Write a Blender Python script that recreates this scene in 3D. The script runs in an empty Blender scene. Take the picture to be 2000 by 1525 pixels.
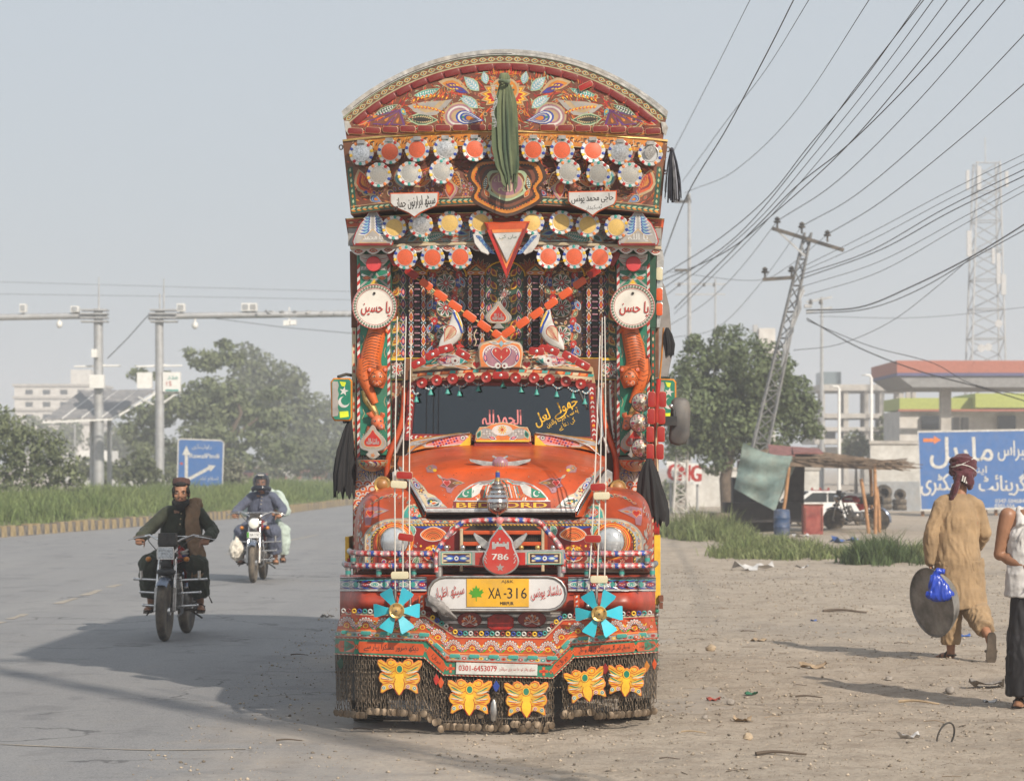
import bpy,bmesh,math,random,unicodedata
import numpy as np
from mathutils import Vector,Matrix,noise as mnoise
from mathutils.bvhtree import BVHTree
from math import sin,cos,pi,radians,sqrt,atan2
random.seed(7)
S=bpy.context.scene
COL=S.collection
# ------------------------------------------------------------------ camera
F,CX,YH,H=4850.0,1000.0,905.0,1.75
cam_d=bpy.data.cameras.new("camera");cam=bpy.data.objects.new("camera",cam_d);COL.objects.link(cam)
cam.location=(0,0,H);cam.rotation_euler=(radians(90),0,0)
cam_d.sensor_width=36;cam_d.lens=F/2000*36;cam_d.shift_y=142.5/2000
cam_d.clip_start=0.3;cam_d.clip_end=9000
cam_d.dof.use_dof=True;cam_d.dof.focus_distance=16.9;cam_d.dof.aperture_fstop=5.0
S.camera=cam
# ------------------------------------------------------------------ world, sun, exposure
SUN_DIR=Vector((0.80,-1.26,1.0)).normalized()
w=bpy.data.worlds.new("World");S.world=w;w.use_nodes=True
nt=w.node_tree;nt.nodes.clear()
sky=nt.nodes.new("ShaderNodeTexSky");sky.sky_type='NISHITA';sky.sun_disc=False
sky.sun_elevation=math.asin(SUN_DIR.z);sky.sun_rotation=atan2(SUN_DIR.x,SUN_DIR.y)
sky.air_density=1.0;sky.dust_density=6.0;sky.ozone_density=1.5;sky.altitude=300
mixc=nt.nodes.new("ShaderNodeMix");mixc.data_type='RGBA';mixc.inputs[0].default_value=0.82
mixc.inputs[7].default_value=(4.75,5.2,5.62,1)
bg=nt.nodes.new("ShaderNodeBackground");bg.inputs[1].default_value=0.1
wo=nt.nodes.new("ShaderNodeOutputWorld")
nt.links.new(sky.outputs[0],mixc.inputs[6]);nt.links.new(mixc.outputs[2],bg.inputs[0]);nt.links.new(bg.outputs[0],wo.inputs[0])
sd=bpy.data.lights.new("sun",'SUN');sd.energy=4.2;sd.angle=radians(0.9);sd.color=(1,0.90,0.77)
sun=bpy.data.objects.new("sun",sd);COL.objects.link(sun)
sun.rotation_euler=SUN_DIR.to_track_quat('Z','Y').to_euler();sun.location=(20,-30,40)
S.view_settings.view_transform='Standard';S.view_settings.look='None'
S.view_settings.exposure=0.33;S.view_settings.gamma=1;S.view_settings.use_curve_mapping=False
S.cycles.max_bounces=6;S.cycles.diffuse_bounces=3;S.cycles.volume_bounces=1
S.cycles.transparent_max_bounces=12;S.cycles.use_denoising=True
# ------------------------------------------------------------------ helpers
def W(px,py,Y):
 return Vector(((px-CX)/F*Y,Y,H-(py-YH)/F*Y))
def dg(py,z=0.0):
 return F*(H-z)/(py-YH)
def G(px,py,z=0.0):
 d=dg(py,z);return Vector(((px-CX)/F*d,d,z))
def tag(o,label=None,cat=None,group=None,kind=None):
 if label:o['label']=label
 if cat:o['category']=cat
 if group:o['group']=group
 if kind:o['kind']=kind
 return o
def empty(name,loc=(0,0,0),rz=0.0,**k):
 o=bpy.data.objects.new(name,None);COL.objects.link(o);o.location=loc;o.rotation_euler=(0,0,rz)
 o.empty_display_size=0.1
 return tag(o,**k)
def kids(o):return[c for c in COL.objects if c.parent is o]
def copy_tree(o,parent=None):
 ch=CH.get(o,[])
 c=o.copy();COL.objects.link(c);c.parent=parent
 for k in ch:
  kk=copy_tree(k,c)
  CH.setdefault(c,[]).append(kk)
 return c
CH={}
def link(name,me,parent=None,loc=None,rot=None,scale=None,**k):
 o=bpy.data.objects.new(name,me);COL.objects.link(o)
 if parent is not None:
  o.parent=parent;CH.setdefault(parent,[]).append(o)
 if loc is not None:o.location=loc
 if rot is not None:o.rotation_euler=rot
 if scale is not None:o.scale=scale
 return tag(o,**k)
def newmat(name):
 m=bpy.data.materials.new(name);m.use_nodes=True
 n=m.node_tree;b=n.nodes["Principled BSDF"]
 return m,n,b
def mat(name,col,rough=0.5,metal=0.0,var=0.12,vscale=6.0,dust=0.0,dustc=(0.36,0.29,0.21),bump=0.0,bscale=40,spec=0.5,col2=None,detail=5,trans=0.0,emit=None,island=0.0,sheen=0):
 m,n,b=newmat(name);N=n.nodes;Lk=n.links
 b.inputs['Roughness'].default_value=rough;b.inputs['Metallic'].default_value=metal
 b.inputs['Specular IOR Level'].default_value=spec
 tc=N.new('ShaderNodeTexCoord');no=N.new('ShaderNodeTexNoise')
 no.inputs['Scale'].default_value=vscale;no.inputs['Detail'].default_value=detail;no.inputs['Roughness'].default_value=0.65
 Lk.new(tc.outputs['Object'],no.inputs['Vector'])
 c2=col2 if col2 else tuple(max(0,c*(1-2*var))for c in col)
 c1=col if col2 else tuple(min(1,c*(1+var))for c in col)
 rp=N.new('ShaderNodeValToRGB');rp.color_ramp.elements[0].position=0.3;rp.color_ramp.elements[1].position=0.7
 rp.color_ramp.elements[0].color=(*c2,1);rp.color_ramp.elements[1].color=(*c1,1)
 Lk.new(no.outputs[0],rp.inputs[0]);last=rp.outputs[0]
 if island>0:
  ge=N.new('ShaderNodeNewGeometry');mr=N.new('ShaderNodeMapRange')
  mr.inputs[3].default_value=1-island;mr.inputs[4].default_value=1+island
  Lk.new(ge.outputs['Random Per Island'],mr.inputs[0])
  mx=N.new('ShaderNodeVectorMath');mx.operation='SCALE'
  Lk.new(last,mx.inputs[0]);Lk.new(mr.outputs[0],mx.inputs['Scale']);last=mx.outputs[0]
 if dust>0:
  n2=N.new('ShaderNodeTexNoise');n2.inputs['Scale'].default_value=3.3;n2.inputs['Detail'].default_value=8;n2.inputs['Roughness'].default_value=0.7
  Lk.new(tc.outputs['Object'],n2.inputs['Vector'])
  r2=N.new('ShaderNodeMapRange');r2.inputs[1].default_value=0.42;r2.inputs[2].default_value=0.75;r2.inputs[4].default_value=dust
  Lk.new(n2.outputs[0],r2.inputs[0])
  mx=N.new('ShaderNodeMix');mx.data_type='RGBA';mx.inputs[7].default_value=(*dustc,1)
  Lk.new(r2.outputs[0],mx.inputs[0]);Lk.new(last,mx.inputs[6]);last=mx.outputs[2]
  ra=N.new('ShaderNodeMath');ra.operation='MULTIPLY_ADD';ra.inputs[1].default_value=0.5;ra.inputs[2].default_value=rough;ra.use_clamp=True
  Lk.new(r2.outputs[0],ra.inputs[0]);Lk.new(ra.outputs[0],b.inputs['Roughness'])
 Lk.new(last,b.inputs['Base Color'])
 if bump>0:
  n3=N.new('ShaderNodeTexNoise');n3.inputs['Scale'].default_value=bscale;n3.inputs['Detail'].default_value=6
  Lk.new(tc.outputs['Object'],n3.inputs['Vector'])
  bp=N.new('ShaderNodeBump');bp.inputs['Strength'].default_value=bump;bp.inputs['Distance'].default_value=0.02
  Lk.new(n3.outputs[0],bp.inputs['Height']);Lk.new(bp.outputs[0],b.inputs['Normal'])
 if trans>0:
  tr=N.new('ShaderNodeBsdfTranslucent');mxs=N.new('ShaderNodeMixShader');mxs.inputs[0].default_value=trans
  Lk.new(last,tr.inputs[0]);Lk.new(b.outputs[0],mxs.inputs[1]);Lk.new(tr.outputs[0],mxs.inputs[2])
  Lk.new(mxs.outputs[0],N['Material Output'].inputs[0])
 if emit:
  b.inputs['Emission Color'].default_value=(*emit[:3],1);b.inputs['Emission Strength'].default_value=emit[3]
 if sheen:b.inputs['Sheen Weight'].default_value=sheen
 return m
class MB:
 def __init__(s):s.v=[];s.f=[];s.m=[]
 def add(s,vs,fs,m=0):
  o=len(s.v);s.v+=[tuple(x)for x in vs];s.f+=[tuple(i+o for i in f)for f in fs];s.m+=[m]*len(fs);return s
 def box(s,c,d,rz=0,m=0,R=None,top=1.0):
  hx,hy,hz=d[0]/2,d[1]/2,d[2]/2
  R=R or Matrix.Rotation(rz,3,'Z');c=Vector(c)
  vs=[c+R@Vector((sx*hx*(top if sz>0 else 1),sy*hy*(top if sz>0 else 1),sz*hz))for sz in(-1,1)for sx,sy in((-1,-1),(1,-1),(1,1),(-1,1))]
  return s.add(vs,[(3,2,1,0),(4,5,6,7),(0,1,5,4),(1,2,6,5),(2,3,7,6),(3,0,4,7)],m)
 def bar(s,a,b,w,h,m=0,up=(0,0,1)):
  a,b=Vector(a),Vector(b);d=(b-a);L_=d.length;z=d/L_
  u=Vector(up)
  if abs(z.dot(u))>0.97:u=Vector((0,1,0))
  x=z.cross(u).normalized();y=x.cross(z)
  R=Matrix((x,y,z)).transposed()
  return s.box((a+b)/2,(w,h,L_),m=m,R=R)
 def tube(s,pts,r,n=8,m=0,caps=True,closed=False,sq=1.0):
  pts=[Vector(p)for p in pts];k=len(pts)
  rs=r if isinstance(r,(list,tuple))else[r]*k
  vs=[];pu=None
  for i,p in enumerate(pts):
   if closed:t=pts[(i+1)%k]-pts[i-1]
   else:t=pts[min(i+1,k-1)]-pts[max(i-1,0)]
   if t.length<1e-9:t=Vector((0,0,1))
   t.normalize()
   if pu is None:
    a=Vector((0,0,1))if abs(t.z)<0.9 else Vector((1,0,0))
    u=t.cross(a).normalized()
   else:
    u=(pu-t*pu.dot(t))
    u=u.normalized()if u.length>1e-6 else t.orthogonal().normalized()
   pu=u;q=t.cross(u)
   for j in range(n):
    an=2*pi*j/n
    vs.append(p+(u*cos(an)+q*sin(an)*sq)*rs[i])
  fs=[]
  for i in range(k if closed else k-1):
   i2=(i+1)%k
   for j in range(n):
    j2=(j+1)%n
    fs.append((i*n+j,i*n+j2,i2*n+j2,i2*n+j))
  if caps and not closed:
   fs.append(tuple(reversed(range(n))));fs.append(tuple((k-1)*n+j for j in range(n)))
  return s.add(vs,fs,m)
 def lathe(s,prof,n=24,m=0,M=None,caps=True):
  """profile (r, h) about +z, then matrix M"""
  vs=[];fs=[]
  for r,h in prof:
   for j in range(n):
    a=2*pi*j/n;v=Vector((r*cos(a),r*sin(a),h))
    vs.append(M@v if M else v)
  for i in range(len(prof)-1):
   for j in range(n):
    j2=(j+1)%n;fs.append((i*n+j,i*n+j2,(i+1)*n+j2,(i+1)*n+j))
  if caps and prof[0][0]>1e-5:fs.append(tuple(reversed(range(n))))
  if caps and prof[-1][0]>1e-5:fs.append(tuple((len(prof)-1)*n+j for j in range(n)))
  return s.add(vs,fs,m)
 def sph(s,c,r,n=10,m=0,R=None):
  r=r if isinstance(r,(tuple,list))else(r,r,r);k=max(4,n//2+1);vs=[];fs=[]
  for i in range(k+1):
   t=pi*i/k
   for j in range(n):
    a=2*pi*j/n;v=Vector((r[0]*sin(t)*cos(a),r[1]*sin(t)*sin(a),r[2]*cos(t)))
    vs.append(Vector(c)+(R@v if R else v))
  for i in range(k):
   for j in range(n):
    j2=(j+1)%n;fs.append((i*n+j,(i+1)*n+j,(i+1)*n+j2,i*n+j2))
  return s.add(vs,fs,m)
 def prism(s,A,B,m=0,caps=True):
  """loft between two loops"""
  n=len(A);fs=[(i,(i+1)%n,n+(i+1)%n,n+i)for i in range(n)]
  if caps:fs+=[tuple(reversed(range(n))),tuple(range(n,2*n))]
  return s.add(list(A)+list(B),fs,m)
 def mesh(s,name,mats,smooth=None):
  me=bpy.data.meshes.new(name);me.from_pydata(s.v,[],s.f)
  for mm in(mats if isinstance(mats,(list,tuple))else[mats]):me.materials.append(mm)
  me.polygons.foreach_set('material_index',s.m)
  me.update()
  bm=bmesh.new();bm.from_mesh(me)
  bmesh.ops.remove_doubles(bm,verts=bm.verts,dist=1e-6)
  bmesh.ops.recalc_face_normals(bm,faces=bm.faces);bm.to_mesh(me);bm.free()
  if smooth is not None:
   me.polygons.foreach_set('use_smooth',[True]*len(me.polygons))
   me.set_sharp_from_angle(angle=radians(smooth))
  return me
 def build(s,name,mats,parent=None,smooth=None,loc=None,rot=None,**k):
  return link(name,s.mesh(name,mats,smooth),parent,loc,rot,**k)
def fast_mesh(name,V,Fc,mats,smooth=False,midx=None):
 me=bpy.data.meshes.new(name);V=np.asarray(V,np.float32);Fc=np.asarray(Fc,np.int32)
 me.vertices.add(len(V));me.vertices.foreach_set('co',V.ravel())
 k=Fc.shape[1];me.loops.add(Fc.size);me.loops.foreach_set('vertex_index',Fc.ravel())
 me.polygons.add(len(Fc));me.polygons.foreach_set('loop_start',np.arange(0,Fc.size,k,dtype=np.int32))
 for mm in(mats if isinstance(mats,(list,tuple))else[mats]):me.materials.append(mm)
 if midx is not None:me.polygons.foreach_set('material_index',np.asarray(midx,np.int32))
 me.update(calc_edges=True)
 if smooth:me.polygons.foreach_set('use_smooth',[True]*len(Fc))
 return me
def cr(pts,n=6,closed=False):
 P=[Vector(p)for p in pts];k=len(P);out=[]
 rng=range(k)if closed else range(k-1)
 for i in rng:
  p0=P[(i-1)%k]if closed or i>0 else P[0]*2-P[1]
  p1,p2=P[i],P[(i+1)%k]
  p3=P[(i+2)%k]if closed or i+2<k else p2*2-p1
  for j in range(n):
   t=j/n
   out.append(0.5*((2*p1)+(p2-p0)*t+(2*p0-5*p1+4*p2-p3)*t*t+(3*p1-p0-3*p2+p3)*t**3))
 if not closed:out.append(P[-1])
 return out
def lerp(a,b,t):return a+(b-a)*t
def interp(x,xs,ys):return float(np.interp(x,xs,ys))
# ---- Arabic-script shaping into presentation forms (the fallback font holds them)
_F={}
for _c in list(range(0xFB50,0xFE00))+list(range(0xFE70,0xFEFD)):
 _d=unicodedata.decomposition(chr(_c)).split()
 if len(_d)==2 and _d[0]in('<isolated>','<final>','<initial>','<medial>'):
  _F.setdefault(int(_d[1],16),{})[_d[0][1:-1]]=chr(_c)
def ar(t):
 t=t.replace('\u06be','\u06be');out=[]
 def fwd(c):return 'initial' in _F.get(ord(c),{})
 def isl(c):return ord(c)in _F
 for i,c in enumerate(t):
  if not isl(c):out.append(c);continue
  pv=i>0 and isl(t[i-1])and fwd(t[i-1]);nx=i<len(t)-1 and isl(t[i+1])and fwd(c)
  k='medial' if pv and nx else 'final' if pv else 'initial' if nx else 'isolated'
  f=_F[ord(c)];out.append(f.get(k)or f.get('isolated')or c)
 return ''.join(reversed(out))
_TC={}
def text2d(s):
 """filled text as (verts2d, faces), size 1, origin left baseline; width in [2]"""
 if s in _TC:return _TC[s]
 c=bpy.data.curves.new("lettering",'FONT');c.body=s;c.resolution_u=2
 o=bpy.data.objects.new("lettering",c);COL.objects.link(o)
 me=bpy.data.meshes.new_from_object(o.evaluated_get(bpy.context.evaluated_depsgraph_get()))
 vs=[(v.co.x,v.co.y)for v in me.vertices];fs=[tuple(p.vertices)for p in me.polygons]
 bpy.data.objects.remove(o);bpy.data.curves.remove(c);bpy.data.meshes.remove(me)
 if vs:
  x0=min(v[0]for v in vs);x1=max(v[0]for v in vs);y0=min(v[1]for v in vs);y1=max(v[1]for v in vs)
  vs=[(v[0]-x0,v[1]-y0)for v in vs]
 else:x0=x1=y0=y1=0
 _TC[s]=(vs,fs,x1-x0,y1-y0);return _TC[s]
 # ------------------------------------------------------------------ flat painted ornament on surfaces
class Art:
 """flat print: coloured polygons drawn in front-view units (px, y down) laid on a surface"""
 def __init__(s,surf,cols):s.surf=surf;s.P=[];s.cols=cols;s.i=0
 def poly(s,pts,c,l=0):s.P.append(([(p[0],p[1])for p in pts],None,c,l))
 def mesh2(s,vs,fs,c,l):s.P.append((vs,fs,c,l))
 def ell(s,x,y,rx,ry=None,c='white',l=0,a=0,n=12):
  ry=rx if ry is None else ry;ca,sa=cos(radians(a)),-sin(radians(a))
  s.poly([(x+rx*cos(t)*ca-ry*sin(t)*sa,y+rx*cos(t)*sa+ry*sin(t)*ca)for t in[2*pi*k/n for k in range(n)]],c,l)
 def drop(s,x,y,L_,w_,a,c,l=0,n=5):
  """teardrop: round end at the far side, tip at x,y"""
  d=(cos(radians(a)),-sin(radians(a)));q=(-d[1],d[0]);up=[]
  T=[0,.2,.45,.7,.88,.97,1];Wd=[0,.32,.78,1,.8,.42,0]
  A=[(x+d[0]*L_*t+q[0]*w_/2*k,y+d[1]*L_*t+q[1]*w_/2*k)for t,k in zip(T,Wd)]
  B=[(x+d[0]*L_*t-q[0]*w_/2*k,y+d[1]*L_*t-q[1]*w_/2*k)for t,k in list(zip(T,Wd))[-2:0:-1]]
  s.poly(A+B,c,l)
 def leaf(s,x,y,L_,w_,a,c,l=0,bend=0.0):
  d=(cos(radians(a)),-sin(radians(a)));q=(-d[1],d[0])
  T=[0,.15,.35,.6,.82,1];Wd=[0,.55,.97,.9,.45,0]
  def pt(t,k):
   b=bend*L_*4*t*(1-t)
   return(x+d[0]*L_*t+q[0]*(w_/2*k+b),y+d[1]*L_*t+q[1]*(w_/2*k+b))
  s.poly([pt(t,k)for t,k in zip(T,Wd)]+[pt(t,-k)for t,k in list(zip(T,Wd))[-2:0:-1]],c,l)
 def nleaf(s,x,y,L_,w_,a,cols,l=0,bend=0.0,drop=False):
  k=len(cols)
  for i,c in enumerate(cols):
   f=1-i*0.8/k;o=L_*(1-f)*0.45
   (s.drop if drop else s.leaf)(x+cos(radians(a))*o,y-sin(radians(a))*o,L_*f,w_*f*(0.98 if i else 1),a,c,l+i,**({}if drop else{'bend':bend}))
 def vleaf(s,x,y,L_,w_,a,cols,l=0,bend=0.0,n=6):
  """leaf with outline, fill, and rows of small drops as veins"""
  s.leaf(x,y,L_,w_,a,cols[0],l,bend);
  d=(cos(radians(a)),-sin(radians(a)));q=(-d[1],d[0])
  s.leaf(x+d[0]*L_*.05,y+d[1]*L_*.05,L_*.9,w_*.78,a,cols[1],l+1,bend)
  for i in range(n):
   t=0.14+0.72*i/n;b=bend*L_*4*t*(1-t);ww=w_*.3*sin(pi*min(1,t*1.15))
   for sg in(1,-1):
    s.drop(x+d[0]*L_*t+q[0]*b,y+d[1]*L_*t+q[1]*b,max(1.2,ww*1.25),max(.9,L_*.45/n),a-sg*52,cols[2],l+2)
 def ring(s,x,y,r0,r1,c,l=0,n=18):
  for k in range(n):
   a,b=2*pi*k/n,2*pi*(k+1)/n
   s.poly([(x+r0*cos(a),y+r0*sin(a)),(x+r1*cos(a),y+r1*sin(a)),(x+r1*cos(b),y+r1*sin(b)),(x+r0*cos(b),y+r0*sin(b))],c,l)
 def flower(s,x,y,r,n,cols,l=0,a0=0):
  for k in range(n):
   s.drop(x,y,r,r*2.4/n*1.15,a0+360*k/n,cols[0],l)
   s.drop(x,y,r*.8,r*1.3/n,a0+360*k/n,cols[1],l+1)
  s.ell(x,y,r*.3,None,cols[2],l+2,n=8)
  if len(cols)>3:s.ell(x,y,r*.14,None,cols[3],l+3,n=6)
 def ribbon(s,pts,w_,c,l=0,closed=False,taper=False):
  P=[Vector((p[0],p[1]))for p in pts];k=len(P);A=[];B=[]
  for i,p in enumerate(P):
   t=(P[(i+1)%k]-P[i-1])if closed else(P[min(i+1,k-1)]-P[max(i-1,0)])
   if t.length<1e-6:t=Vector((1,0))
   t.normalize();q=Vector((-t.y,t.x));ww=w_/2*((1-i/(k-1)*.85)if taper else 1)
   A.append(p+q*ww);B.append(p-q*ww)
  for i in range(k if closed else k-1):
   j=(i+1)%k;s.poly([A[i],A[j],B[j],B[i]],c,l)
 def along(s,pts,step,off=0.0):
  """points every step along a polyline: (x, y, angle)"""
  P=[Vector((p[0],p[1]))for p in pts];out=[];need=off
  for a,b in zip(P,P[1:]):
   d=b-a;L_=d.length;t=need
   while t<L_:
    q=a+d*(t/L_);out.append((q.x,q.y,math.degrees(atan2(-d.y,d.x))));t+=step
   need=t-L_
  return out
 def rope(s,pts,w_,cols,l=0,step=None):
  step=step or w_*1.1
  s.ribbon(pts,w_+1.0,cols[2]if len(cols)>2 else 'dbrown',l)
  for i,(x,y,a)in enumerate(s.along(pts,step)):
   d=(cos(radians(a)),-sin(radians(a)));q=(-d[1],d[0]);h=step*.52;hw=w_/2;sk=step*.35
   s.poly([(x+d[0]*(-h+sk)+q[0]*hw,y+d[1]*(-h+sk)+q[1]*hw),(x+d[0]*(h+sk)+q[0]*hw,y+d[1]*(h+sk)+q[1]*hw),(x+d[0]*(h-sk)-q[0]*hw,y+d[1]*(h-sk)-q[1]*hw),(x+d[0]*(-h-sk)-q[0]*hw,y+d[1]*(-h-sk)-q[1]*hw)],cols[i%2],l+1)
 def heart(s,x,y,r,c,l=0):
  s.poly([(x+r*16*sin(t)**3/16,y-r*(13*cos(t)-5*cos(2*t)-2*cos(3*t)-cos(4*t))/16)for t in[2*pi*k/20 for k in range(20)]],c,l)
 def star(s,x,y,r,c,l=0,a=90,n=5,inner=.4):
  s.poly([(x+(r if k%2==0 else r*inner)*cos(radians(a+k*180/n)),y-(r if k%2==0 else r*inner)*sin(radians(a+k*180/n)))for k in range(2*n)],c,l)
 def crescent(s,x,y,r,c,l=0,a=0,th=.88,sh=.30):
  o=[(r*cos(t),r*sin(t))for t in[radians(46.4)+radians(267.2)*k/16 for k in range(17)]]
  i=[(r*.35+r*.8*cos(t),r*.8*sin(t))for t in[radians(64.9)+radians(230.2)*k/16 for k in range(1,16)]][::-1]
  ca,sa=cos(radians(a)),-sin(radians(a))
  s.poly([(x+u*ca-v*sa,y+u*sa+v*ca)for u,v in o+i],c,l)
 def spade(s,x,y,r,c,l=0):
  P=cr([(0,-1.15),(.25,-.72),(.72,-.2),(1,.28),(.84,.72),(.4,.82),(0,.8),(-.4,.82),(-.84,.72),(-1,.28),(-.72,-.2),(-.25,-.72)],3,True)
  s.poly([(x+p[0]*r,y+p[1]*r)for p in[(v.x,v.y)for v in[Vector((q[0],q[1]))for q in P]]],c,l)
 def text(s,t,x,y,h,c,l=0,w=None,a=0,anchor='c',bold=0,slant=0.0):
  vs,fs,tw,th=text2d(t)
  if not vs:return
  k=h/th;kx=(w/tw)if w else k;ox={'c':-tw*kx/2,'l':0,'r':-tw*kx}[anchor];ca,sa=cos(radians(a)),-sin(radians(a))
  for bx in((0,)if not bold else(-bold,bold)):
   out=[]
   for u,v in vs:
    X=ox+u*kx+slant*v*k+bx;Y=-(v*k-h/2)
    out.append((x+X*ca-Y*sa,y+X*sa+Y*ca))
   s.mesh2(out,fs,c,l+(0.3 if bx>0 else 0))
 def scallops(s,pts,step,r,cols,l=0,side=90,n=6):
  """fans of petals along a path"""
  for x,y,a in s.along(pts,step,step/2):
   for k in range(n):
    aa=a+side-75+150*k/(n-1)
    s.drop(x,y,r,r*.42,aa,cols[k%2],l)
    s.drop(x+cos(radians(aa))*r*.25,y-sin(radians(aa))*r*.25,r*.6,r*.2,aa,cols[2],l+1)
   s.ell(x,y,r*.3,None,cols[3%len(cols)],l+2,n=7)
 def filler(s,poly,n,cols,seed=0,rmin=4,rmax=9,l=0,outline='tan'):
  rnd=random.Random(seed);xs=[p[0]for p in poly];ys=[p[1]for p in poly];pts=[]
  def inside(x,y):
   c=False;k=len(poly)
   for i in range(k):
    x1,y1=poly[i][:2];x2,y2=poly[i-1][:2]
    if(y1>y)!=(y2>y)and x<(x2-x1)*(y-y1)/(y2-y1)+x1:c=not c
   return c
  tries=0
  while len(pts)<n and tries<n*25:
   tries+=1;x,y,r=rnd.uniform(min(xs),max(xs)),rnd.uniform(min(ys),max(ys)),rnd.uniform(rmin,rmax)
   if not inside(x,y):continue
   if not all(inside(x+r*cos(t),y+r*sin(t))for t in(0,1.57,3.14,4.71)):continue
   if any((x-q[0])**2+(y-q[1])**2<((r+q[2])*.82)**2 for q in pts):continue
   pts.append((x,y,r))
  for x,y,r in pts:
   k=rnd.random();a=rnd.uniform(0,360);c=rnd.sample(cols,3)
   if k<.3:s.flower(x,y,r,rnd.choice((5,6,8)),[outline,c[0],c[1],c[2]],l,a)
   elif k<.62:s.nleaf(x-r*cos(radians(a)),y+r*sin(radians(a)),2*r,r*1.1,a,[outline,c[0],c[1],c[2]],l,rnd.uniform(-.12,.12))
   elif k<.85:s.nleaf(x-r*cos(radians(a)),y+r*sin(radians(a)),2*r,r*1.2,a,[c[0],outline,c[1],c[2]],l,drop=True)
   else:
    for i,cc in enumerate([outline,c[0],c[1]]):s.ell(x,y,r*(1-.3*i),None,cc,l+i,n=9)
 def hatch(s,poly,n,cols,seed=0,ln=(7,14),w_=1.5,flow=None,l=.9):
  rnd=random.Random(seed);xs=[p[0]for p in poly];ys=[p[1]for p in poly]
  for _ in range(n):
   x,y=rnd.uniform(min(xs),max(xs)),rnd.uniform(min(ys),max(ys));ins=False
   for i in range(len(poly)):
    x1,y1=poly[i][:2];x2,y2=poly[i-1][:2]
    if(y1>y)!=(y2>y)and x<(x2-x1)*(y-y1)/(y2-y1)+x1:ins=not ins
   if not ins:continue
   a=(flow(x,y)if flow else 40*sin(x*.045)+60*sin(y*.07+x*.02))+rnd.uniform(-14,14);q=rnd.uniform(*ln)
   s.leaf(x,y,q,w_*rnd.uniform(.7,1.3),a,rnd.choice(cols),l+rnd.random()*.5,rnd.uniform(-.15,.15))
 def build(s,name,parent,eps=0.0004,base=0.0012,sub=None,**k):
  V=[];Fs=[];M=[];names=[];mi={}
  for idx,(pts,fs,c,l)in enumerate(s.P):
   off=base+l*eps+(idx%31)*1.1e-5
   if c not in mi:mi[c]=len(names);names.append(c)
   if fs is None:
    a2=sum(p[0]*q[1]-q[0]*p[1]for p,q in zip(pts,pts[1:]+pts[:1]))
    if a2>0:pts=pts[::-1]
    if sub:
     np_=[]
     for p,q in zip(pts,pts[1:]+pts[:1]):
      m_=max(1,int(math.hypot(q[0]-p[0],q[1]-p[1])/sub))
      np_+=[(lerp(p[0],q[0],t/m_),lerp(p[1],q[1],t/m_))for t in range(m_)]
     pts=np_
   if sub and fs is None and len(pts)>3 and max(max(p[q]for p in pts)-min(p[q]for p in pts)for q in(0,1))>2.4*sub:
    bm=bmesh.new();bm.faces.new([bm.verts.new((p[0],p[1],0))for p in pts]);bmesh.ops.triangulate(bm,faces=bm.faces[:])
    for _ in range(3):
     le=[e for e in bm.edges if e.calc_length()>1.7*sub]
     if not le:break
     bmesh.ops.subdivide_edges(bm,edges=le,cuts=1);bmesh.ops.triangulate(bm,faces=bm.faces[:])
    bm.verts.index_update();pts=[tuple(v.co[:2])for v in bm.verts];fs=[tuple(v.index for v in f.verts)for f in bm.faces];bm.free()
   o=len(V);vv=[s.surf(p[0],p[1],off)for p in pts]
   if fs is not None and any(q is None for q in vv):fs=[f for f in fs if all(vv[i]is not None for i in f)];vv=[q or(0,0,0)for q in vv]
   if any(q is None for q in vv):continue
   V+=[tuple(q)for q in vv]
   if fs is None:Fs.append(tuple(range(o,o+len(pts))));M.append(mi[c])
   else:
    Fs+=[tuple(i+o for i in f)for f in fs];M+=[mi[c]]*len(fs)
  me=bpy.data.meshes.new(name);me.from_pydata(V,[],Fs)
  for c in names:me.materials.append(PAL[c])
  me.polygons.foreach_set('material_index',M);me.update()
  return link(name,me,parent,**k)
  # ------------------------------------------------------------------ palette of truck paints
def P_(n,c,r=.34,**k):return mat("paint_"+n,c,r,**k)
_pk=dict(var=.16,vscale=9,dust=.22,dustc=(.20,.145,.10))
PAL={'red':P_('red',(.42,.018,.013),**_pk),'dred':P_('dark_red',(.20,.012,.012),**_pk),'orange':P_('orange',(.54,.072,.011),**_pk),'lorange':P_('light_orange',(.68,.20,.05),**_pk),'amber':P_('amber',(.52,.18,.015),**_pk),'yellow':P_('yellow',(.78,.47,.03),**_pk),'cream':P_('cream',(.54,.44,.29),**_pk),'white':P_('white',(.58,.57,.54),**_pk),'tan':P_('tan',(.42,.30,.165),**_pk),'grey':P_('grey',(.33,.31,.29),**_pk),'green':P_('green',(.012,.19,.115),**_pk),'dgreen':P_('dark_green',(.018,.075,.045),**_pk),'teal':P_('teal',(.04,.30,.26),**_pk),'lgreen':P_('pale_green',(.34,.43,.27),**_pk),'lime':P_('lime',(.62,.72,.03),**_pk),'blue':P_('blue',(.018,.055,.30),**_pk),'lblue':P_('light_blue',(.20,.38,.46),**_pk),'purple':P_('purple',(.10,.025,.15),**_pk),'pink':P_('pink',(.72,.24,.24),**_pk),'mauve':P_('mauve',(.33,.16,.20),**_pk),'brown':P_('brown',(.16,.055,.018),**_pk),'dbrown':P_('dark_brown',(.045,.018,.010),**_pk),'black':P_('black',(.012,.011,.011),**_pk),'silver':P_('tin',(.62,.61,.59),.34,metal=.85,var=.2,vscale=25,dust=.35),'gold':P_('brass',(.62,.42,.15),.38,metal=.8,var=.2,vscale=25,dust=.3),'leafgreen':P_('leaf_green',(.06,.30,.012),**_pk),'rust':P_('rust',(.145,.038,.016),.6,**_pk),'skyblue':P_('fan_blue',(.02,.45,.58),.3,var=.06,dust=.15),}
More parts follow.
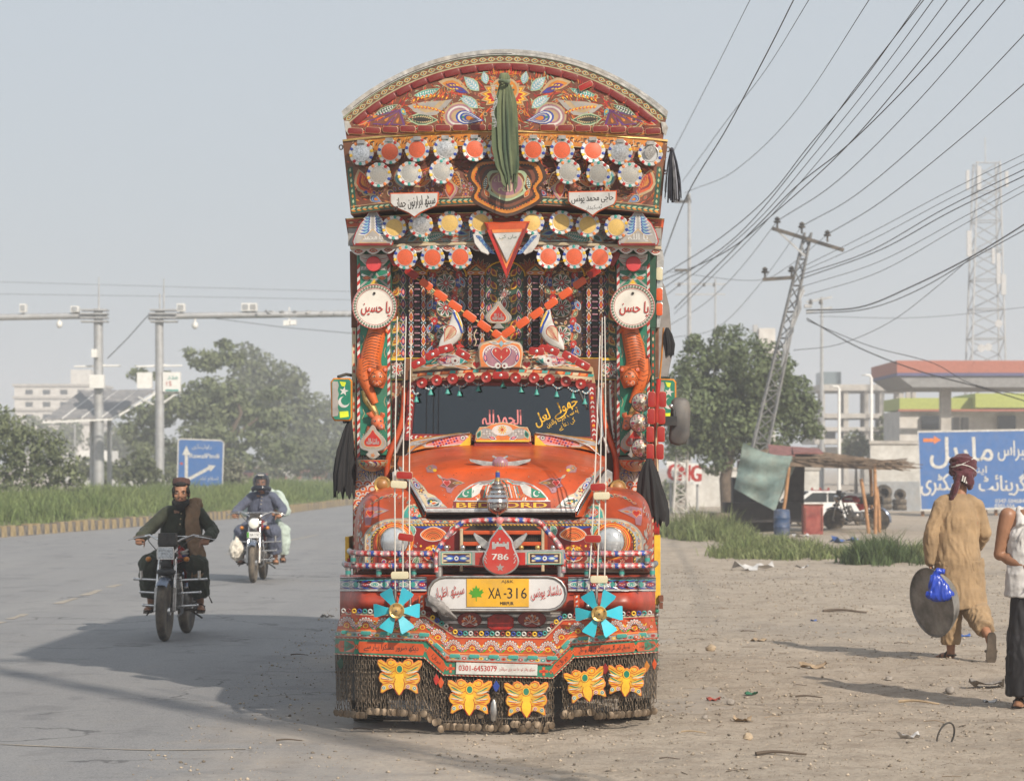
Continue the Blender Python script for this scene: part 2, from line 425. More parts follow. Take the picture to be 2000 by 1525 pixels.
CHROME=mat("chrome",(.70,.69,.68),.16,1.0,.12,30,dust=.25)
STEEL=mat("dull_steel",(.42,.41,.40),.38,1.0,.2,20,dust=.35)
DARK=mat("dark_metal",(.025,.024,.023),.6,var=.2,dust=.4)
RUBBER=mat("tyre_rubber",(.035,.033,.031),.8,var=.15,dust=.7,bump=.3,bscale=60)
GREYPL=mat("grey_plastic",(.075,.075,.078),.5,var=.12,dust=.3)
BLACKPL=mat("black_plastic",(.02,.02,.021),.45,var=.1,dust=.25)
# =================================================================== GROUND, ROAD, KERB
def ground_mat(name,kind):
 m,n,b=newmat(name);N=n.nodes;K=n.links
 tc=N.new('ShaderNodeTexCoord');P=tc.outputs['Object']
 def noise_(sc,det=6,ro=.6,vec=None):
  q=N.new('ShaderNodeTexNoise');q.inputs['Scale'].default_value=sc;q.inputs['Detail'].default_value=det;q.inputs['Roughness'].default_value=ro;K.new(vec or P,q.inputs['Vector']);return q.outputs[0]
 def ramp(v,stops):
  r=N.new('ShaderNodeValToRGB');e=r.color_ramp.elements
  while len(e)<len(stops):e.new(.5)
  for x,(p_,c)in zip(e,stops):x.position=p_;x.color=(*c,1)if len(c)==3 else c
  K.new(v,r.inputs[0]);return r.outputs[0]
 def mix(f,a,c,blend='MIX'):
  q=N.new('ShaderNodeMix');q.data_type='RGBA';q.blend_type=blend
  if isinstance(f,float):q.inputs[0].default_value=f
  else:K.new(f,q.inputs[0])
  for s_,i in((a,6),(c,7)):
   if isinstance(s_,tuple):q.inputs[i].default_value=(*s_,1)
   else:K.new(s_,q.inputs[i])
  return q.outputs[2]
 def mrange(v,a,c,lo=0.,hi=1.):
  q=N.new('ShaderNodeMapRange');q.inputs[1].default_value=a;q.inputs[2].default_value=c;q.inputs[3].default_value=lo;q.inputs[4].default_value=hi;K.new(v,q.inputs[0]);return q.outputs[0]
 def math_(op,a,c):
  q=N.new('ShaderNodeMath');q.operation=op
  for s_,i in((a,0),(c,1)):
   if isinstance(s_,(int,float)):q.inputs[i].default_value=s_
   else:K.new(s_,q.inputs[i])
  return q.outputs[0]
 dirt=mix(mrange(noise_(.5,9,.62),.35,.68),(.385,.325,.26),(.48,.415,.34))
 dirt=mix(mrange(noise_(3.2,9,.72),.47,.66,0,.7),dirt,(.255,.205,.158));dirt=mix(mrange(noise_(17,8,.75),.50,.70,0,.75),dirt,(.235,.19,.15));dirt=mix(mrange(noise_(31,6,.7),.56,.72,0,.7),dirt,(.55,.48,.40));sm_=N.new('ShaderNodeMapping');sm_.inputs['Scale'].default_value=(.28,1.9,1);sm_.inputs['Rotation'].default_value=(0,0,.12);K.new(P,sm_.inputs[0]);dirt=mix(mrange(noise_(1.0,7,.65,sm_.outputs[0]),.56,.66,0,.55),dirt,(.25,.215,.18))
 dirt=mix(mrange(noise_(.22,4,.5),.50,.68,0,.55),dirt,(.30,.265,.23))
 vo=N.new('ShaderNodeTexVoronoi');vo.inputs['Scale'].default_value=34;K.new(P,vo.inputs['Vector'])
 spk=mrange(vo.outputs['Distance'],.10,.22,1,0);pick=mrange(noise_(11,3),.52,.62)
 dirt=mix(math_('MULTIPLY',math_('MULTIPLY',spk,pick),.7),dirt,mix(vo.outputs['Color'],(.22,.19,.16),(.56,.50,.42)))
 sp=N.new('ShaderNodeSeparateXYZ');K.new(P,sp.inputs[0])
 if kind=='road':
  st=N.new('ShaderNodeMapping');st.inputs['Scale'].default_value=(1.6,.16,1);K.new(P,st.inputs[0])
  asph=mix(mrange(noise_(.9,8,.65,st.outputs[0]),.32,.70),(.168,.170,.180),(.235,.235,.240))
  asph=mix(mrange(noise_(75,3,.6),.42,.75),asph,(.30,.295,.29));asph=mix(mrange(noise_(58,3,.6),.56,.72,0,.8),asph,(.06,.06,.064));asph=mix(mrange(noise_(7,6,.7),.4,.7,0,.45),asph,(.262,.256,.25));asph=mix(mrange(noise_(1.1,7,.7),.55,.62,0,.35),asph,(.105,.105,.11))
  cr_=N.new('ShaderNodeTexVoronoi');cr_.feature='DISTANCE_TO_EDGE';cr_.inputs['Scale'].default_value=.55;nz_=N.new('ShaderNodeTexNoise');nz_.inputs['Scale'].default_value=1.6;nz_.inputs['Detail'].default_value=6;K.new(P,nz_.inputs['Vector']);vm=N.new('ShaderNodeVectorMath');vm.operation='MULTIPLY_ADD';vm.inputs[1].default_value=(1.2,1.2,0);K.new(nz_.outputs['Color'],vm.inputs[0]);K.new(P,vm.inputs[2]);K.new(vm.outputs[0],cr_.inputs['Vector']);asph=mix(math_('MULTIPLY',mrange(cr_.outputs['Distance'],.004,.014,1,0),mrange(noise_(.35,3),.5,.56,0,.7)),asph,(.05,.05,.052));asph=mix(mrange(noise_(.13,5,.6),.5,.7,0,.35),asph,(.28,.27,.258))
  e=math_('ADD',sp.outputs[0],math_('ADD',math_('MULTIPLY',noise_(.42,7,.65),3.4),math_('MULTIPLY',noise_(3.1,6,.7),1.1)))
  edge=mrange(math_('ADD',e,math_('MULTIPLY',sp.outputs[1],-.03)),-.35,1.5)
  fine=mrange(noise_(26,6,.7),.30,.62);f2=math_('MULTIPLY',edge,math_('ADD',math_('MULTIPLY',fine,.5),.5))
  col=mix(f2,asph,dirt)
  wv=mrange(noise_(1.7,6,.7),.58,.62,0,.5);col=mix(math_('MULTIPLY',wv,.16),col,(.30,.25,.20))
 else:col=dirt
 K.new(col,b.inputs['Base Color']);b.inputs['Roughness'].default_value=.9;b.inputs['Specular IOR Level'].default_value=.2 if kind!='road' else .35
 if kind=='road':b.inputs['Roughness'].default_value=.72
 bp=N.new('ShaderNodeBump');bp.inputs['Strength'].default_value=.8 if kind=='dirt' else .6;bp.inputs['Distance'].default_value=.04 if kind=='dirt' else .012
 hgt=math_('ADD',noise_(18,8,.72),math_('MULTIPLY',spk,.35))if kind=='dirt' else noise_(70,4,.7)
 K.new(hgt,bp.inputs['Height']);K.new(bp.outputs[0],b.inputs['Normal'])
 return m
DIRT=ground_mat("dry_dirt",'dirt');ROADM=ground_mat("dusty_asphalt",'road')
mb=MB();mb.add([(-800,-60,-.06),(800,-60,-.06),(800,900,-.06),(-800,900,-.06)],[(0,1,2,3)])
tag(mb.build("ground",DIRT),kind='structure')
xs=np.concatenate([np.arange(-1.2,9,.09),np.arange(9,34,.6)]);ys=np.concatenate([np.arange(7.5,30,.09),np.arange(30,60,.25),np.arange(60,130,1.2)])
def dz(x,y):
 n1=mnoise.fractal(Vector((x*.35,y*.35,0)),.9,2,4);n2=mnoise.noise(Vector((x*2.3,y*2.3,3)));n3=mnoise.noise(Vector((x*7,y*7,5)))
 n4=mnoise.noise(Vector((x*.12+4,y*.05,9)))
 v=.035*n1+.020*n2+.017*n3+.02
 ed=min(1,max(0,(x+.55+.35*mnoise.noise(Vector((.3,y*.35,1)))+.10*mnoise.noise(Vector((2.3,y*2.5,1))))/.9))if y<70 else 1
 v=max(v,-.02)*ed-.025*(1-ed)
 if x>5 or y>38:v+=.03*max(0,mnoise.noise(Vector((x*.2,y*.13,7))))
 return v
Xg,Yg=np.meshgrid(xs,ys);V=np.zeros((Xg.size,3));V[:,0]=Xg.ravel();V[:,1]=Yg.ravel();V[:,2]=[dz(a,b)for a,b in zip(Xg.ravel(),Yg.ravel())]
nx,ny=len(xs),len(ys);ii=np.arange((ny-1)*(nx-1));r_=ii//(nx-1)*nx+ii%(nx-1)
tag(link("dirt_verge",fast_mesh("dirt_verge",V,np.stack([r_,r_+1,r_+nx+1,r_+nx],1),DIRT,True)),kind='structure')
KY=[-20,10,30,44,58.5,65.8,75.1,86.6,106,140,200,320,900];KX=[-24.5,-19.5,-16.4,-14.3,-12.06,-10.85,-9.3,-7.86,-6.75,-6.1,-6.0,-7,-12]
def kx(y):return interp(y,KY,KX)
yy=np.concatenate([np.arange(-20,130,2),np.arange(130,900,20)]);V=[];
for y in yy:V+=[(kx(y),y,.004),(1.6 if y<90 else 1.6+(y-90)*.02,y,.004)]
n=len(yy);mb=MB();mb.add(V,[(2*i,2*i+1,2*i+3,2*i+2)for i in range(n-1)]);tag(mb.build("road",ROADM),kind='structure')
LINE=mat("worn_line",(.34,.30,.25),.9,var=.2,vscale=3)
mb=MB();rnd=random.Random(5)
lp=[G(px,py)for px,py in((-150,1262),(0,1215),(130,1174),(270,1130),(440,1083),(640,1040))];pp=cr(lp,8)
for i in range(len(pp)-1):
 if rnd.random()<.45:continue
 a,b=pp[i],pp[i+1];q=Vector((.05,0,0));j=[rnd.uniform(-.02,.03)for _ in range(4)]
 mb.add([a-q+Vector((j[0],0,.008)),a+q+Vector((j[1],0,.008)),b+q+Vector((j[2],0,.008)),b-q+Vector((j[3],0,.008))],[(0,1,2,3)])
tag(mb.build("lane_line",LINE),kind='structure')
mb=MB();pp=cr([G(px,py)for px,py in((-60,1452),(120,1460),(300,1466),(480,1464))],6)
for a,b in zip(pp,pp[1:]):q=Vector((0,.012+rnd.uniform(-.006,.008),0));mb.add([a-q+Vector((0,0,.008)),b-q+Vector((0,0,.008)),b+q+Vector((0,0,.008)),a+q+Vector((0,0,.008))],[(0,1,2,3)])
tag(mb.build("road_seam",LINE),kind='structure')
KYEL=mat("kerb_yellow",(.33,.25,.125),.85,var=.25,vscale=5,dust=.7);KBLK=mat("kerb_black",(.10,.095,.09),.85,var=.2,dust=.8)
mb=MB();V=[]
for y in yy:V+=[(kx(y)-.02,y,-.05),(kx(y)-.02,y,.02),(kx(y)-.3,y,.02),(kx(y)-.3,y,-.05)]
fs=[(i*4+w,i*4+(w+1)%4,(i+1)*4+(w+1)%4,(i+1)*4+w)for i in range(n-1)for w in range(3)];mb.add(V,fs);kerb=tag(mb.build("kerb",mat("kerb_base",(.25,.22,.19),.9,dust=.4)),kind='structure')
mb=MB();mb.box((0,0,.13),(.2,.275,.27),top=.95);k1=mb.mesh("kerb_stone",[KYEL]);mb=MB();mb.box((0,0,.125),(.19,.275,.26),top=.95);k2=mb.mesh("kerb_stone",[KBLK])
y=50.0;i=0;rnd=random.Random(2)
while y<112 and i<298:
 a=atan2(kx(y+.5)-kx(y-.5),1.0);link("kerb_stone",k1 if i%2 else k2,kerb,(kx(y)-.11+rnd.uniform(-.012,.012),y,rnd.uniform(-.02,.02)),(rnd.uniform(-.03,.03),rnd.uniform(-.04,.04),-a+rnd.uniform(-.03,.03)));y+=.285;i+=1
MED=mat("median_soil",(.13,.14,.06),.95,var=.3,vscale=2,dust=.3);V=[];cols_=[0,.25,1.2,3,5.5,8,14]
hz=[.2,.22,.34,.48,.56,.45,.2]
for y in yy:
 for c_,h_ in zip(cols_,hz):V.append((kx(y)-.12-c_,y,h_*(1 if y<105 else max(.4,1-(y-105)/60))+(.05*mnoise.noise(Vector((c_,y*.3,0)))if c_>0 else 0)))
m_=len(cols_);mb=MB();mb.add(V,[(i*m_+j,i*m_+j+1,(i+1)*m_+j+1,(i+1)*m_+j)for i in range(n-1)for j in range(m_-1)]);tag(mb.build("median_ground",MED,smooth=80),kind='structure')
# ------------------------------------------------------------------ grass
GRASS=mat("grass_blades",(.21,.25,.085),.7,var=.25,vscale=.45,island=.5,trans=.35,col2=(.12,.175,.055))
GRASS2=mat("weed_blades",(.15,.20,.07),.7,var=.25,vscale=1.2,island=.55,trans=.35,col2=(.21,.22,.10))
def grass(name,pts,hts,label,m=GRASS,seed=0,wd=.02):
 rs=np.random.RandomState(seed);P=np.asarray(pts);k=len(P);hts=np.asarray(hts);a=rs.uniform(0,6.28,k);w_=wd*rs.uniform(.6,1.4,k);d=np.stack([np.cos(a),np.sin(a),0*a],1);ln=rs.normal(0,.32,(k,2))
 lean=np.concatenate([ln,np.zeros((k,1))],1)*hts[:,None];up=np.array([0,0,1.0])
 b0=P-d*w_[:,None];b1=P+d*w_[:,None];mdl=P+lean*.35+up*(hts*.6)[:,None];m0=mdl-d*(w_*.8)[:,None];m1=mdl+d*(w_*.8)[:,None];tip=P+lean*1.1+up*hts[:,None]*.98
 V=np.stack([b0,b1,m1,m0,tip],1).reshape(-1,3);o=np.arange(k)*5
 F_=np.concatenate([np.stack([o,o+1,o+2],1),np.stack([o,o+2,o+3],1),np.stack([o+3,o+2,o+4],1)])
 return tag(link(name,fast_mesh(name,V,F_,m)),label,None,None,'stuff')
rs=np.random.RandomState(4);k=125000;t=rs.uniform(0,1,k);y=46+84*t**1.25;off=rs.uniform(0,1,k)**.8*7.5+.1
h=np.interp(off,[c for c in cols_],hz);jt=rs.randint(0,5200,k);R2=np.random.RandomState(77);y=np.where(rs.uniform(0,1,k)<.6,np.interp(jt,np.arange(5200),46+84*R2.uniform(0,1,5200)**1.25)+rs.normal(0,.12,k),y);off=np.where(y==46+84*t**1.25,off,np.clip((R2.uniform(0,1,5200)**.8*7.5+.1)[jt]+rs.normal(0,.08,k),.05,8));h=np.interp(off,[c for c in cols_],hz);tuft=R2.uniform(.5,1.7,5200)[jt]
base=np.stack([np.interp(y,KY,KX)-.12-off,y,h-.05],1)
cl_=np.array([mnoise.noise(Vector((a*.35,b*.35,0)))for a,b in zip(base[:,0],base[:,1])])
ht=(.10+.30*np.clip(cl_+.25,0,1)+rs.uniform(0,.2,k)**1.5*2)*tuft*np.clip(off/.8,.45,1)
grass("median_grass",base,ht,"long green grass covering the raised road median on the left",seed=5,wd=.015)
def patch(name,cpx,cpy,rx,ry,k,h0,label,seed,m=GRASS2,wd=.012):
 rs=np.random.RandomState(seed);c=G(cpx,cpy);a=rs.uniform(0,6.28,k);r=np.sqrt(rs.uniform(0,1,k));x=c.x+rx*r*np.cos(a);y=c.y+ry*r*np.sin(a)
 tc_=rs.randint(0,max(20,k//45),k);tx,ty=rs.normal(0,.10,(2,k));R2=np.random.RandomState(seed+50);ta,tr=R2.uniform(0,6.28,k),np.sqrt(R2.uniform(0,1,k));x=c.x+rx*tr[tc_]*np.cos(ta[tc_])+tx;y=c.y+ry*tr[tc_]*np.sin(ta[tc_])+ty*2;r=tr[tc_];th_=R2.uniform(.35,1.5,k)[tc_]
 f=np.array([.5+1.1*mnoise.noise(Vector((u*1.9,v*1.1,seed)))+.5*mnoise.noise(Vector((u*5,v*3,seed)))for u,v in zip(x,y)]);keep=f>.12
 x,y,f,r,th_=x[keep],y[keep],f[keep],r[keep],th_[keep];hh=h0*th_*(.45+.6*np.clip(f,0,1.2))*(1-.45*r**2)*rs.uniform(.6,1.15,len(x))
 return grass(name,np.stack([x,y,np.zeros(len(x))+.0],1),hh,label,m,seed,wd)
patch("grass_clump",1365,1050,1.15,4.2,8000,.55,"tall green grass on the dirt just right of the truck",11)
patch("grass_clump",1478,1062,.75,1.8,2600,.32,"tall grass growing in front of the blue barrel",12)
patch("grass_clump",1590,1088,1.95,2.0,7000,.32,"low grass strip in the middle of the dirt lot",13)
patch("weed_clump",1722,1103,.60,1.0,3000,.48,"dark bushy weed tuft left of the man in tan",14,mat("dark_weed",(.085,.125,.045),.7,island=.5,trans=.3),.010)
patch("grass_clump",1800,1100,.5,.9,2500,.3,"short grass between the weed tuft and the man in tan",15)
patch("grass_clump",1460,1085,.7,1.6,2500,.35,"sparse weeds at the left end of the grass strip",16)
# ------------------------------------------------------------------ pebbles
rs=np.random.RandomState(6);k=24000;y=10.5+30*rs.uniform(0,1,k)**1.5;x=np.where(rs.uniform(0,1,k)<.88,rs.uniform(-.4,8.4,k),rs.uniform(-2.2,.2,k))
r=.004+.012*rs.uniform(0,1,k)**6+.0022*(y-10)/10*rs.uniform(0,1,k)
octv=np.array([(1,0,0),(0,1,0),(-1,0,0),(0,-1,0),(0,0,.75),(0,0,-.5)],float);z=np.array([dz(a,b)if a>-1.1 else .004 for a,b in zip(x,y)])
ang=rs.uniform(0,6.28,k);sc=rs.uniform(.6,1.4,(k,6,1));ov=octv[None]*sc;ca,sa=np.cos(ang),np.sin(ang)
V=np.stack([ov[...,0]*ca[:,None]-ov[...,1]*sa[:,None],ov[...,0]*sa[:,None]+ov[...,1]*ca[:,None],ov[...,2]],2)*r[:,None,None]+np.stack([x,y,np.maximum(z,0.004)+r*.25],1)[:,None,:]
of=np.array([(0,1,4),(1,2,4),(2,3,4),(3,0,4),(1,0,5),(2,1,5),(3,2,5),(0,3,5)]);F_=(of[None]+(np.arange(k)*6)[:,None,None]).reshape(-1,3)
rs=np.random.RandomState(9);k=8200;y2=10.5+34*rs.uniform(0,1,k)**1.4;x2=rs.uniform(-.7,9,k);q=np.array([mnoise.noise(Vector((a*.9,b*.7,2)))for a,b in zip(x2,y2)])+rs.normal(0,.12,k);kp=q>.12;x2,y2=x2[kp],y2[kp];k2=len(x2);r2=rs.uniform(.010,.026,k2)*np.where(rs.uniform(0,1,k2)<.08,1.7,1);z2=np.array([dz(a,b)for a,b in zip(x2,y2)])
V2=octv[None]*rs.uniform(.5,1.4,(k2,6,1))*np.array([1,1,.6])*r2[:,None,None]+np.stack([x2,y2,z2],1)[:,None,:]
tag(link("dirt_clods",fast_mesh("dirt_clods",V2.reshape(-1,3),(of[None]+(np.arange(k2)*6)[:,None,None]).reshape(-1,3),DIRT)),"small dry clods of earth clustered on the dirt verge",None,None,'stuff')
rs=np.random.RandomState(10);mb=MB();rr_=random.Random(10)
for _ in range(420):
 x_,y_=rr_.uniform(-.6,8.6),10.5+30*rr_.random()**1.4;a_=rr_.uniform(0,6.28);l_=rr_.uniform(.03,.16);z_=dz(x_,y_)+.006;mb.tube([(x_,y_,z_),(x_+l_*.5*cos(a_)+rr_.uniform(-.01,.01),y_+l_*.5*sin(a_),z_+rr_.uniform(0,.012)),(x_+l_*cos(a_),y_+l_*sin(a_),z_)],rr_.uniform(.0012,.0035),3)
mb.build("dry_stems",mat("dry_stem",(.16,.12,.08),.9,island=.6),None,None,kind='stuff',label="dry stems and straw bits strewn over the dirt")
tag(link("gravel",fast_mesh("gravel",V.reshape(-1,3),F_,mat("pebbles",(.33,.275,.21),.95,var=.25,vscale=3,island=.55))),"small loose pebbles scattered over the dirt verge",None,None,'stuff')
# =================================================================== THE TRUCK
TX,TY,TA=-0.10,16.0,0.03
truck=empty("truck",(TX,TY,0),-TA,label="tall orange cargo truck covered in painted flowers, reflectors and chains on the road edge",cat="truck")
TM=Matrix.Translation((TX,TY,0))@Matrix.Rotation(-TA,4,'Z');TMI=TM.inverted()
def L(px,py,ly):
 ca,sa=cos(TA),sin(TA)
 Y=(ly+TX*sa+TY*ca)/((px-CX)/F*sa+ca)
 return TMI@W(px,py,Y)
def ppm(ly):return F/(TY+ly)
CAML=TMI@Vector((0,0,H))
def SP(ly,bulge=0.0,c=985.0,hw=310.0):
 def f(px,py,off=0.0):
  return L(px,py,ly-bulge*max(0,1-((px-c)/hw)**2)-off)
 return f
def bvh_of(*obs):
 V=[];Fs=[]
 for o in obs:
  me=o.data if hasattr(o,'data')else o;n=len(V);mw=o.matrix_basis if hasattr(o,'data')else Matrix()
  V+=[mw@v.co for v in me.vertices];Fs+=[tuple(i+n for i in p.vertices)for p in me.polygons]
 return BVHTree.FromPolygons(V,Fs)
def SM(*obs):
 b=bvh_of(*obs)
 def f(px,py,off=0.0):
  d=(L(px,py,0.5)-CAML).normalized();h=b.ray_cast(CAML,d)
  if h[0]is None:return None
  return h[0]-d*off
 return f
def inset(poly,d):
 k=len(poly);ar_=sum(p[0]*q[1]-q[0]*p[1]for p,q in zip(poly,poly[1:]+poly[:1]));sg=1 if ar_>0 else-1;out=[]
 for i in range(k):
  a,b,c=Vector(poly[i-1][:2]),Vector(poly[i][:2]),Vector(poly[(i+1)%k][:2])
  e1=(b-a);e2=(c-b)
  if e1.length<1e-6 or e2.length<1e-6:out.append(tuple(b));continue
  n1=Vector((-e1.y,e1.x)).normalized()*sg;n2=Vector((-e2.y,e2.x)).normalized()*sg
  m_=n1+n2
  if m_.length<.25:m_=n1
  m_=m_.normalized();cs=max(.45,m_.dot(n1));q=b+m_*(d/cs);out.append((q.x,q.y))
 return out
def plate(name,poly,ly,th,m,parent=None,bev=1.0,surf=None,smooth=None,rim=None,**k):
 """solid board with a small bevel; poly in front-view px"""
 sf=surf or SP(ly);parent=parent or truck;mb=MB()
 poly=[(p[0],p[1])for p in poly];pin=inset(poly,bev)if bev else poly
 back=[sf(x,y)+Vector((0,th,0))for x,y in poly];bm_=bev/ppm(ly)if bev else 0
 mid=[sf(x,y)+Vector((0,bm_,0))for x,y in poly];fr=[sf(x,y)for x,y in pin]
 n=len(poly);vs=back+mid+fr;fs=[tuple(range(n))];ms=[0]
 for i in range(n):
  j=(i+1)%n
  fs+=[(i,j,n+j,n+i),(n+i,n+j,2*n+j,2*n+i)];ms+=[0,1 if rim else 0]
 fs.append(tuple(range(2*n,3*n)));ms.append(0)
 o=len(mb.v);mb.v+=vs;mb.f+=fs;mb.m+=ms
 return mb.build(name,[m,rim]if rim else m,parent,smooth,**k)
def lin(a,b,n):return[(lerp(a[0],b[0],i/n),lerp(a[1],b[1],i/n))for i in range(n+1)]
def ellp(x,y,rx,ry=None,n=24,a0=0,a1=360):
 ry=ry or rx;return[(x+rx*cos(radians(a0+(a1-a0)*i/n)),y-ry*sin(radians(a0+(a1-a0)*i/n)))for i in range(n+(0 if a1-a0==360 else 1))]
AXF=Matrix(((1,0,0),(0,0,-1),(0,1,0))).to_4x4()
# --- shared reflectors -------------------------------------------------------------
R_RED=mat("red_reflector",(.34,.012,.008),.32,var=.3,vscale=30,dust=.15,dustc=(.16,.09,.06))
R_ORG=mat("orange_reflector",(.66,.095,.018),.32,var=.25,vscale=30,dust=.15,dustc=(.25,.12,.06))
R_CREAM=mat("cream_reflector",(.60,.55,.38),.35,var=.15,vscale=30,dust=.25)
R_SHD=mat("shaded_red_reflector",(.17,.010,.008),.35,var=.3,vscale=30,dust=.2,dustc=(.12,.07,.05))  # darker copy of the red reflector; crown shade is put into its colour
def stadium(w_,h_,n=5):
 r=h_/2;q_=.72;return[(x*(1-(1-q_)*.0),y)for x,y in stadium_(w_,h_,n)]
def stadium_(w_,h_,n=5):
 r=h_/2;q_=.7;return[((w_/2-r*q_)+r*q_*cos(t),r*(1 if abs(sin(t))>.95 else .62+.38*abs(sin(t))if abs(sin(t))>.5 else abs(sin(t))*1.6)*(1 if t>0 else-1))for t in[-pi/2+pi*i/n for i in range(n+1)]]+[(-(w_/2-r*q_)+r*q_*cos(t),r*(1 if abs(sin(t))>.95 else .62+.38*abs(sin(t))if abs(sin(t))>.5 else abs(sin(t))*1.6)*(1 if t<pi else-1))for t in[pi/2+pi*i/n for i in range(n+1)]]
_LZ={}
def lozenge(px,py,ly,w_,h_,ang,m,rim=None,stud=None,name="reflector",surf=None,**k):
 """rounded bar reflector with a rim; w_,h_ in px"""
 s_=1/ppm(ly);key=(m.name,rim.name if rim else '',stud.name if stud else '')
 if key not in _LZ:
  mb=MB();O=stadium(1,.46);I=stadium(.96,.42);I2=stadium(.92,.38)
  n=len(O);V=[(x,0.0,y)for x,y in O]+[(x,-.07,y)for x,y in O]+[(x,-.09,y)for x,y in I]+[(x,-.10,y)for x,y in I2]
  fs=[];ms=[]
  for q in range(3):
   for i in range(n):
    j=(i+1)%n;fs.append((q*n+i,q*n+j,(q+1)*n+j,(q+1)*n+i));ms.append(1 if q<2 else 0)
  fs.append(tuple(range(3*n,4*n)));ms.append(0);fs.append(tuple(reversed(range(n))));ms.append(1)
  mb.v=V;mb.f=fs;mb.m=ms
  if stud:mb.sph((0,-.10,0),(.10,.04,.10),8,2)
  _LZ[key]=mb.mesh(name,[m,rim or m]+([stud]if stud else[]),40)
 p=(surf or SP(ly))(px,py)
 return link(name,_LZ[key],truck,p,(0,-radians(ang),0),(w_*s_,w_*s_*.55,h_*s_/.46),**k)
 # --- the scalloped round reflectors ------------------------------------------------
_FL={}
PETAL=mat('petal_tin',(.60,.595,.58),.38,.45,.2,20,dust=.25)
LENS={'o':mat("lens_orange",(.62,.105,.035),.42,.0,.2,18,dust=.25,dustc=(.30,.10,.06)),'y':mat("lens_yellow",(.66,.44,.13),.42,.15,.15,18,dust=.25),'g':mat("lens_grey",(.42,.41,.38),.34,.35,.2,14,dust=.45),'m':mat("lens_mirror",(.68,.69,.70),.30,.85,.25,8),'r':mat("lens_red",(.52,.045,.05),.5,var=.1)}
LENS['b']=LENS['m']
JW=['teal','red','yellow','blue','lorange','teal','red','yellow','blue','lorange']
def flower_reflector(px,py,ly,r,kind,surf=None,tilt=0.0):
 key=kind
 if key not in _FL:
  n=60;O=[]
  for i in range(n):
   t=2*pi*i/n;O.append((.84+.16*abs(cos(5*t))**.6,t))
  mb=MB()
  V=[(a*cos(t),0,a*sin(t))for a,t in O]+[(a*cos(t),-.10,a*sin(t))for a,t in O]+[(a*.95*cos(t),-.14,a*.95*sin(t))for a,t in O]+[(.70*cos(t),-.12,.70*sin(t))for a,t in O]+[(.64*cos(t),-.16,.64*sin(t))for a,t in O]
  fs=[(q*n+i,q*n+(i+1)%n,(q+1)*n+(i+1)%n,(q+1)*n+i)for q in range(4)for i in range(n)]+[tuple(reversed(range(n)))]
  mb.add(V,fs);base=mb.mesh("reflector_flower",[PETAL],35)
  lb=MB();prof=[(.70,.10),(.70,.17),(.685,.19),(.665,.185),(.66,.17),(.30,.21),(0,.23)]
  lb.lathe(prof[:4],28,1,AXF,False);lb.lathe(prof[3:],28,0,AXF,False)
  lens=lb.mesh("lens",[LENS[kind],PETAL],50)
  jb=MB()
  for i in range(10):
   t=pi/2-2*pi*i/10
   jb.lathe([(.135,.11),(.13,.155),(.09,.17),(0,.175)],9,i%5,Matrix.Translation((.845*cos(t),0,.845*sin(t)))@AXF)
  jw=jb.mesh("jewels",[PAL[c]for c in JW[:5]],50)
  _FL[key]=(base,lens,jw)
 p=(surf or SP(ly))(px,py);s_=r/ppm(ly);rnd=random.Random(int(px*7+py))
 o=link("reflector_flower",_FL[key][0],truck,p,(radians(rnd.uniform(-5,9)),radians(rnd.uniform(-9,9))+tilt,radians(rnd.uniform(-7,7))),(s_,s_,s_))
 if kind!='b':link("lens",_FL[key][1],o)
 else:link("lens",_FL[key][1],o,(0.1,0,.1),(.25,.4,.5),(.9,.6,.8))
 link("jewels",_FL[key][2],o,kind='stuff')
 return o
 # =================================================================== load bed and cab shell
def yarc(x,R=478.4,c=986.0,top=98.0):return top+478.4-sqrt(max(1,R*R-(x-c)**2))
BODY=mat("body_timber",(.20,.07,.03),.6,var=.3,vscale=5,dust=.5)
bl=[(692,1150),(690,230)]+[(x,yarc(x)+12)for x in np.linspace(694,1282,16)]+[(1287,230),(1286,1150)]
mb=MB();fr=[L(x,y,1.74)for x,y in bl];mb.prism(fr,[p+Vector((0,5.2,0))for p in fr])
mb.build("load_bed",BODY,truck)
TARP=mat("grey_tarpaulin",(.24,.235,.235),.75,var=.15,vscale=5,dust=.3,bump=.25,bscale=14)
mb=MB();rows=[]
prof=[(0.0,540,1285),(.2,560,1292),(.5,600,1301),(.75,640,1306),(1,690,1309),(1.2,740,1300),(1.35,790,1291)]
nv=12;vs=[];fs=[]
for k,(t,py,px)in enumerate(prof):
 base=L(px,py,2.2);bx=L(1284,py,2.2).x-.05
 for j in range(nv+1):
  y=2.2+2.6*j/nv;sw=sin(pi*min(1,j/nv*1.0)+.9)*.02
  vs.append((base.x+sw+.01*sin(j*2.1+k),y,base.z+.012*sin(j*1.7)))
for k in range(len(prof)-1):
 for j in range(nv):fs.append((k*(nv+1)+j,k*(nv+1)+j+1,(k+1)*(nv+1)+j+1,(k+1)*(nv+1)+j))
nn=len(vs);vs+=[(L(1282,700,2.2).x-.05,v[1],v[2])for v in vs]
fs+=[tuple(nn+i for i in reversed(f))for f in fs]
e0=[k*(nv+1)for k in range(len(prof))]
for a,b in zip(e0,e0[1:]):fs.append((a,b,nn+b,nn+a))
mb.add(vs,fs);mb.build("side_tarpaulin",TARP,truck,60)
plate("side_flashing",[(1282,492),(1294,488),(1297,505),(1294,560),(1293,600),(1289,640),(1282,640)],1.62,.10,PAL['silver'])
for y,m in((535,R_CREAM),(575,R_ORG),(604,R_ORG)):lozenge(1288,y,1.60,26,13,90,m,PAL['silver'])
plate("side_flashing",[(683,490),(694,494),(694,660),(689,660),(684,560)],1.62,.10,PAL['rust'])
BACKB=PAL['dbrown']
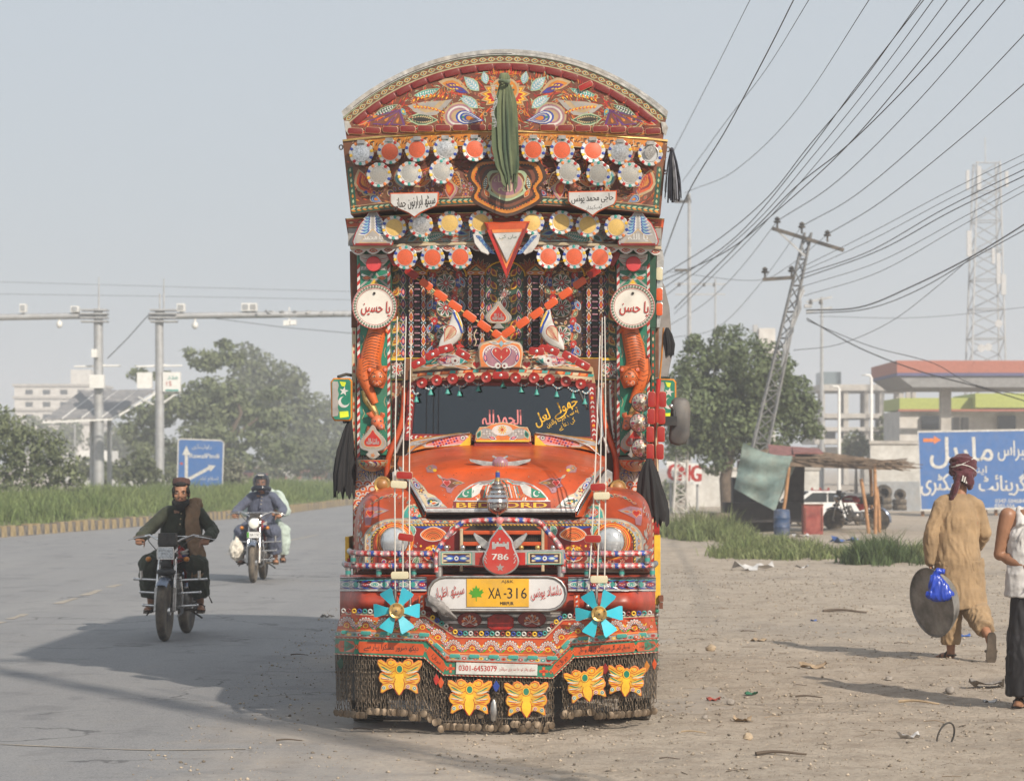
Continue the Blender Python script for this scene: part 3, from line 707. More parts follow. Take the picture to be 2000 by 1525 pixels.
plate("back_board",[(700,480),(1270,480),(1270,745),(700,745)],1.66,.06,BACKB,bev=0)
CABM=mat("cab_paint",(.50,.07,.014),.33,var=.2,dust=.3,dustc=(.22,.12,.08))
for sx in(-1,1):
 x0,x1=(760,812)if sx<0 else(1156,1206)
 plate("cab_side",[(x0,738),(x1,738),(x1,900),(x0,960)]if sx<0 else[(x0,738),(x1,738),(x1,960),(x0,900)],1.60,.05,PAL['brown'],bev=0)
for sg in(-1,1):
 X=lambda x:983+sg*(983-x);A=Art(SP(1.60),PAL)
 for x0,x1,cc in((764,762,'tan'),(769,764,'dred'),(774,767,'silver'),(781,771,'rust'),(787,775,'cream'),(792,779,'dbrown')):
  A.ribbon(cr([Vector((X(x0),742)),Vector((X(x0-1),800)),Vector((X(x1),850)),Vector((X(x1-8),890))],5),4,cc,1)
 for q in range(16):A.leaf(X(773-q*.5),752+q*8.5,9,3.4,80,('cream','red','orange')[q%3],2);A.leaf(X(785-q*.8),756+q*8,8,3,100,('dred','tan','teal')[q%3],2)
 A.filler([(X(764),745),(X(798),745),(X(796),775),(X(764),775)],14,['red','tan','orange','dred'],91,2.5,4,1.5)
 A.build("painted_ornament",truck,kind='stuff')
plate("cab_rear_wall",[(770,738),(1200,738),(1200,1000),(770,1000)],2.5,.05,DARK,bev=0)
plate("cab_roof",[(790,700),(1175,700),(1175,742),(790,742)],1.55,1.0,PAL['brown'],bev=0)
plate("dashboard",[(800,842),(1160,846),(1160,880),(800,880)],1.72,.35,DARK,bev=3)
mb=MB();c=L(868,838,1.95)
mb.tube([c+Vector((.23*cos(t),.10*sin(t),.20*sin(t)))for t in[2*pi*k/28 for k in range(28)]],.013,6,closed=True)
mb.tube([c,c+Vector((0,-.25,-.2))],.02,6);mb.bar(c+Vector((-.22,0,0)),c+Vector((.22,0,0)),.02,.02)
mb.build("steering_wheel",BLACKPL,truck,60)
for sx in(880,1080):
 mb=MB();p=L(sx,812,2.2);mb.box(p,(.48,.12,.62));mb.sph(p+Vector((0,0,.34)),(.12,.06,.11));mb.build("cab_seat",mat("seat_cloth",(.05,.03,.03),.9),truck,50)
for sg,pts in((-1,[(790,757),(787,813),(776,850),(762,884),(756,912),(757,950)]),(1,[(1172,757),(1177,813),(1188,850),(1200,884),(1204,912),(1203,950)])):
 mb=MB();mb.tube([L(p.x,p.y,1.50)for p in cr([Vector((a,b))for a,b in pts],4)],.022,8);mb.build("cab_pillar",CABM,truck,60)
 mb=MB();mb.tube([L(p.x-sg*11,p.y,1.49)for p in cr([Vector((a,b))for a,b in pts[:4]],4)],.014,8);mb.build("pillar_trim",PAL['silver'],truck,60)
 # =================================================================== windscreen
gpoly=[(812,752),(1149,755),(1154,853),(804,847)]
GLASS,n_,b_=newmat("windscreen_glass");N=n_.nodes;n_.nodes.remove(b_)
t1=N.new('ShaderNodeBsdfTransparent');t1.inputs[0].default_value=(.20,.23,.25,1)
g1=N.new('ShaderNodeBsdfGlossy');g1.inputs['Roughness'].default_value=.03;g1.inputs[0].default_value=(.75,.85,.95,1)
fz=N.new('ShaderNodeFresnel');fz.inputs[0].default_value=2.0;ms_=N.new('ShaderNodeMixShader')
n_.links.new(fz.outputs[0],ms_.inputs[0]);n_.links.new(t1.outputs[0],ms_.inputs[1]);n_.links.new(g1.outputs[0],ms_.inputs[2]);n_.links.new(ms_.outputs[0],N['Material Output'].inputs[0])
plate("windscreen",gpoly,1.52,.012,GLASS,bev=0)
frame_o=[(797,746),(1163,748),(1168,866),(790,860)]
def frame(name,outer,inner,ly,th,m,**k):
 mb=MB();n=len(outer);sf=SP(ly);A=[sf(*p)for p in outer];B=[sf(*p)for p in inner];d=Vector((0,th,0))
 vs=A+B+[p+d for p in A]+[p+d for p in B];fs=[]
 for i in range(n):
  j=(i+1)%n
  fs+=[(i,j,n+j,n+i),(n+i,n+j,3*n+j,3*n+i),(2*n+i,2*n+j,3*n+j,3*n+i),(i,j,2*n+j,2*n+i)]
 mb.add(vs,fs);return mb.build(name,m,truck,**k)
frame("windscreen_frame",frame_o,gpoly,1.47,.06,PAL['dred'])
A=Art(SP(1.47),PAL)
for p0,p1 in(((806,752),(797,853)),((1155,756),(1161,857)),((801,854),(1160,860))):
 A.ribbon([p0,p1],6.5,'red',0);A.ribbon([(p0[0],p0[1]),p1],1,'dred',1)
 for k,(x,y,a)in enumerate(A.along([p0,p1],9,3)):
  if k%3==2:A.ell(x,y,2.6,None,('yellow','teal')[k%2],2,n=8);A.ell(x,y,1.3,None,'orange',3,n=6)
  else:
   A.leaf(x-3*cos(radians(a)),y+3*sin(radians(a)),7,3,a+35,'white',2);A.leaf(x-3*cos(radians(a)),y+3*sin(radians(a)),7,3,a-35,'white',2)
A.build("painted_border",truck)
mb=MB();mb.tube([L(1170,756,1.47),L(1175,820,1.47),L(1177,850,1.46),L(1168,868,1.45)],.013,8);mb.build("pillar_trim",CHROME,truck,60)
A=Art(SP(1.517),PAL)
A.text(ar("جھولے لعل"),1085,805,30,'yellow',0,w=92,a=27,slant=.1,bold=.5)
A.text(ar("یہ سب میرے والدین"),1098,816,13,'yellow',0,w=68,a=27)
A.text(ar("کی دعا ہے"),1107,828,13,'yellow',0,w=36,a=27)
A.build("windscreen_lettering",truck);A=Art(SP(1.517),PAL);A.text(ar("الحمدللہ"),980,815,30,'pink',0,w=76,bold=.6);A.build("windscreen_lettering",truck)
for x in(921,1037):
 mb=MB();p=L(x,783,1.60);k=1/ppm(1.6)
 mb.lathe([(.3*k,12*k),(3*k,8*k),(9*k,0),(9.5*k,-2*k)],10,0,Matrix.Translation(p))
 for j in range(9):
  t=2*pi*j/9
  for q in range(6):mb.sph(p+Vector((8.5*k*cos(t),8.5*k*sin(t),-(4+q*4.2)*k)),1.0*k,5)
 mb.build("bead_pendant",PAL['cream'],truck,50)
mb=MB();mb.tube([L(812,788,1.6),L(830,772,1.6),L(838,760,1.6)],.008,6);mb.build("wiper_arm",BLACKPL,truck)
mb=MB();mb.tube([L(1148,800,1.5),L(1138,780,1.5),L(1130,762,1.5)],.010,6);mb.build("wiper_arm",BLACKPL,truck)
# =================================================================== CROWN (arched top), lamp box, cornice
CR_LY=1.36
crown=plate("crown_board",[(677,272),(669,219)]+[(x,yarc(x))for x in np.linspace(676,1296,40)]+[(1303,219),(1295,273)],CR_LY,.10,PAL['rust'],bev=0)  # dark rust ground; the crown's shade is put into this colour
def arcpts(R,x0,x1,n=48):return[(x,576.4-sqrt(R*R-(x-986)**2))for x in np.linspace(x0,x1,n)]
mb=MB();O=arcpts(480,667,1305);I=arcpts(469,671,1301)
d=Vector((0,.30,0));vs=[];n=len(O)
for a,b in zip(O,I):vs+=[L(*b,CR_LY-.012),L(*a,CR_LY-.012),L(*a,CR_LY)+d,L(*b,CR_LY)+d]
fs=[];
for i in range(n-1):
 for q in range(4):fs.append((i*4+q,i*4+(q+1)%4,(i+1)*4+(q+1)%4,(i+1)*4+q))
TINRIM=mat("white_tin",(.40,.395,.38),.5,.35,var=.25,vscale=14,dust=.45,bump=.3,bscale=25)
fs+=[(0,1,2,3),((n-1)*4,(n-1)*4+3,(n-1)*4+2,(n-1)*4+1)]
mb.add(vs,fs);rim=mb.build("crown_rim",TINRIM,truck)
A=Art(SP(CR_LY-.012),PAL);A.ribbon(arcpts(471.5,690,1000),1.1,'black',0);A.ribbon(arcpts(475,980,1290),.8,'grey',0);A.build("rim_seam",truck)
for x0,y0 in((672,236),(1291,238)):plate("corner_tin",[(x0,y0),(x0+9,y0+1),(x0+14,y0+12),(x0+9,y0+28),(x0+3,y0+20)],CR_LY-.012,.012,TINRIM,bev=0)
A=Art(SP(CR_LY),PAL);c=986
A.ribbon(arcpts(461,674,1298),15,'lgreen',0);A.ribbon(arcpts(461,674,1298),11.5,'brown',1);A.ribbon(arcpts(453.5,678,1294),1.6,'tan',1)
for x,y,a in A.along(arcpts(461,676,1296,90),17,8):
 A.leaf(x-8*cos(radians(a)),y+8*sin(radians(a)),16,9.5,a,'lgreen',2);A.leaf(x-6.3*cos(radians(a)),y+6.3*sin(radians(a)),12.6,6.2,a,'amber',3);A.leaf(x-4*cos(radians(a)),y+4*sin(radians(a)),8,3.6,a,'dgreen',4);A.ell(x,y,1.1,None,'white',5,n=6)
A.ribbon(arcpts(446,690,1282),13,'dred',0.5)
A.hatch([(688,262),(690,245)]+arcpts(438,700,1272,20)+[(1284,245),(1286,262)],2600,['orange','amber','dred','rust','brown','dred','lgreen','red'],3,(8,16),1.7,lambda x,y:(30 if x<986 else 150)+50*sin(x*.06+y*.03)+30*sin(y*.11))  # strokes picked dark, so the crown's shade sits in the paint colours
for sg in(-1,1):
 X=lambda x:c+sg*(c-x);G_=lambda a:a if sg<0 else 180-a
 def Lf(x0,y0,x1,y1,w_,cols,kind='v',l=3,bend=0.0,n=8):
  X0,X1=X(x0),X(x1);a=math.degrees(atan2(-(y1-y0),X1-X0));Ln=math.hypot(X1-X0,y1-y0)
  (A.vleaf if kind=='v' else A.nleaf)(X0,y0,Ln,w_,a,cols,l,**({'bend':bend*(1 if sg<0 else-1)}if True else{}),**({'n':n}if kind=='v' else{}))
 for k in range(26):
  t=k/25;A.leaf(X(lerp(700,960,t)),lerp(246,150,t)+5*sin(k*2.2),26,4,G_(20+40*sin(k)),('orange','amber','red')[k%3],1)
 for k in range(24):
  A.leaf(X(705+k*11),240-(k%5)*9,20,3.2,G_(60-k*6%120),('amber','orange','dred')[k%3],1.5)
 Lf(731,226,777,204,14,['lgreen','dgreen','white'],n=7)
 Lf(808,187,860,172,16,['lgreen','teal','white'],n=8,bend=.06)
 Lf(856,160,918,184,24,['tan','amber','purple'],'n',3,-.10)
 Lf(884,171,915,182,12,['purple','blue','purple'],'n',6)
 for k in range(6):A.drop(X(884+k%3*6),168+(k//3)*7,6,2.6,G_(160),'yellow',9)
 Lf(796,207,884,194,30,['grey','tan','grey'],'n',3,.14)
 for k in range(9):
  A.drop(X(806+k*8),200-9*sin(k/8*2.6),9,4.6,G_(58),'orange',7);A.drop(X(806.5+k*8),199.5-9*sin(k/8*2.6),6,2.6,G_(58),'yellow',8)
  A.drop(X(806+k*7),206+1.4*k-4*sin(k/8*3),9,4.6,G_(-38),'orange',7);A.drop(X(806.5+k*7),206.5+1.4*k-4*sin(k/8*3),6,2.6,G_(-38),'yellow',8)
 Lf(796,232,856,235,25,['lgreen','dgreen','tan'],n=10)
 A.leaf(X(804),233,40,9,G_(-2),'black',6)
 for k,cc in enumerate(['tan','mauve','white','mauve','tan']):A.ell(X(896),226,31-4*k,26-3.6*k,cc,3+k,G_(15),18)
 A.nleaf(X(945),236,56,27,G_(170),['blue','white','blue','grey','blue','amber'],9,drop=True)
 A.ell(X(904),229,3,2,'green',16)
 for k in range(3):
  x0,y0=(782,213);x1=(703,741,776)[k];y1=(237,243,244)[k]
  A.poly([(X(x0),y0),(X(x1-14),y1),(X(x1+16),y1+2)],'purple',4);A.poly([(X(x0-3),y0+6),(X(x1-10),y1-2),(X(x1+11),y1)],'rust',5);A.drop(X(lerp(x0,x1,.55)),lerp(y0,y1,.55),11,5,G_(-110-(2-k)*28),'amber',6)
 A.nleaf(X(784),212,16,9,G_(-60),['lblue','teal','yellow'],6);A.nleaf(X(690),245,34,8,G_(18),['tan','orange','red'],4);A.nleaf(X(700),258,24,6,G_(0),['tan','orange','red'],3)
 for(x0,y0,x1,y1,w_)in((936,178,906,150,22),(950,165,944,139,16),(934,212,902,186,20),(920,206,898,190,10)):
  Lf(x0,y0,x1,y1,w_,['lgreen','lblue','white'],n=6,l=6)
 for(a,ln)in((150,36),(176,40),(196,38),(216,34),(128,30)):
  A.nleaf(X(976),186,ln,17,G_(a),['tan','amber','yellow','red'],8)
 for k in range(7):A.leaf(X(958+k*4),148,20,3,G_(110-k*4),('orange','red','amber')[k%3],3)
A.ell(c,176,28,25,'tan',13,n=20);A.ell(c,176,24,21,'amber',14,n=20)
for k in range(12):A.ell(c+17*cos(k*.52),176+15*sin(k*.52),2.2,None,('dgreen','lgreen')[k%2],15,n=7)
A.filler([(690,240),(800,170),(986,140),(1170,170),(1280,240),(1280,250),(690,250)],120,['red','amber','orange','dgreen','rust'],3,3,6,1.8)
A.build("painted_ornament",truck,kind='stuff')
for x,y,a in A.along(arcpts(446,694,1278,90),33.5,13):
 if abs(x-1150)>15:lozenge(x,y,CR_LY-.008,30,12.5,a,R_SHD,PAL['dred'])
lozenge(1144,168,CR_LY-.02,30,12,25,R_RED,PAL['tan'])
for k in range(18):
 x=694+k*34.2
 if k not in(10,):lozenge(x,249+8*((x-986)/300)**2,CR_LY-.008,31,12.5,(986-x)/300*-3,R_SHD,PAL['tan'])
 # --- lamp box under the crown ------------------------------------------------------
BX=SP(1.26,.10)
box_t=[(x,256+18.5*((x-986)/317)**2)for x in np.linspace(669,1304,20)]
box_b=[(x,400+19*((x-986)/302)**2)for x in np.linspace(1290,685,20)]
mb=MB();fr=[BX(*p)for p in box_t+box_b];mb.prism(fr,[Vector((p.x,1.72,p.z))for p in fr]);mb.build("lamp_box",PAL['brown'],truck)
mb=MB();fr=[BX(x,y-1.5,.012)for x,y in box_t]+[BX(x,y+2.2,.012)for x,y in box_t[::-1]];mb.prism(fr,[p+Vector((0,.2,0))for p in fr]);mb.build("box_edging",PAL['gold'],truck)
A=Art(BX,PAL)
def by(x,t):return lerp(256+18.5*((x-986)/317)**2,400+19*((x-986)/302)**2,t)
def bx(x,t):return 986+(x-986)*lerp(1,.953,t)
def row(t,n=30,x0=672,x1=1300):return[(bx(x,t),by(x,t))for x in np.linspace(x0,x1,n)]
A.ribbon(row(.10),24,'amber',0);A.ribbon(row(.19),1.5,'tan',1)
for k,(x,y,a)in enumerate(A.along(row(.11),26,10)):
 for j in range(6):A.leaf(x+(j-2.5)*3.6,y+3,10,2.2,a+105-j*22,('dbrown','cream','dbrown')[j%3],1)
 A.leaf(x-12,y-5,9,4,a+10,'dbrown',1);A.ell(x+11,y-5,1.3,None,'black',1,n=6)
A.poly(row(.20)+row(.37)[::-1],'rust',0.4);A.poly(row(.38)+row(.95)[::-1],'rust',0.2);A.hatch(row(.38)+row(.93)[::-1],1500,['orange','amber','dred','dbrown','rust','brown'],4,(7,15),2.0);A.hatch(row(.2)+row(.37)[::-1],500,['orange','amber','dred','tan'],5,(6,11),1.6);A.hatch(row(.02)+row(.18)[::-1],500,['dbrown','yellow','orange','cream'],6,(5,9),1.2,lambda x,y:70*sin(x*.24),l=.5)
for k,(x,y,a)in enumerate(A.along(row(.28),15,4)):A.nleaf(x-6,y,13,8,a+(25 if k%2 else-25),['tan','dred','orange'],1)
A.ribbon(row(.94),11,'dgreen',2);A.ribbon(row(.885),1.2,'tan',3)
for k,(x,y,a)in enumerate(A.along(row(.94),11,5)):A.leaf(x-5,y,10,4,a+18,'lgreen',3);A.leaf(x-5,y,10,4,a-18,'amber',3)
for e in(678,1294):
 A.ribbon([(bx(e,t),by(e,t))for t in(.36,.6,.95)],11,'dgreen',2)
 for k in range(8):
  t=.4+.07*k;A.leaf(bx(e,t),by(e,t)+4,8,4,90,('lgreen','amber')[k%2],3)
for sg in(-1,1):
 X=lambda x:986+sg*(986-x);G_=lambda a:a if sg<0 else 180-a
 A.nleaf(X(700),330,62,30,G_(-62),['tan','orange','dred','amber'],3,.12*-sg);A.nleaf(X(746),395,26,17,G_(155),['tan','blue','lblue','blue','amber'],5,drop=True)
 for k in range(7):A.drop(X(706+k*3),350+k*5,11,5,G_(75),'red',6);A.drop(X(707+k*3),349+k*5,7,2.6,G_(75),'amber',7)
 A.nleaf(X(775),332,40,24,G_(-70),['tan','lblue','teal','lgreen'],3);
 for k in range(6):A.nleaf(X(815),366,34,11,G_(30+k*22),['tan',('orange','dred','purple')[k%3],'amber'],5)
 A.nleaf(X(880),392,52,26,G_(105),['mauve','tan','red','orange','amber'],4,.15*-sg);A.vleaf(X(878),330,46,20,G_(-60),['tan','rust','amber'],5)
 A.nleaf(X(850),398,40,14,G_(150),['tan','dgreen','lgreen'],4)
A.filler([(700,332),(1280,332),(1272,392),(986,388),(705,392)],150,['red','amber','orange','dgreen','purple','blue','dred'],5,4,8,2)
mcol=['dbrown','amber','dbrown','rust','dbrown','lgreen','brown']
base=cr([Vector(p)for p in[(0,-50),(22,-38),(50,-34),(62,-10),(50,8),(56,26),(30,42),(0,52),(-30,42),(-56,26),(-50,8),(-62,-10),(-50,-34),(-22,-38)]],3,True)
for k,cc in enumerate(mcol):
 f=1.25-k*.115;A.poly([(990+p.x*f,358+p.y*f)for p in base],cc,8+k)
for x,y,a in A.along([(990+p.x*1.02,358+p.y*1.02)for p in base],6):A.ell(x,y,1.7,None,('amber','orange')[int(x)%2],12,n=6)
for sg in(-1,1):A.vleaf(990+sg*44,372,30,12,90+sg*8,['amber','dgreen','white'],16);A.nleaf(990+sg*34,386,20,10,90-sg*30,['tan','red','amber'],16)
A.poly([(990+33*cos(t),359+25*sin(t)*(1.15 if sin(t)>0 else 1))for t in[2*pi*k/20 for k in range(20)]],'tan',17);A.poly([(990+30*cos(t),359+23*sin(t))for t in[2*pi*k/20 for k in range(20)]],'mauve',18)
A.text(ar("ماشاء"),984,350,15,'cream',19,w=40,bold=.4);A.text(ar("اللہ"),990,366,16,'cream',19,w=34,bold=.4)
A.build("painted_ornament",truck,kind='stuff')
for x,y,kd in zip((706,761,815,870,927,975,1042,1098,1158,1211,1270),(300,297,293,292,292,293,293,294,295,298,301),'moomoyooomb'):
 flower_reflector(x,y,1.24,24.5,'o' if kd=='y' else kd,SP(1.20,.10))
for x,y in zip((740,800,862,1110,1169,1230),(342,340,336,336,339,342)):flower_reflector(x,y,1.22,24.5,'g',SP(1.18,.10))
shield=[(-48,-22),(48,-24),(47,-4),(43,4),(28,10),(12,18),(0,27),(-12,18),(-28,11),(-43,4),(-48,-2)]
BORDER=PAL['orange'];PLATEM=PAL['grey2']=P_('plate_grey',(.47,.47,.46),.4,var=.12,vscale=9,dust=.2)
for cx_,cy_,t1_,t2_ in((809,399,"سیٹھ ابرارنون جمانی",None),(1157,396,"حاجی محمد یونس","ٹھیکیدار")):
 pl=plate("name_plate",[(cx_+x,cy_+y)for x,y in shield],1.10,.012,PLATEM,bev=2.2,rim=BORDER)
 A=Art(SP(1.10),PAL);A.poly([(cx_+x*.93,cy_+y*.88)for x,y in shield],'cream',0);A.poly([(cx_+x*.92,cy_+y*.87)for x,y in shield],'grey2',1)
 A.text(ar(t1_),cx_,cy_-(3 if not t2_ else 8),25 if not t2_ else 18,'black',2,w=82,a=6 if not t2_ else 3,bold=.35)
 if t2_:A.text(ar(t2_),cx_+3,cy_+9,11,'black',2,w=32,a=4)
 A.build("lettering",pl)
 # --- cornice -----------------------------------------------------------------------
CN=SP(1.40,.04)
ct=[(x,414+13*((x-986)/311)**2)for x in np.linspace(674,1298,20)];cb=[(x,476+9*((x-986)/303)**2)for x in np.linspace(1290,684,20)]
mb=MB();fr=[CN(*p)for p in ct+cb];mb.prism(fr,[Vector((p.x,1.72,p.z))for p in fr]);mb.build("cornice",PAL['rust'],truck)
A=Art(CN,PAL)
def cy(x,t):return lerp(414+13*((x-986)/311)**2,476+9*((x-986)/303)**2,t)
def crow(t,x0=680,x1=1292,n=30):return[(x,cy(x,t))for x in np.linspace(x0,x1,n)]
A.ribbon(crow(.16,677,1296),17,'orange',0);A.ribbon(crow(.02,677,1296),2,'gold',1);A.ribbon(crow(.30),1.5,'tan',1)
for k,(x,y,a)in enumerate(A.along(crow(.16),19,6)):A.nleaf(x-8,y,17,8,a,['dred','amber','cream'],1);A.ell(x+10,y,1.3,None,'dred',2,n=6)
A.poly(crow(.34)+crow(.92)[::-1],'grey',0.3)
for sg in(-1,1):
 X=lambda x:986+sg*(986-x);G_=lambda a:a if sg<0 else 180-a
 for k in range(9):A.leaf(X(800),472-k*1,130-k*9,6,G_(4+k*2.2),('orange','red','lorange','amber')[k%4],1+k*.3,.04*sg)
 A.vleaf(X(815),470,62,22,G_(14),['tan','teal','white'],5,n=10);A.nleaf(X(792),474,36,16,G_(32),['tan','lblue','dgreen'],6);A.nleaf(X(882),452,40,14,G_(-10),['tan','lblue','blue'],6)
 A.nleaf(X(915),470,34,18,G_(60),['white','blue','lblue'],6,drop=True);A.flower(X(905),442,8,6,['lblue','blue','amber'],6)
A.hatch([(690,446),(1280,446),(1280,472),(690,472)],800,['teal','lblue','tan','red','dgreen','white'],9,(8,16),1.6,lambda x,y:20*sin(x*.05));A.filler([(700,448),(1270,448),(1270,470),(700,470)],60,['teal','lblue','orange','red','blue','grey'],9,3,7,3)
A.build("painted_ornament",truck,kind='stuff')
plate("cornice_moulding",[(x,cy(x,.97)-2)for x in np.linspace(684,1292,16)]+[(x,cy(x,.97)+4)for x in np.linspace(1292,684,16)],1.33,.1,PAL['cream'],bev=1)
sk=[]
for k in range(21):
 x0=686+k*29;
 for j in range(6):t=j/5;xx=x0+29*t;sk.append((xx,cy(xx,1.0)+6+9*sin(pi*t)))
sk=[p for p in sk if p[0]<1291]
plate("scalloped_skirt",[(x,cy(x,1.0)-1)for x in np.linspace(1290,686,16)][::-1]+sk[::-1],1.35,.01,PAL['white'],bev=.8)
A=Art(SP(1.35),PAL)
for k in range(21):
 x=700.5+k*29;y=cy(x,1.0)+6
 if x<1288:A.leaf(x-9,y+1,18,8,0,'red',0);A.leaf(x-6,y+1,12,4.4,0,'cream',1);A.leaf(x-4,y+1,8,2.4,0,'dred',2)
A.build("painted_ornament",truck,kind='stuff')
for sg,cx_ in((-1,728),(1,1246)):
 O=[(0,-42),(9,-36),(17,-22),(27,-12),(36,6),(41,24),(38,32),(-38,32),(-40,24),(-34,6),(-25,-12),(-16,-22),(-8,-36)]
 g=plate("gable_plaque",[(cx_+x,448+y)for x,y in O],1.27,.03,PAL['silver'],bev=2,rim=PAL['red'])
 A=Art(SP(1.27),PAL);A.poly([(cx_+x*.88,448+y*.88)for x,y in O],'grey',0)
 for k in range(6):
  t=k/5
  for s2 in(-1,1):
   a=90+s2*0;x0=cx_+s2*(5+15*t);y0=420+26*t
   A.nleaf(cx_+s2*2,y0+1,18+12*t,8.5,(-22 if s2>0 else 202),['white','blue','lblue'],2+k*.3,.1*s2)
 A.poly([(cx_,446),(cx_+28,475),(cx_-28,475)],'tan',6);A.poly([(cx_,450),(cx_+25,473),(cx_-25,473)],'grey',7)
 A.text(ar("یا محمد" if sg<0 else "یا اللہ"),cx_,464,15,'white',9,w=38,bold=.3);A.ribbon([(cx_-34,477),(cx_+34,477)],4,'dred',8)
 A.build("painted_ornament",g,kind='stuff')
for x,y,kd in zip((770,822,879,939,1039,1096,1148,1204),(445,440,436,435,435,435,440,444),'ymyyyyyy'):flower_reflector(x,y,1.26,24.5,kd)
for x,y in zip((792,845,899,1071,1122,1172),(503,503,502,502,502,503)):flower_reflector(x,y,1.27,24,'o')
mb=MB()
for x,y,k_ in((706,276,0),(761,272,0),(815,269,0),(870,267,0),(927,266,0),(1042,266,0),(1098,267,0),(1158,270,0),(1211,274,0),(1270,278,0)):mb.box(BX(x,y+3,.04),(.05,.10,.025))
mb.build("lamp_brackets",STEEL,truck,kind='stuff')
tri=plate("warning_triangle",[(945,434),(1035,432),(989,544)],1.20,.04,R_RED,bev=2.5,rim=PAL['orange'])
A=Art(SP(1.20),PAL);A.poly([(957,440),(1024,438),(989,525)],'lorange',0);A.poly([(953,437),(1029,435),(1025,447),(955,449)],'orange',1);A.poly([(951,449),(958,449),(990,528),(989,540)],'red',1);A.poly([(1030,435),(1033,437),(989,542),(990,526)],'dred',1)
A.build("painted_border",tri)
plate("triangle_glass",[(962,455),(1019,453),(990,513)],1.185,.01,PAL['silver'],tri,bev=1)
A=Art(SP(1.183),PAL);A.poly([(964,456),(1017,454),(990,509)],'grey2',0);A.text(ar("ماں کی"),992,463,9,'dgreen',1,w=34);A.text(ar("مرحوم"),990,482,13,'white',1,w=20);A.text(ar("دعا"),976,466,8,'cream',1,w=12);A.build("lettering",tri)
for sg in(-1,1):
 O=[(0,0),(12,-4),(20,4),(26,22),(34,36),(30,40),(16,34),(4,18)]
 X=lambda x:989+sg*x
 w_=plate("feather_wing",[(X(66-x),458+y)for x,y in O],1.25,.02,PAL['white'],bev=1.2)
 A=Art(SP(1.25),PAL)
 for k in range(5):A.nleaf(X(60-k*6),460+k*7,18,6.5,(-30 if sg<0 else 210),['blue','lblue','blue'],1+.3*k)
 A.build("painted_ornament",w_,kind='stuff')
 # =================================================================== CARVED BOARD over the cab (columns, posts)
BK=SP(1.66);A=Art(BK,PAL)
A.poly([(762,486),(1206,486),(1206,708),(762,708)],'dbrown',0)
FC=['red','amber','blue','orange','dgreen','white','yellow']
def mir(sg,c=984.0):return(lambda x:c+sg*(c-x)),(lambda a:a if sg<0 else 180-a)
for sg in(-1,1):
 X,G_=mir(sg)
 A.poly([(X(762),495),(X(794),495),(X(794),700),(X(762),700)],'dgreen',1)
 for k in range(8):
  y=520+k*24;A.nleaf(X(766),y+12,26,13,G_(62),['tan','yellow','dred','amber'],3,.12*-sg);A.nleaf(X(788),y+14,26,12,G_(92),['cream','blue','dred','pink'],3)
  A.flower(X(775),y+20,5.5,6,['tan','red','amber'],6);A.ell(X(782),y+2,2.4,None,'orange',6,n=7);A.ell(X(770),y-2,1.6,None,'white',6,n=6)
 A.poly([(X(832),505),(X(908),505),(X(908),700),(X(832),700)],'dbrown',1)
 for y in(553,601,655):
  A.flower(X(871),y,18,8,['white','dred','red','white'],8,12);A.ring(X(871),y,17,19.5,'tan',5,14);A.ell(X(871),y,17.5,None,'dgreen',6,n=16)
 for k in range(13):
  y=522+k*15;dx=26+6*sin(k*1.3)
  for s2 in(-1,1):
   A.ell(X(871+s2*dx*.8),y,6.5,8,('orange','red','blue')[k%3],3+(k%2)*.5,20*s2,10);A.ell(X(871+s2*dx*.8),y,2.1,None,'white',5,n=7);A.ell(X(871+s2*dx*.8),y,1.1,None,'dred',6,n=6)
   if k%3==2:A.nleaf(X(871+s2*36),y+9,24,12,G_(90+s2*24),['white','blue','lblue','red'],7)
   if k%3==0:A.nleaf(X(871+s2*22),y+8,18,9,G_(90-s2*34),['tan','dgreen','lgreen'],7)
 A.filler([(X(834),512),(X(906),512),(X(906),696),(X(834),696)],70,FC,21,3,5.5,2,'tan')
 for x0 in(812,934,846):
  for k in range(7):A.nleaf(X(x0),530,27 if x0!=846 else 20,9,G_(90+(k-3)*24),['tan','dred','orange','amber'],5+k*.2)
  A.ell(X(x0),528,5,None,'amber',9,n=8)
A.poly([(948,520),(1022,520),(1022,700),(948,700)],'dgreen',1)
for k in range(7):
 y=528+k*25
 for s2 in(-1,1):
  A.nleaf(984+s2*12,y+14,26,15,90-s2*40,['dbrown','yellow','amber','dred'],4);A.nleaf(984+s2*31,y+10,24,11,90+s2*8,['cream','blue','dred','pink'],4);A.ell(984+s2*22,y,3.2,None,('orange','red')[k%2],6,n=8)
for y,r in((548,14),(575,11),(590,8)):A.flower(985,y,r,8,['white','dred','red','white'],9);A.ell(985,y,r*.9,None,'dbrown',8.5,n=14)
A.nleaf(985,612,40,18,90,['tan','dgreen','white','red'],8)
A.filler([(950,525),(1020,525),(1020,690),(950,690)],60,FC,22,2.6,5,2,'tan')
A.hatch([(764,520),(1204,520),(1204,698),(764,698)],2400,['red','amber','blue','orange','dgreen','white','tan','mauve'],2,(4,9),1.7)
A.build("painted_ornament",truck,kind='stuff')
PIL=[]
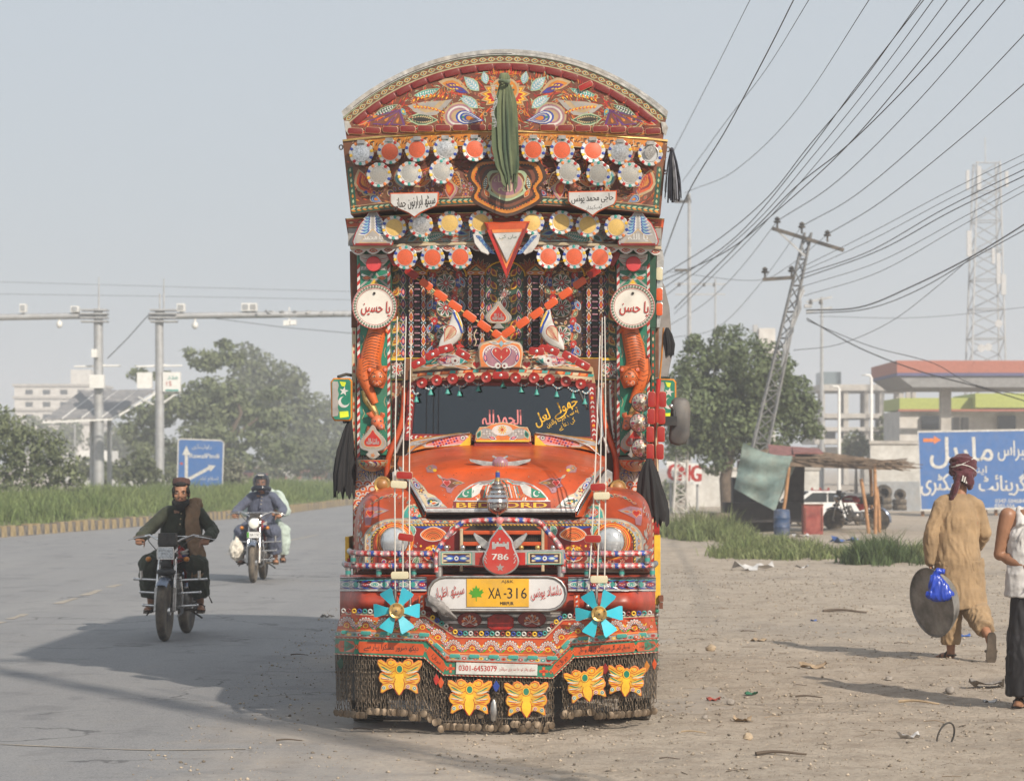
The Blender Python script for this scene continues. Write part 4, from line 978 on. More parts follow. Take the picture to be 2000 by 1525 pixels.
for x0 in(803,918,1034,1150):
 for xx in(x0+0,x0+24):
  pil=plate("pilaster",[(xx-5.5,536),(xx+5.5,536),(xx+5.5,698),(xx-5.5,698)],1.61,.05,PAL['dbrown'],bev=1.2)
  A=Art(SP(1.61),PAL)
  for k in range(7):
   y=548+k*23.5
   A.nleaf(xx,y+11,22,9.4,90,['white',('dred','amber')[k%2],'red','amber'],0)
   for s2 in(-1,1):A.ell(xx+s2*3.6,y+12,1.7,None,('cream','lblue')[k%2],3,n=6);A.leaf(xx+s2*4.2,y+4,7,2.2,90,'purple',2)
   if k%3==1:A.flower(xx,y+12,5,6,['white','grey','amber'],5)
  A.build("painted_ornament",pil,kind='stuff')
 plate("spindle_slot",[(x0+6,532),(x0+18,532),(x0+18,698),(x0+6,698)],1.645,.02,PAL['black'],bev=0)
 mb=MB();k=1/ppm(1.62)
 for q in range(13):
  p=L(x0+12,541+q*12.2,1.625);mb.tube([p+Vector((-6*k,0,0)),p+Vector((-3*k,0,0)),p,p+Vector((3*k,0,0)),p+Vector((6*k,0,0))],[1.2*k,2.2*k,1.6*k,2.2*k,1.2*k],6)
 mb.build("spindles",PAL['mauve'],truck,60,kind='stuff')
 plate("pilaster_cap",[(x0-7,530),(x0+12,514),(x0+31,530),(x0+31,537),(x0-7,537)],1.605,.05,PAL['amber'],bev=1)
 A=Art(SP(1.605),PAL);A.poly([(x0,529),(x0+12,519),(x0+24,529)],'dgreen',0);A.poly([(x0+5,528),(x0+12,522),(x0+19,528)],'lgreen',1);A.nleaf(x0-5,533,14,5,0,['white','red'],1);A.nleaf(x0+29,533,14,5,180,['white','red'],1);A.build("painted_ornament",truck,kind='stuff')
def arch_rib(xa,xb,ytop,ybase,name):
 mb=MB();c_=(xa+xb)/2;r_=(xb-xa)/2
 mb.tube([L(c_-r_*cos(t),ybase-(ybase-ytop)*sin(t),1.62)for t in[pi*k/14 for k in range(15)]],.007,6);mb.build(name,PAL['yellow'],truck,60)
for xa,xb in((831,911),(946,1026),(1062,1142)):arch_rib(xa,xb,510,540,"niche_arch")
for sg in(-1,1):
 X,G_=mir(sg)
 pl=plate("flower_panel",[(X(758),702),(X(812),702),(X(812),742),(X(758),742)],1.57,.05,PAL['dgreen'],bev=1.5,rim=PAL['yellow'])
 A=Art(SP(1.57),PAL);A.poly([(X(761),705),(X(809),705),(X(809),739),(X(761),739)],'dbrown',0)
 A.flower(X(776),722,12,5,['white','red','orange'],3);A.filler([(X(762),706),(X(808),706),(X(808),738),(X(762),738)],26,['orange','dgreen','green','white','red','yellow'],31,3,6,1,'white')
 A.build("painted_ornament",pl,kind='stuff')
plate("sill_moulding",[(760,699),(1206,699),(1206,703),(760,703)],1.58,.06,PAL['yellow'],bev=.6)
# --- side posts -------------------------------------------------------------------
def relief(px,py,ly,rx,ry,rd):return L(px,py,ly),rx/ppm(ly),ry/ppm(ly),rd
ORM=mat("tiger_paint",(.60,.12,.018),.4,var=.2,dust=.35,dustc=(.24,.10,.05))
for sg in(-1,1):
 X,G_=mir(sg,983.5)
 post=plate("carved_post",[(X(697),490),(X(763),490),(X(763),889),(X(697),889)],1.50,.16,PAL['green'],bev=1.5)
 A=Art(SP(1.50),PAL)
 for e in(700.5,759.5):A.rope([(X(e),888),(X(e),640),(X(e),518)],5.4,('red','white','dbrown'),1,8)
 if True:
  A.poly([(X(704),520),(X(756),520),(X(756),528),(X(704),528)],'grey',1)
  for k in range(8):A.leaf(X(706+k*6.3),527,8,2.4,70,'white',2)
  A.ribbon([(X(706),536),(X(718),541),(X(731),548),(X(744),541),(X(756),536)],4,'silver',2);
  for s2 in(-1,1):A.nleaf(X(731+s2*24),543,20,9,G_(0 if s2<0 else 180),['tan','red','lorange'],3);A.ribbon([(X(731+s2*3),534),(X(731+s2*14),548),(X(731+s2*27),560)],4,'grey',2)
  A.poly([(X(731),543),(X(714),566),(X(748),566)],'tan',4);A.poly([(X(731),546),(X(717),565),(X(745),565)],'yellow',5)
  for k in range(9):A.vleaf(X(708+(k%2)*46),668+k*24,22,9,G_(70 if k%2 else 110),['dgreen','teal','dgreen'],1);A.ribbon([(X(707+(k%2)*46),674+k*24),(X(712+(k%2)*38),664+k*24),(X(709+(k%2)*44),655+k*24)],1.2,'tan',4)
 A.build("painted_ornament",post,kind='stuff')
 bp_=plate("tin_bracket",[(X(702),496),(X(761),496),(X(760),506),(X(748),519),(X(715),519),(X(703),507)],1.46,.02,PAL['white'],bev=1.5)
 A=Art(SP(1.46),PAL)
 for k in range(3):A.ribbon([(X(706+k*2),504+k*4),(X(731),509+k*4),(X(757-k*2),504+k*4)],1,('red','grey','red')[k],1)
 A.build("painted_ornament",bp_)
 mb=MB();k=1/ppm(1.42);mb.lathe([(15*k,0),(15*k,.02),(14*k,.026),(0,.03)],28,0,Matrix.Translation(L(X(730),516,1.44))@AXF);mb.build("red_disc",LENS['r'],truck,40)
 mb=MB();k=1/ppm(1.38);M_=Matrix.Translation(L(X(732),599,1.40))@AXF
 mb.lathe([(44*k,0),(44*k,.02),(43*k,.028),(37*k,.028),(36*k,.024),(0,.024)],40,0,M_);disc=mb.build("lettered_disc",mat("disc_enamel",(.66,.64,.58),.35,var=.06,dust=.35),truck,40)
 A=Art(SP(1.37),PAL)
 A.ring(X(732),599,42.3,43.6,'red',0,40);A.ring(X(732),599,35,35.8,'red',0,40)
 for q in range(44):
  t=2*pi*q/44;A.ell(X(732)+39.3*cos(t),599+39.3*sin(t),2.5,2.1,'dgreen',1,-math.degrees(t),7);A.ell(X(732)+39.3*cos(t),599+39.3*sin(t),1.0,None,'lgreen',2,n=5)
 A.ell(X(731),573,2.8,None,'black',3,n=9)
 A.text(ar("یا حسین" if sg<0 else "یا حسن"),X(732)+(2 if sg<0 else 4),602,30,'red',2,w=56,a=-4,bold=.35)
 A.build("lettering",disc)
 mb=MB();bd=cr([Vector((X(x),y,0))for x,y in((738,640),(733,662),(727,686),(724,706),(728,724),(733,738))],4)
 rr=[interp(i,[0,6,12,20],[17,20,21,19])for i in range(len(bd))]
 mb.tube([L(p.x,p.y,1.50)for p in bd],[r/ppm(1.5)for r in rr],14,0,sq=1.0)
 mb.tube([L(X(x),y,1.46)for x,y in((712,702),(708,730),(716,752),(726,772),(733,788))],[v/ppm(1.46)for v in(14,14,12,9,7)],10)
 mb.tube([L(X(x),y,1.46)for x,y in((745,715),(746,740),(742,757))],[v/ppm(1.46)for v in(12,10,7)],10)
 hp=L(X(737),737,1.44);k=1/ppm(1.42)
 mb.sph(hp,(18*k,.055,19*k),16);mb.sph(L(X(736),749,1.40),(9*k,.04,7*k),10)
 for s2 in(-1,1):mb.sph(L(X(737+s2*15),722,1.43),(5.5*k,.02,6*k),8)
 mb.tube([L(X(x),y,1.47)for x,y in((738,646),(752,642),(757,650))],[5*k,5*k,3*k],8)
 tg=mb.build("carved_tiger",ORM,truck,60)
 A=Art(SM(tg),PAL)
 for q in range(13):
  t=q/12;y=652+66*t;x=interp(y,[640,662,686,706,724],[738,733,727,724,728]);w_=17
  A.ribbon(cr([Vector((X(x-w_),y+3)),Vector((X(x-5),y-2)),Vector((X(x+w_*.9),y+3))],4),1.3,'dbrown',0)
 for q in range(6):A.ribbon([(X(700+q),722+q*9),(X(709+q*1.5),726+q*9),(X(716+q*2.2),722+q*9)],1.1,'dbrown',0)
 for s2 in(-1,1):
  A.ell(X(737+s2*6.5),735,3.0,1.7,'cream',0,n=9);A.ell(X(737+s2*6.2),735.3,1.5,None,'black',1,n=7);A.ell(X(736+s2*5),748,4,4.6,'white',0,20*s2,9);A.leaf(X(737+s2*3),731,9,1.4,90-s2*65,'black',1)
  A.ell(X(737+s2*15),722,2.6,3,'pink',0,n=7)
  for q in range(3):A.ribbon([(X(737+s2*(7+q*3)),726+q*4),(X(737+s2*(12+q*2)),729+q*5)],1,'dbrown',1)
 A.ell(X(736),744,2.6,2,'dred',1,n=7);A.ribbon([(X(731),753),(X(736),756),(X(741),753)],1,'black',1)
 for s2 in(-1,1):
  for q in range(4):A.ribbon([(X(737+s2*(11+q)),738+q*4),(X(737+s2*16.5),736+q*4.5)],1,'dbrown',1)
 for q in range(3):A.ribbon([(X(729+q*3),725-q),(X(737),722-q*3),(X(745-q*3),725-q)],.9,'dbrown',1)
 for q in range(4):A.leaf(X(728+q*2.6),789+q*.8,5,2.2,G_(-80),'white',1);A.leaf(X(737+q*3),762,5,2.4,-90,'white',1)
 A.build("stripes",tg,base=.002,kind='stuff')
 mb=MB();k=1/ppm(1.45)
 mb.tube([L(X(x),y,1.48)for x,y in((711,762),(716,780),(728,797),(737,814))],[6*k,8*k,8*k,5*k],8,1)
 mb.sph(L(X(737),824,1.45),(13*k,.05,14*k),12);mb.sph(L(X(744),833,1.42),(8*k,.04,7*k),10)
 for s2,ex,ey in((-1,716,808),(1,751,808)):mb.tube([L(X(737+s2*8),816,1.46),L(X((737+s2*8+ex)/2),808,1.45),L(X(ex),ey,1.46)],[4*k,6*k,1.5*k],8)
 mb.tube([L(X(726),834,1.48),L(X(722),850,1.49),L(X(735),865,1.49),L(X(752),880,1.49)],[9*k,12*k,12*k,8*k],8)
 ga=mb.build("carved_prey",[mat("prey_paint",(.55,.13,.05),.45,var=.2,dust=.35),PAL['gold']],truck,60)
 A=Art(SM(ga),PAL)
 for s2 in(-1,1):A.ell(X(738+s2*6),822,2.4,1.8,'black',0,n=7);A.ell(X(738+s2*6.4),821.6,.9,None,'white',1,n=5)
 A.ell(X(745),831,2,1.6,'purple',0,n=7);A.ell(X(748),835,3,2.4,'white',0,n=7);A.ell(X(740),836,2.6,2.4,'white',0,n=7)
 for q in range(4):A.ribbon([(X(712+q*2.4),770),(X(718+q*2.6),786),(X(733+q*2),808)],.9,'dbrown',0)
 A.build("painted_ornament",ga,base=.002,kind='stuff')
 sp_=plate("spade_plaque",[(q[0],q[1])for q in[(X(728)+p.x*27,862+p.y*25)for p in[Vector(v)for v in cr([Vector(a)for a in[(0,-1.3),(.4,-.75),(.95,-.05),(.9,.55),(.35,.8),(.5,1.05),(0,1.4),(-.5,1.05),(-.35,.8),(-.9,.55),(-.95,-.05),(-.4,-.75)]],3,True)]]],1.41,.025,PAL['grey'],bev=1.5)
 A=Art(SP(1.41),PAL);A.spade(X(728),857,22,'tan',0);A.spade(X(728),857,20.5,'grey',1);A.spade(X(728),858,17.5,'lorange',2);A.spade(X(728),858,16,'red',3);A.text(ar("ماشاءاللہ"),X(728),862,13,'grey',4,w=24,bold=.4);A.flower(X(728),889,5,5,['tan','orange','amber'],3)
 for q in range(26):
  t=2*pi*q/26;A.ell(X(728)+21*sin(t),858+20*-cos(t)*.9,.9,None,'lgreen',4,n=5)
 A.build("lettering",sp_)
 mb=MB();M0=L(X(728),898,1.48);k=1/ppm(1.48);V=[];fs=[];nu,nv_=16,6
 for i in range(nv_+1):
  ph=i/nv_*pi/2
  for j in range(nu+1):
   th_=pi*j/nu;V.append(M0+Vector((30*k*cos(th_)*cos(ph),-.16*sin(th_)*cos(ph),-23*k*sin(ph))))
 for i in range(nv_):
  for j in range(nu):fs.append((i*(nu+1)+j,i*(nu+1)+j+1,(i+1)*(nu+1)+j+1,(i+1)*(nu+1)+j))
 fs.append(tuple(range(nu+1)));mb.add(V,fs);bw=mb.build("painted_bowl",PAL['cream'],truck,60)
 A=Art(SM(bw),PAL);A.ell(X(706),905,7,6,'teal',0);A.ell(X(706),905,4.5,4,'yellow',1);A.ell(X(706),905,2.2,None,'blue',2,n=8)
 for q in range(4):A.ribbon(cr([Vector((X(712+q*9),900)),Vector((X(720+q*8),906)),Vector((X(716+q*7),913))],4),3.6,('red','white','purple','orange')[q],1,taper=True)
 for q in range(9):t=q/8;A.leaf(X(704+48*t),903+16*sin(pi*t),6,2.4,G_(-70),('orange','red')[q%2],2)
 A.ribbon([(X(700),900),(X(728),899.5),(X(756),900)],2.2,'orange',3);A.ribbon([(X(728)+27*cos(t),899+20*sin(t))for t in[.2+2.74*q/12 for q in range(13)]],2,'yellow',3)
 A.build("painted_ornament",bw,base=.003,sub=5,kind='stuff')
 lb=plate("feather_board",[(X(689),890),(X(764),890),(X(764),1010),(X(752),1040),(X(752),1160),(X(689),1160)],1.56,.10,PAL['rust'],bev=1)
 A=Art(SP(1.56),PAL);A.poly([(X(696),892),(X(763),892),(X(763),1005),(X(696),1005)],'grey',0)
 for q in range(9):
  a=25+q*16;A.nleaf(X(727),950,40-abs(q-4)*2,8,a,['cream',('blue','tan','dgreen')[q%3],'white'],1+q*.2)
  A.ell(X(727)+33*cos(radians(a)),950-33*sin(radians(a)),4,3,'blue',4,a,9);A.ell(X(727)+33*cos(radians(a)),950-33*sin(radians(a)),2,None,'yellow',5,n=7)
 for r_ in range(7):
  for q in range(4):
   x,y=700+q*18+(r_%2)*9,1000-r_*9
   if y>936+q*4:
    for kk,cc in enumerate(['white',('orange','red')[q%2],'lorange','white','purple']):A.ell(X(x),y,10-1.9*kk,9-1.8*kk,cc,7-r_*.4+kk*.2,n=12)
 A.hatch([(X(697),893),(X(763),893),(X(763),1004),(X(697),1004)],260,['cream','tan','dgreen','blue','amber','dred'],44,(6,12),1.7,l=.3);A.filler([(X(697),893),(X(762),893),(X(762),960),(X(697),960)],30,['orange','blue','yellow','green'],41,2.5,5,.5)
 A.rope([(X(692.5),1150),(X(692.5),880)],4,('red','cream','dbrown'),6,7)
 A.build("painted_ornament",lb,kind='stuff')
 plate("corner_strip",[(X(687),640),(X(696),640),(X(696),890),(X(687),890)],1.53,.14,PAL['dgreen' if sg>0 else 'cream'],bev=.8)
 A=Art(SP(1.53),PAL)
 for q in range(19):A.leaf(X(691.5),654+q*12.6,9,4,90,('red','cream','orange')[q%3],0)
 A.build("painted_ornament",truck,kind='stuff')
 plate("corner_strip",[(X(686),492),(X(698),492),(X(698),640),(X(686),640)],1.56,.12,PAL['rust' if sg<0 else 'dgreen'],bev=.8)
 (x0,y0),(x1,y1)=((804,534),(974,656))if sg<0 else((1160,532),(993,648))
 a=math.degrees(atan2(-(y1-y0),x1-x0))
 for q in range(7):
  t=q/6;lozenge(lerp(x0,x1,t),lerp(y0,y1,t)+3*sin(pi*t),1.45,28,15,a,R_RED if q==0 else R_ORG,PAL['orange'])
 mb=MB();mb.tube([L(lerp(x0,x1,t)-(10*(1 if sg<0 else-1)if t<.01 else 0),lerp(y0,y1,t)+3*sin(pi*t),1.46)for t in[q/8 for q in range(9)]],.006,5);mb.build("garland_wire",PAL['gold'],truck)
 lozenge(X(768),505,1.45,30,15,-60 if sg<0 else 60,R_RED,PAL['dred'])
sp_=plate("spade_plaque",[(q[0],q[1])for q in[(973+p.x*26,612+p.y*22)for p in cr([Vector(a)for a in[(0,-1.15),(.45,-.5),(1,.25),(.8,.8),(.2,.95),(.45,1.35),(-.45,1.35),(-.2,.95),(-.8,.8),(-1,.25),(-.45,-.5)]],3,True)]],1.52,.03,PAL['grey'],bev=1.5)
A=Art(SP(1.52),PAL);A.spade(973,614,21,'cream',0);A.spade(973,614,19.5,'grey',1);A.spade(973,615,17,'white',2);A.spade(973,615,16,'lorange',3);A.spade(973,615.5,14.5,'red',4);A.text(ar("ماشاءاللہ"),973,619,14,'grey',5,w=22,bold=.4)
A.build("lettering",sp_)
for sg in(-1,1):
 X,G_=mir(sg,979)
 O=cr([Vector((X(x),y))for x,y in((884,604),(890,606),(897,617),(903,634),(902,650),(895,664),(884,674),(872,679),(857,684),(858,668),(866,650),(876,634),(881,618))],4,True)
 bd_=plate("carved_bird",[(p.x,p.y)for p in O],1.44,.06,PAL['white'],bev=2.6,smooth=50)
 A=Art(SP(1.44),PAL)
 A.ribbon(cr([Vector((X(x),y))for x,y in((885,607),(890,620),(897,634),(902,650))],4),4,'blue',0);A.ribbon(cr([Vector((X(x),y))for x,y in((890,609),(896,622),(902,638))],4),2.6,'yellow',1)
 A.drop(X(867),668,36,24,G_(58),'red',1);A.drop(X(868),667,33,21,G_(58),'cream',2);A.ell(X(885),609,1.1,None,'white',3,n=6)
 for q in range(9):A.ribbon(cr([Vector((X(869+q*1.7-3*(q/9)),664-q*2.8)),Vector((X(874+q*1.7),660-q*2.4)),Vector((X(878+q*1.4),661-q*2.2))],3),1.1,'red',3)
 A.build("painted_ornament",bd_,kind='stuff')
 plate("bird_feet",[(X(890),674),(X(900),672),(X(908),678),(X(892),682)],1.42,.05,PAL['red'],bev=1)
mb=MB();mb.tube([L(p.x,p.y,1.42)for p in cr([Vector(v)for v in((931,643),(926,655),(930,667),(927,676))],5)],.004,5);mb.build("loose_wire",PAL['cream'],truck)
# =================================================================== VISOR over the windscreen
VS=lambda px,py,off=0.0:L(px,py,1.30+.22*abs((px-980)/180)**2.2-off)
vt=cr([Vector(v)for v in((804,716),(824,700),(850,688),(880,681),(905,681),(930,687),(936,672),(946,667),(966,663),(979,657),(992,663),(1012,668),(1020,676),(1024,688),(1048,683),(1072,682),(1100,688),(1130,702),(1158,718))],3)
vb=[(x,739+9*((x-980)/180)**2)for x in np.linspace(1163,800,24)]
mb=MB();pts=[(p.x,p.y)for p in vt]+vb;fr=[VS(*p)for p in pts];mb.prism(fr,[p+Vector((0,.05,0))for p in fr]);vis=mb.build("visor_board",PAL['tan'],truck)
mb=MB();under=[VS(*p)for p in vb];mb.prism(under,[Vector((p.x,1.62,p.z+.02))for p in under]);mb.build("visor_soffit",PAL['brown'],truck)
A=Art(VS,PAL)
A.poly([(p.x,p.y)for p in vt][1:-1]+[(1150,720),(980,712),(810,722)],'grey',0)
A.hatch([(806,718),(850,690),(905,683),(935,690),(1022,690),(1050,684),(1110,690),(1156,720),(980,714)],900,['orange','dred','cream','dgreen','tan','lorange','dbrown'],17,(7,15),1.6,lambda x,y:(25 if x<980 else 155)+25*sin(x*.08),l=.4)
for t,w_,cc in((1,6,'tan'),(7,5,'dbrown'),(12,6,'orange'),(18,5,'cream'),(23,5,'dred')):
 A.ribbon([(x,712+t+10*((x-980)/180)**2)for x in np.linspace(806,1156,30)],w_,cc,1)
for k,(x,y,a)in enumerate(A.along([(x,724+10*((x-980)/180)**2)for x in np.linspace(806,1156,30)],15,4)):A.poly([(x-5,y-3),(x+6,y-2.4),(x+4,y+2.6),(x-7,y+2.4)],('cream','lorange','teal')[k%3],2)
for k,(x,y,a)in enumerate(A.along([(x,735+10*((x-980)/180)**2)for x in np.linspace(806,1156,30)],6,4)):A.leaf(x-2.6,y,5.6,2.6,a+35,('cream','tan')[k%2],2)
for sg in(-1,1):
 X,G_=mir(sg,980)
 A.ell(X(884),704,26,11,'white',3,G_(8),18);A.ell(X(874),703,20,8,'mauve',4,G_(8),16)
 for q in range(14):A.ell(X(860+(q%7)*5),699+(q//7)*6,1.7,None,'pink',5,n=6)
 A.poly([(X(850),700),(X(874),698),(X(870),710)],'purple',5);A.poly([(X(854),701),(X(871),700),(X(868),707)],'red',6)
 A.ell(X(888),704,7,None,'white',6,n=12);A.ell(X(889),704.5,2.6,None,'dred',7,n=8);A.ell(X(889),704.5,1.2,None,'black',8,n=6)
 A.poly([(X(899),699),(X(915),707),(X(898),710)],'teal',4);A.ell(X(885),702,29,13,'cream',2.5,G_(8),18)
 for q in range(6):A.nleaf(X(822),716-q*1.5,40-q*3,6,G_(6+q*7),[('white','teal','cream')[q%3],('lorange','dgreen','red')[q%3]],2)
 A.nleaf(X(820),713,40,12,G_(22),['cream','dgreen','teal'],3)
 A.ribbon(cr([Vector((X(x),y))for x,y in((846,696),(868,692),(892,694))],5),1.6,'white',6)
 A.drop(X(931),695,26,21,-90,'cream',3);A.heart(X(931),712,7.6,'red',6);A.nleaf(X(920),720,40,7,G_(170),['white','lorange','tan'],3);A.nleaf(X(922),700,30,6,G_(150),['white','orange'],3)
cO=cr([Vector(v)for v in((938,718),(935,690),(940,673),(958,668),(972,663),(979,655),(986,663),(1000,668),(1015,672),(1021,690),(1017,718))],4)
cst=plate("heart_crest",[(p.x,p.y)for p in cO],1.26,.05,PAL['lorange'],bev=2,rim=PAL['cream'])
A2=Art(SP(1.26),PAL)
for s2 in(-1,1):
 A2.ell(979+s2*17,696,19,23,'white',0,s2*-24,18);A2.ell(979+s2*17,696,16.5,20.5,'mauve',1,s2*-24,16)
 for q in range(11):t=-.6+q*.3;A2.ell(979+s2*(17+15*cos(t)),697-18*sin(t),2.2,None,'white',2,n=6)
 A2.nleaf(979+s2*30,708,20,7,90-s2*8,['purple','pink'],3);A2.ell(979+s2*7,714,6,None,'white',4,n=10);A2.ell(979+s2*6,714.5,2.4,None,'dred',5,n=8);A2.ell(979+s2*6,714.5,1.1,None,'black',6,n=6)
 A2.nleaf(979+s2*3,672,22,6,90-s2*78,['white','grey'],3)
A2.poly([(979,665),(984,671),(979,678),(974,671)],'lblue',5);A2.heart(979,692,21,'purple',5);A2.heart(979,691.5,19.5,'white',6);A2.heart(979,691.5,18,'red',7)
for dx,dy in((-11,-4),(11,-4),(0,9)):A2.drop(979+dx,689+dy-4,6,3,-90,'cream',9)
A2.build("painted_ornament",cst,kind='stuff')
A.build("painted_ornament",vis,kind='stuff')
STUD=PAL['silver']
for x,y,a in((817,709,26),(845,692,28),(871,681,14),(904,692,-28),(1048,686,-4),(1078,684,-22),(1112,697,-30),(1138,712,-28)):
 lozenge(x,y,1.22,30,15,a,R_RED,PAL['red'],STUD)
rm=None
for i,(x,y)in enumerate(zip((824,853,884,917,950,1007,1043,1073,1105,1134),(748,743,740,737,737,738,738,741,745,750))):
 p=VS(x,y,.03);k=1/ppm(1.3)
 if rm is None:
  mb=MB();mb.lathe([(10.8*k,0),(10.8*k,.016),(10*k,.02),(3.6*k,.014)],24,0,AXF);mb.lathe([(3.6*k,.012),(3.4*k,.022),(1.2*k,.03),(0,.031)],12,1,AXF);rm=mb.mesh("round_reflector",[R_RED,STUD],40)
 link("round_reflector",rm,truck,p)
lozenge(978,733,1.24,32,14,0,R_RED,PAL['red'],STUD)
bell=None;k=1/ppm(1.4)
for i,(x,y)in enumerate(((841,766),(874,764),(897,768),(934,759),(982,751),(1018,761),(1048,766),(1087,770),(1119,773),(813,780),(1142,784))):
 if bell is None:
  mb=MB();mb.lathe([(.3*k,6*k),(2*k,5*k),(3.2*k,0),(5.6*k,-5*k),(5*k,-5*k),(0,-1*k)],12,0);mb.tube([(0,0,5*k),(0,0,13*k)],.5*k,5,1);bell=mb.mesh("bell",[PAL['teal'],PAL['silver']],50)
 link("bell",bell,truck,L(x,y,1.36))
mb=MB()
for(x0,y0),(x1,y1)in(((832,758),(848,752)),((866,752),(880,750)),((893,752),(912,748)),((925,747),(946,746)),((1012,748),(1032,748)),((1048,749),(1066,750)),((1080,752),(1098,755)),((1110,757),(1130,762)),((806,762),(816,768)),((1138,765),(1152,762))):
 for q in range(7):t=q/6;mb.sph(L(lerp(x0,x1,t),lerp(y0,y1,t)+5*sin(pi*t),1.37),2.1*k,6,q%2)
mb.build("bead_string",[PAL['white'],PAL['lblue']],truck,60,kind='stuff')
for sg in(-1,1):
 X,G_=mir(sg,982)
 pl=plate("fish_board",[(X(800),862),(X(812),856),(X(860),850),(X(895),845),(X(921),846),(X(921),874),(X(880),873),(X(830),876),(X(795),884)],1.42,.04,PAL['amber'],bev=1.4,rim=PAL['gold'])
 A=Art(SP(1.42),PAL)
 O=cr([Vector((X(x),y))for x,y in((828,872),(850,862),(880,850),(905,848),(918,856),(905,866),(880,870),(850,872))],4,True);A.poly([(p.x,p.y)for p in O],'white',0)
 O2=[(X(873)+(p.x-X(873))*.94,861+(p.y-861)*.8)for p in O];A.poly(O2,'pink',1)
 for r_ in range(3):
  for q in range(9):A.ell(X(846+q*5.4+r_*2),868-q*1.5+(r_-1)*4.4,2.5,2,('purple','red','orange')[(q+r_)%3],2+r_*.2,n=7)
 A.ell(X(904),855,6.5,5.5,'mauve',3,n=12);A.ell(X(904),855,4,None,'white',4,n=10);A.ell(X(904),855,1.8,None,'black',5,n=8)
 A.ribbon(cr([Vector((X(x),y))for x,y in((800,868),(815,866),(832,868))],4),6,'silver',2);A.ribbon([(X(803),864),(X(850),855),(X(895),849)],3,'silver',2);A.poly([(X(918),850),(X(920),873),(X(895),872)],'yellow',1)
 A.build("painted_ornament",pl,kind='stuff')
 mb=MB();mb.tube([L(X(x),y,1.41)for x,y in((792,890),(812,872),(840,860),(880,851),(918,845))],.006,6);mb.build("board_trim",PAL['silver'],truck,60)
pl=plate("fish_plaque",[(927,862),(929,846),(936,834),(950,833),(960,828),(982,824),(1002,828),(1014,833),(1030,834),(1036,846),(1037,862)],1.36,.05,PAL['lorange'],bev=1.6,rim=PAL['cream'])
A=Art(SP(1.36),PAL)
for s2 in(-1,1):
 O=cr([Vector((982+s2*x,y))for x,y in((10,850),(16,842),(30,836),(42,838),(48,848),(40,856),(24,856))],4,True);A.poly([(p.x,p.y)for p in O],'grey',1)
 for q in range(12):A.ell(982+s2*(20+(q%5)*5.5),842+(q//5)*5,2.4,None,('white','silver')[q%2],2,n=7)
 A.nleaf(982+s2*50,858,22,12,90+s2*20,['cream','teal','dgreen'],2);A.nleaf(982+s2*12,858,20,9,90-s2*70,['white','purple','pink'],3)
A.ell(981,840,20,11,'white',3,n=18);A.flower(981,839,9,10,['yellow','amber','orange','red'],4);A.ribbon([(930,861),(1034,861)],3,'yellow',5)
A.build("painted_ornament",pl,kind='stuff')
plate("plaque_base",[(927,863),(1038,864),(1040,873),(925,872)],1.37,.12,PAL['dred'],bev=1)
# =================================================================== BONNET
HV=[0,.06,.18,.34,.55,.8,1.0]
H_ly=[.30,.315,.36,.50,.72,1.08,1.46]
H_yc=[999,978,945,914,897,884,866]
H_ye=[999,990,968,936,918,906,892]
H_xl=[832,828,815,797,784,776,780]
H_xr=[1124,1128,1141,1160,1174,1184,1184]
def hood_pt(u,v):
 ly,yc,ye,xl,xr=(interp(v,HV,q)for q in(H_ly,H_yc,H_ye,H_xl,H_xr))
 x=lerp(xl,xr,(u+1)/2);y=yc+(ye-yc)*abs(u)**2.6
 return L(x,y,ly)
mb=MB();nu,nv_=32,28
V=[hood_pt(-1+2*j/nu,i/nv_)for i in range(nv_+1)for j in range(nu+1)]
fs=[(i*(nu+1)+j,i*(nu+1)+j+1,(i+1)*(nu+1)+j+1,(i+1)*(nu+1)+j)for i in range(nv_)for j in range(nu)]
o=len(V)
for sd_ in(0,nu):
 for i in range(nv_+1):
  p=V[i*(nu+1)+sd_];V.append(Vector((p.x,p.y,min(p.z-.02,1.40))))
 for i in range(nv_):fs.append((i*(nu+1)+sd_,(i+1)*(nu+1)+sd_,o+i+1,o+i))
 o=len(V)
HOODM=mat("bonnet_paint",(.50,.070,.011),.30,var=.2,vscale=3,dust=.6,dustc=(.27,.085,.04),bump=.06,bscale=9)
mb.add(V,fs);hood=mb.build("bonnet",HOODM,truck,60)
HS=SM(hood);A=Art(HS,PAL)
rail=lambda sg:cr([Vector((X_(sg,x),y))for x,y in((783,922),(796,940),(812,962),(820,978),(830,991))],5)
def X_(sg,x):return 981+sg*(981-x)
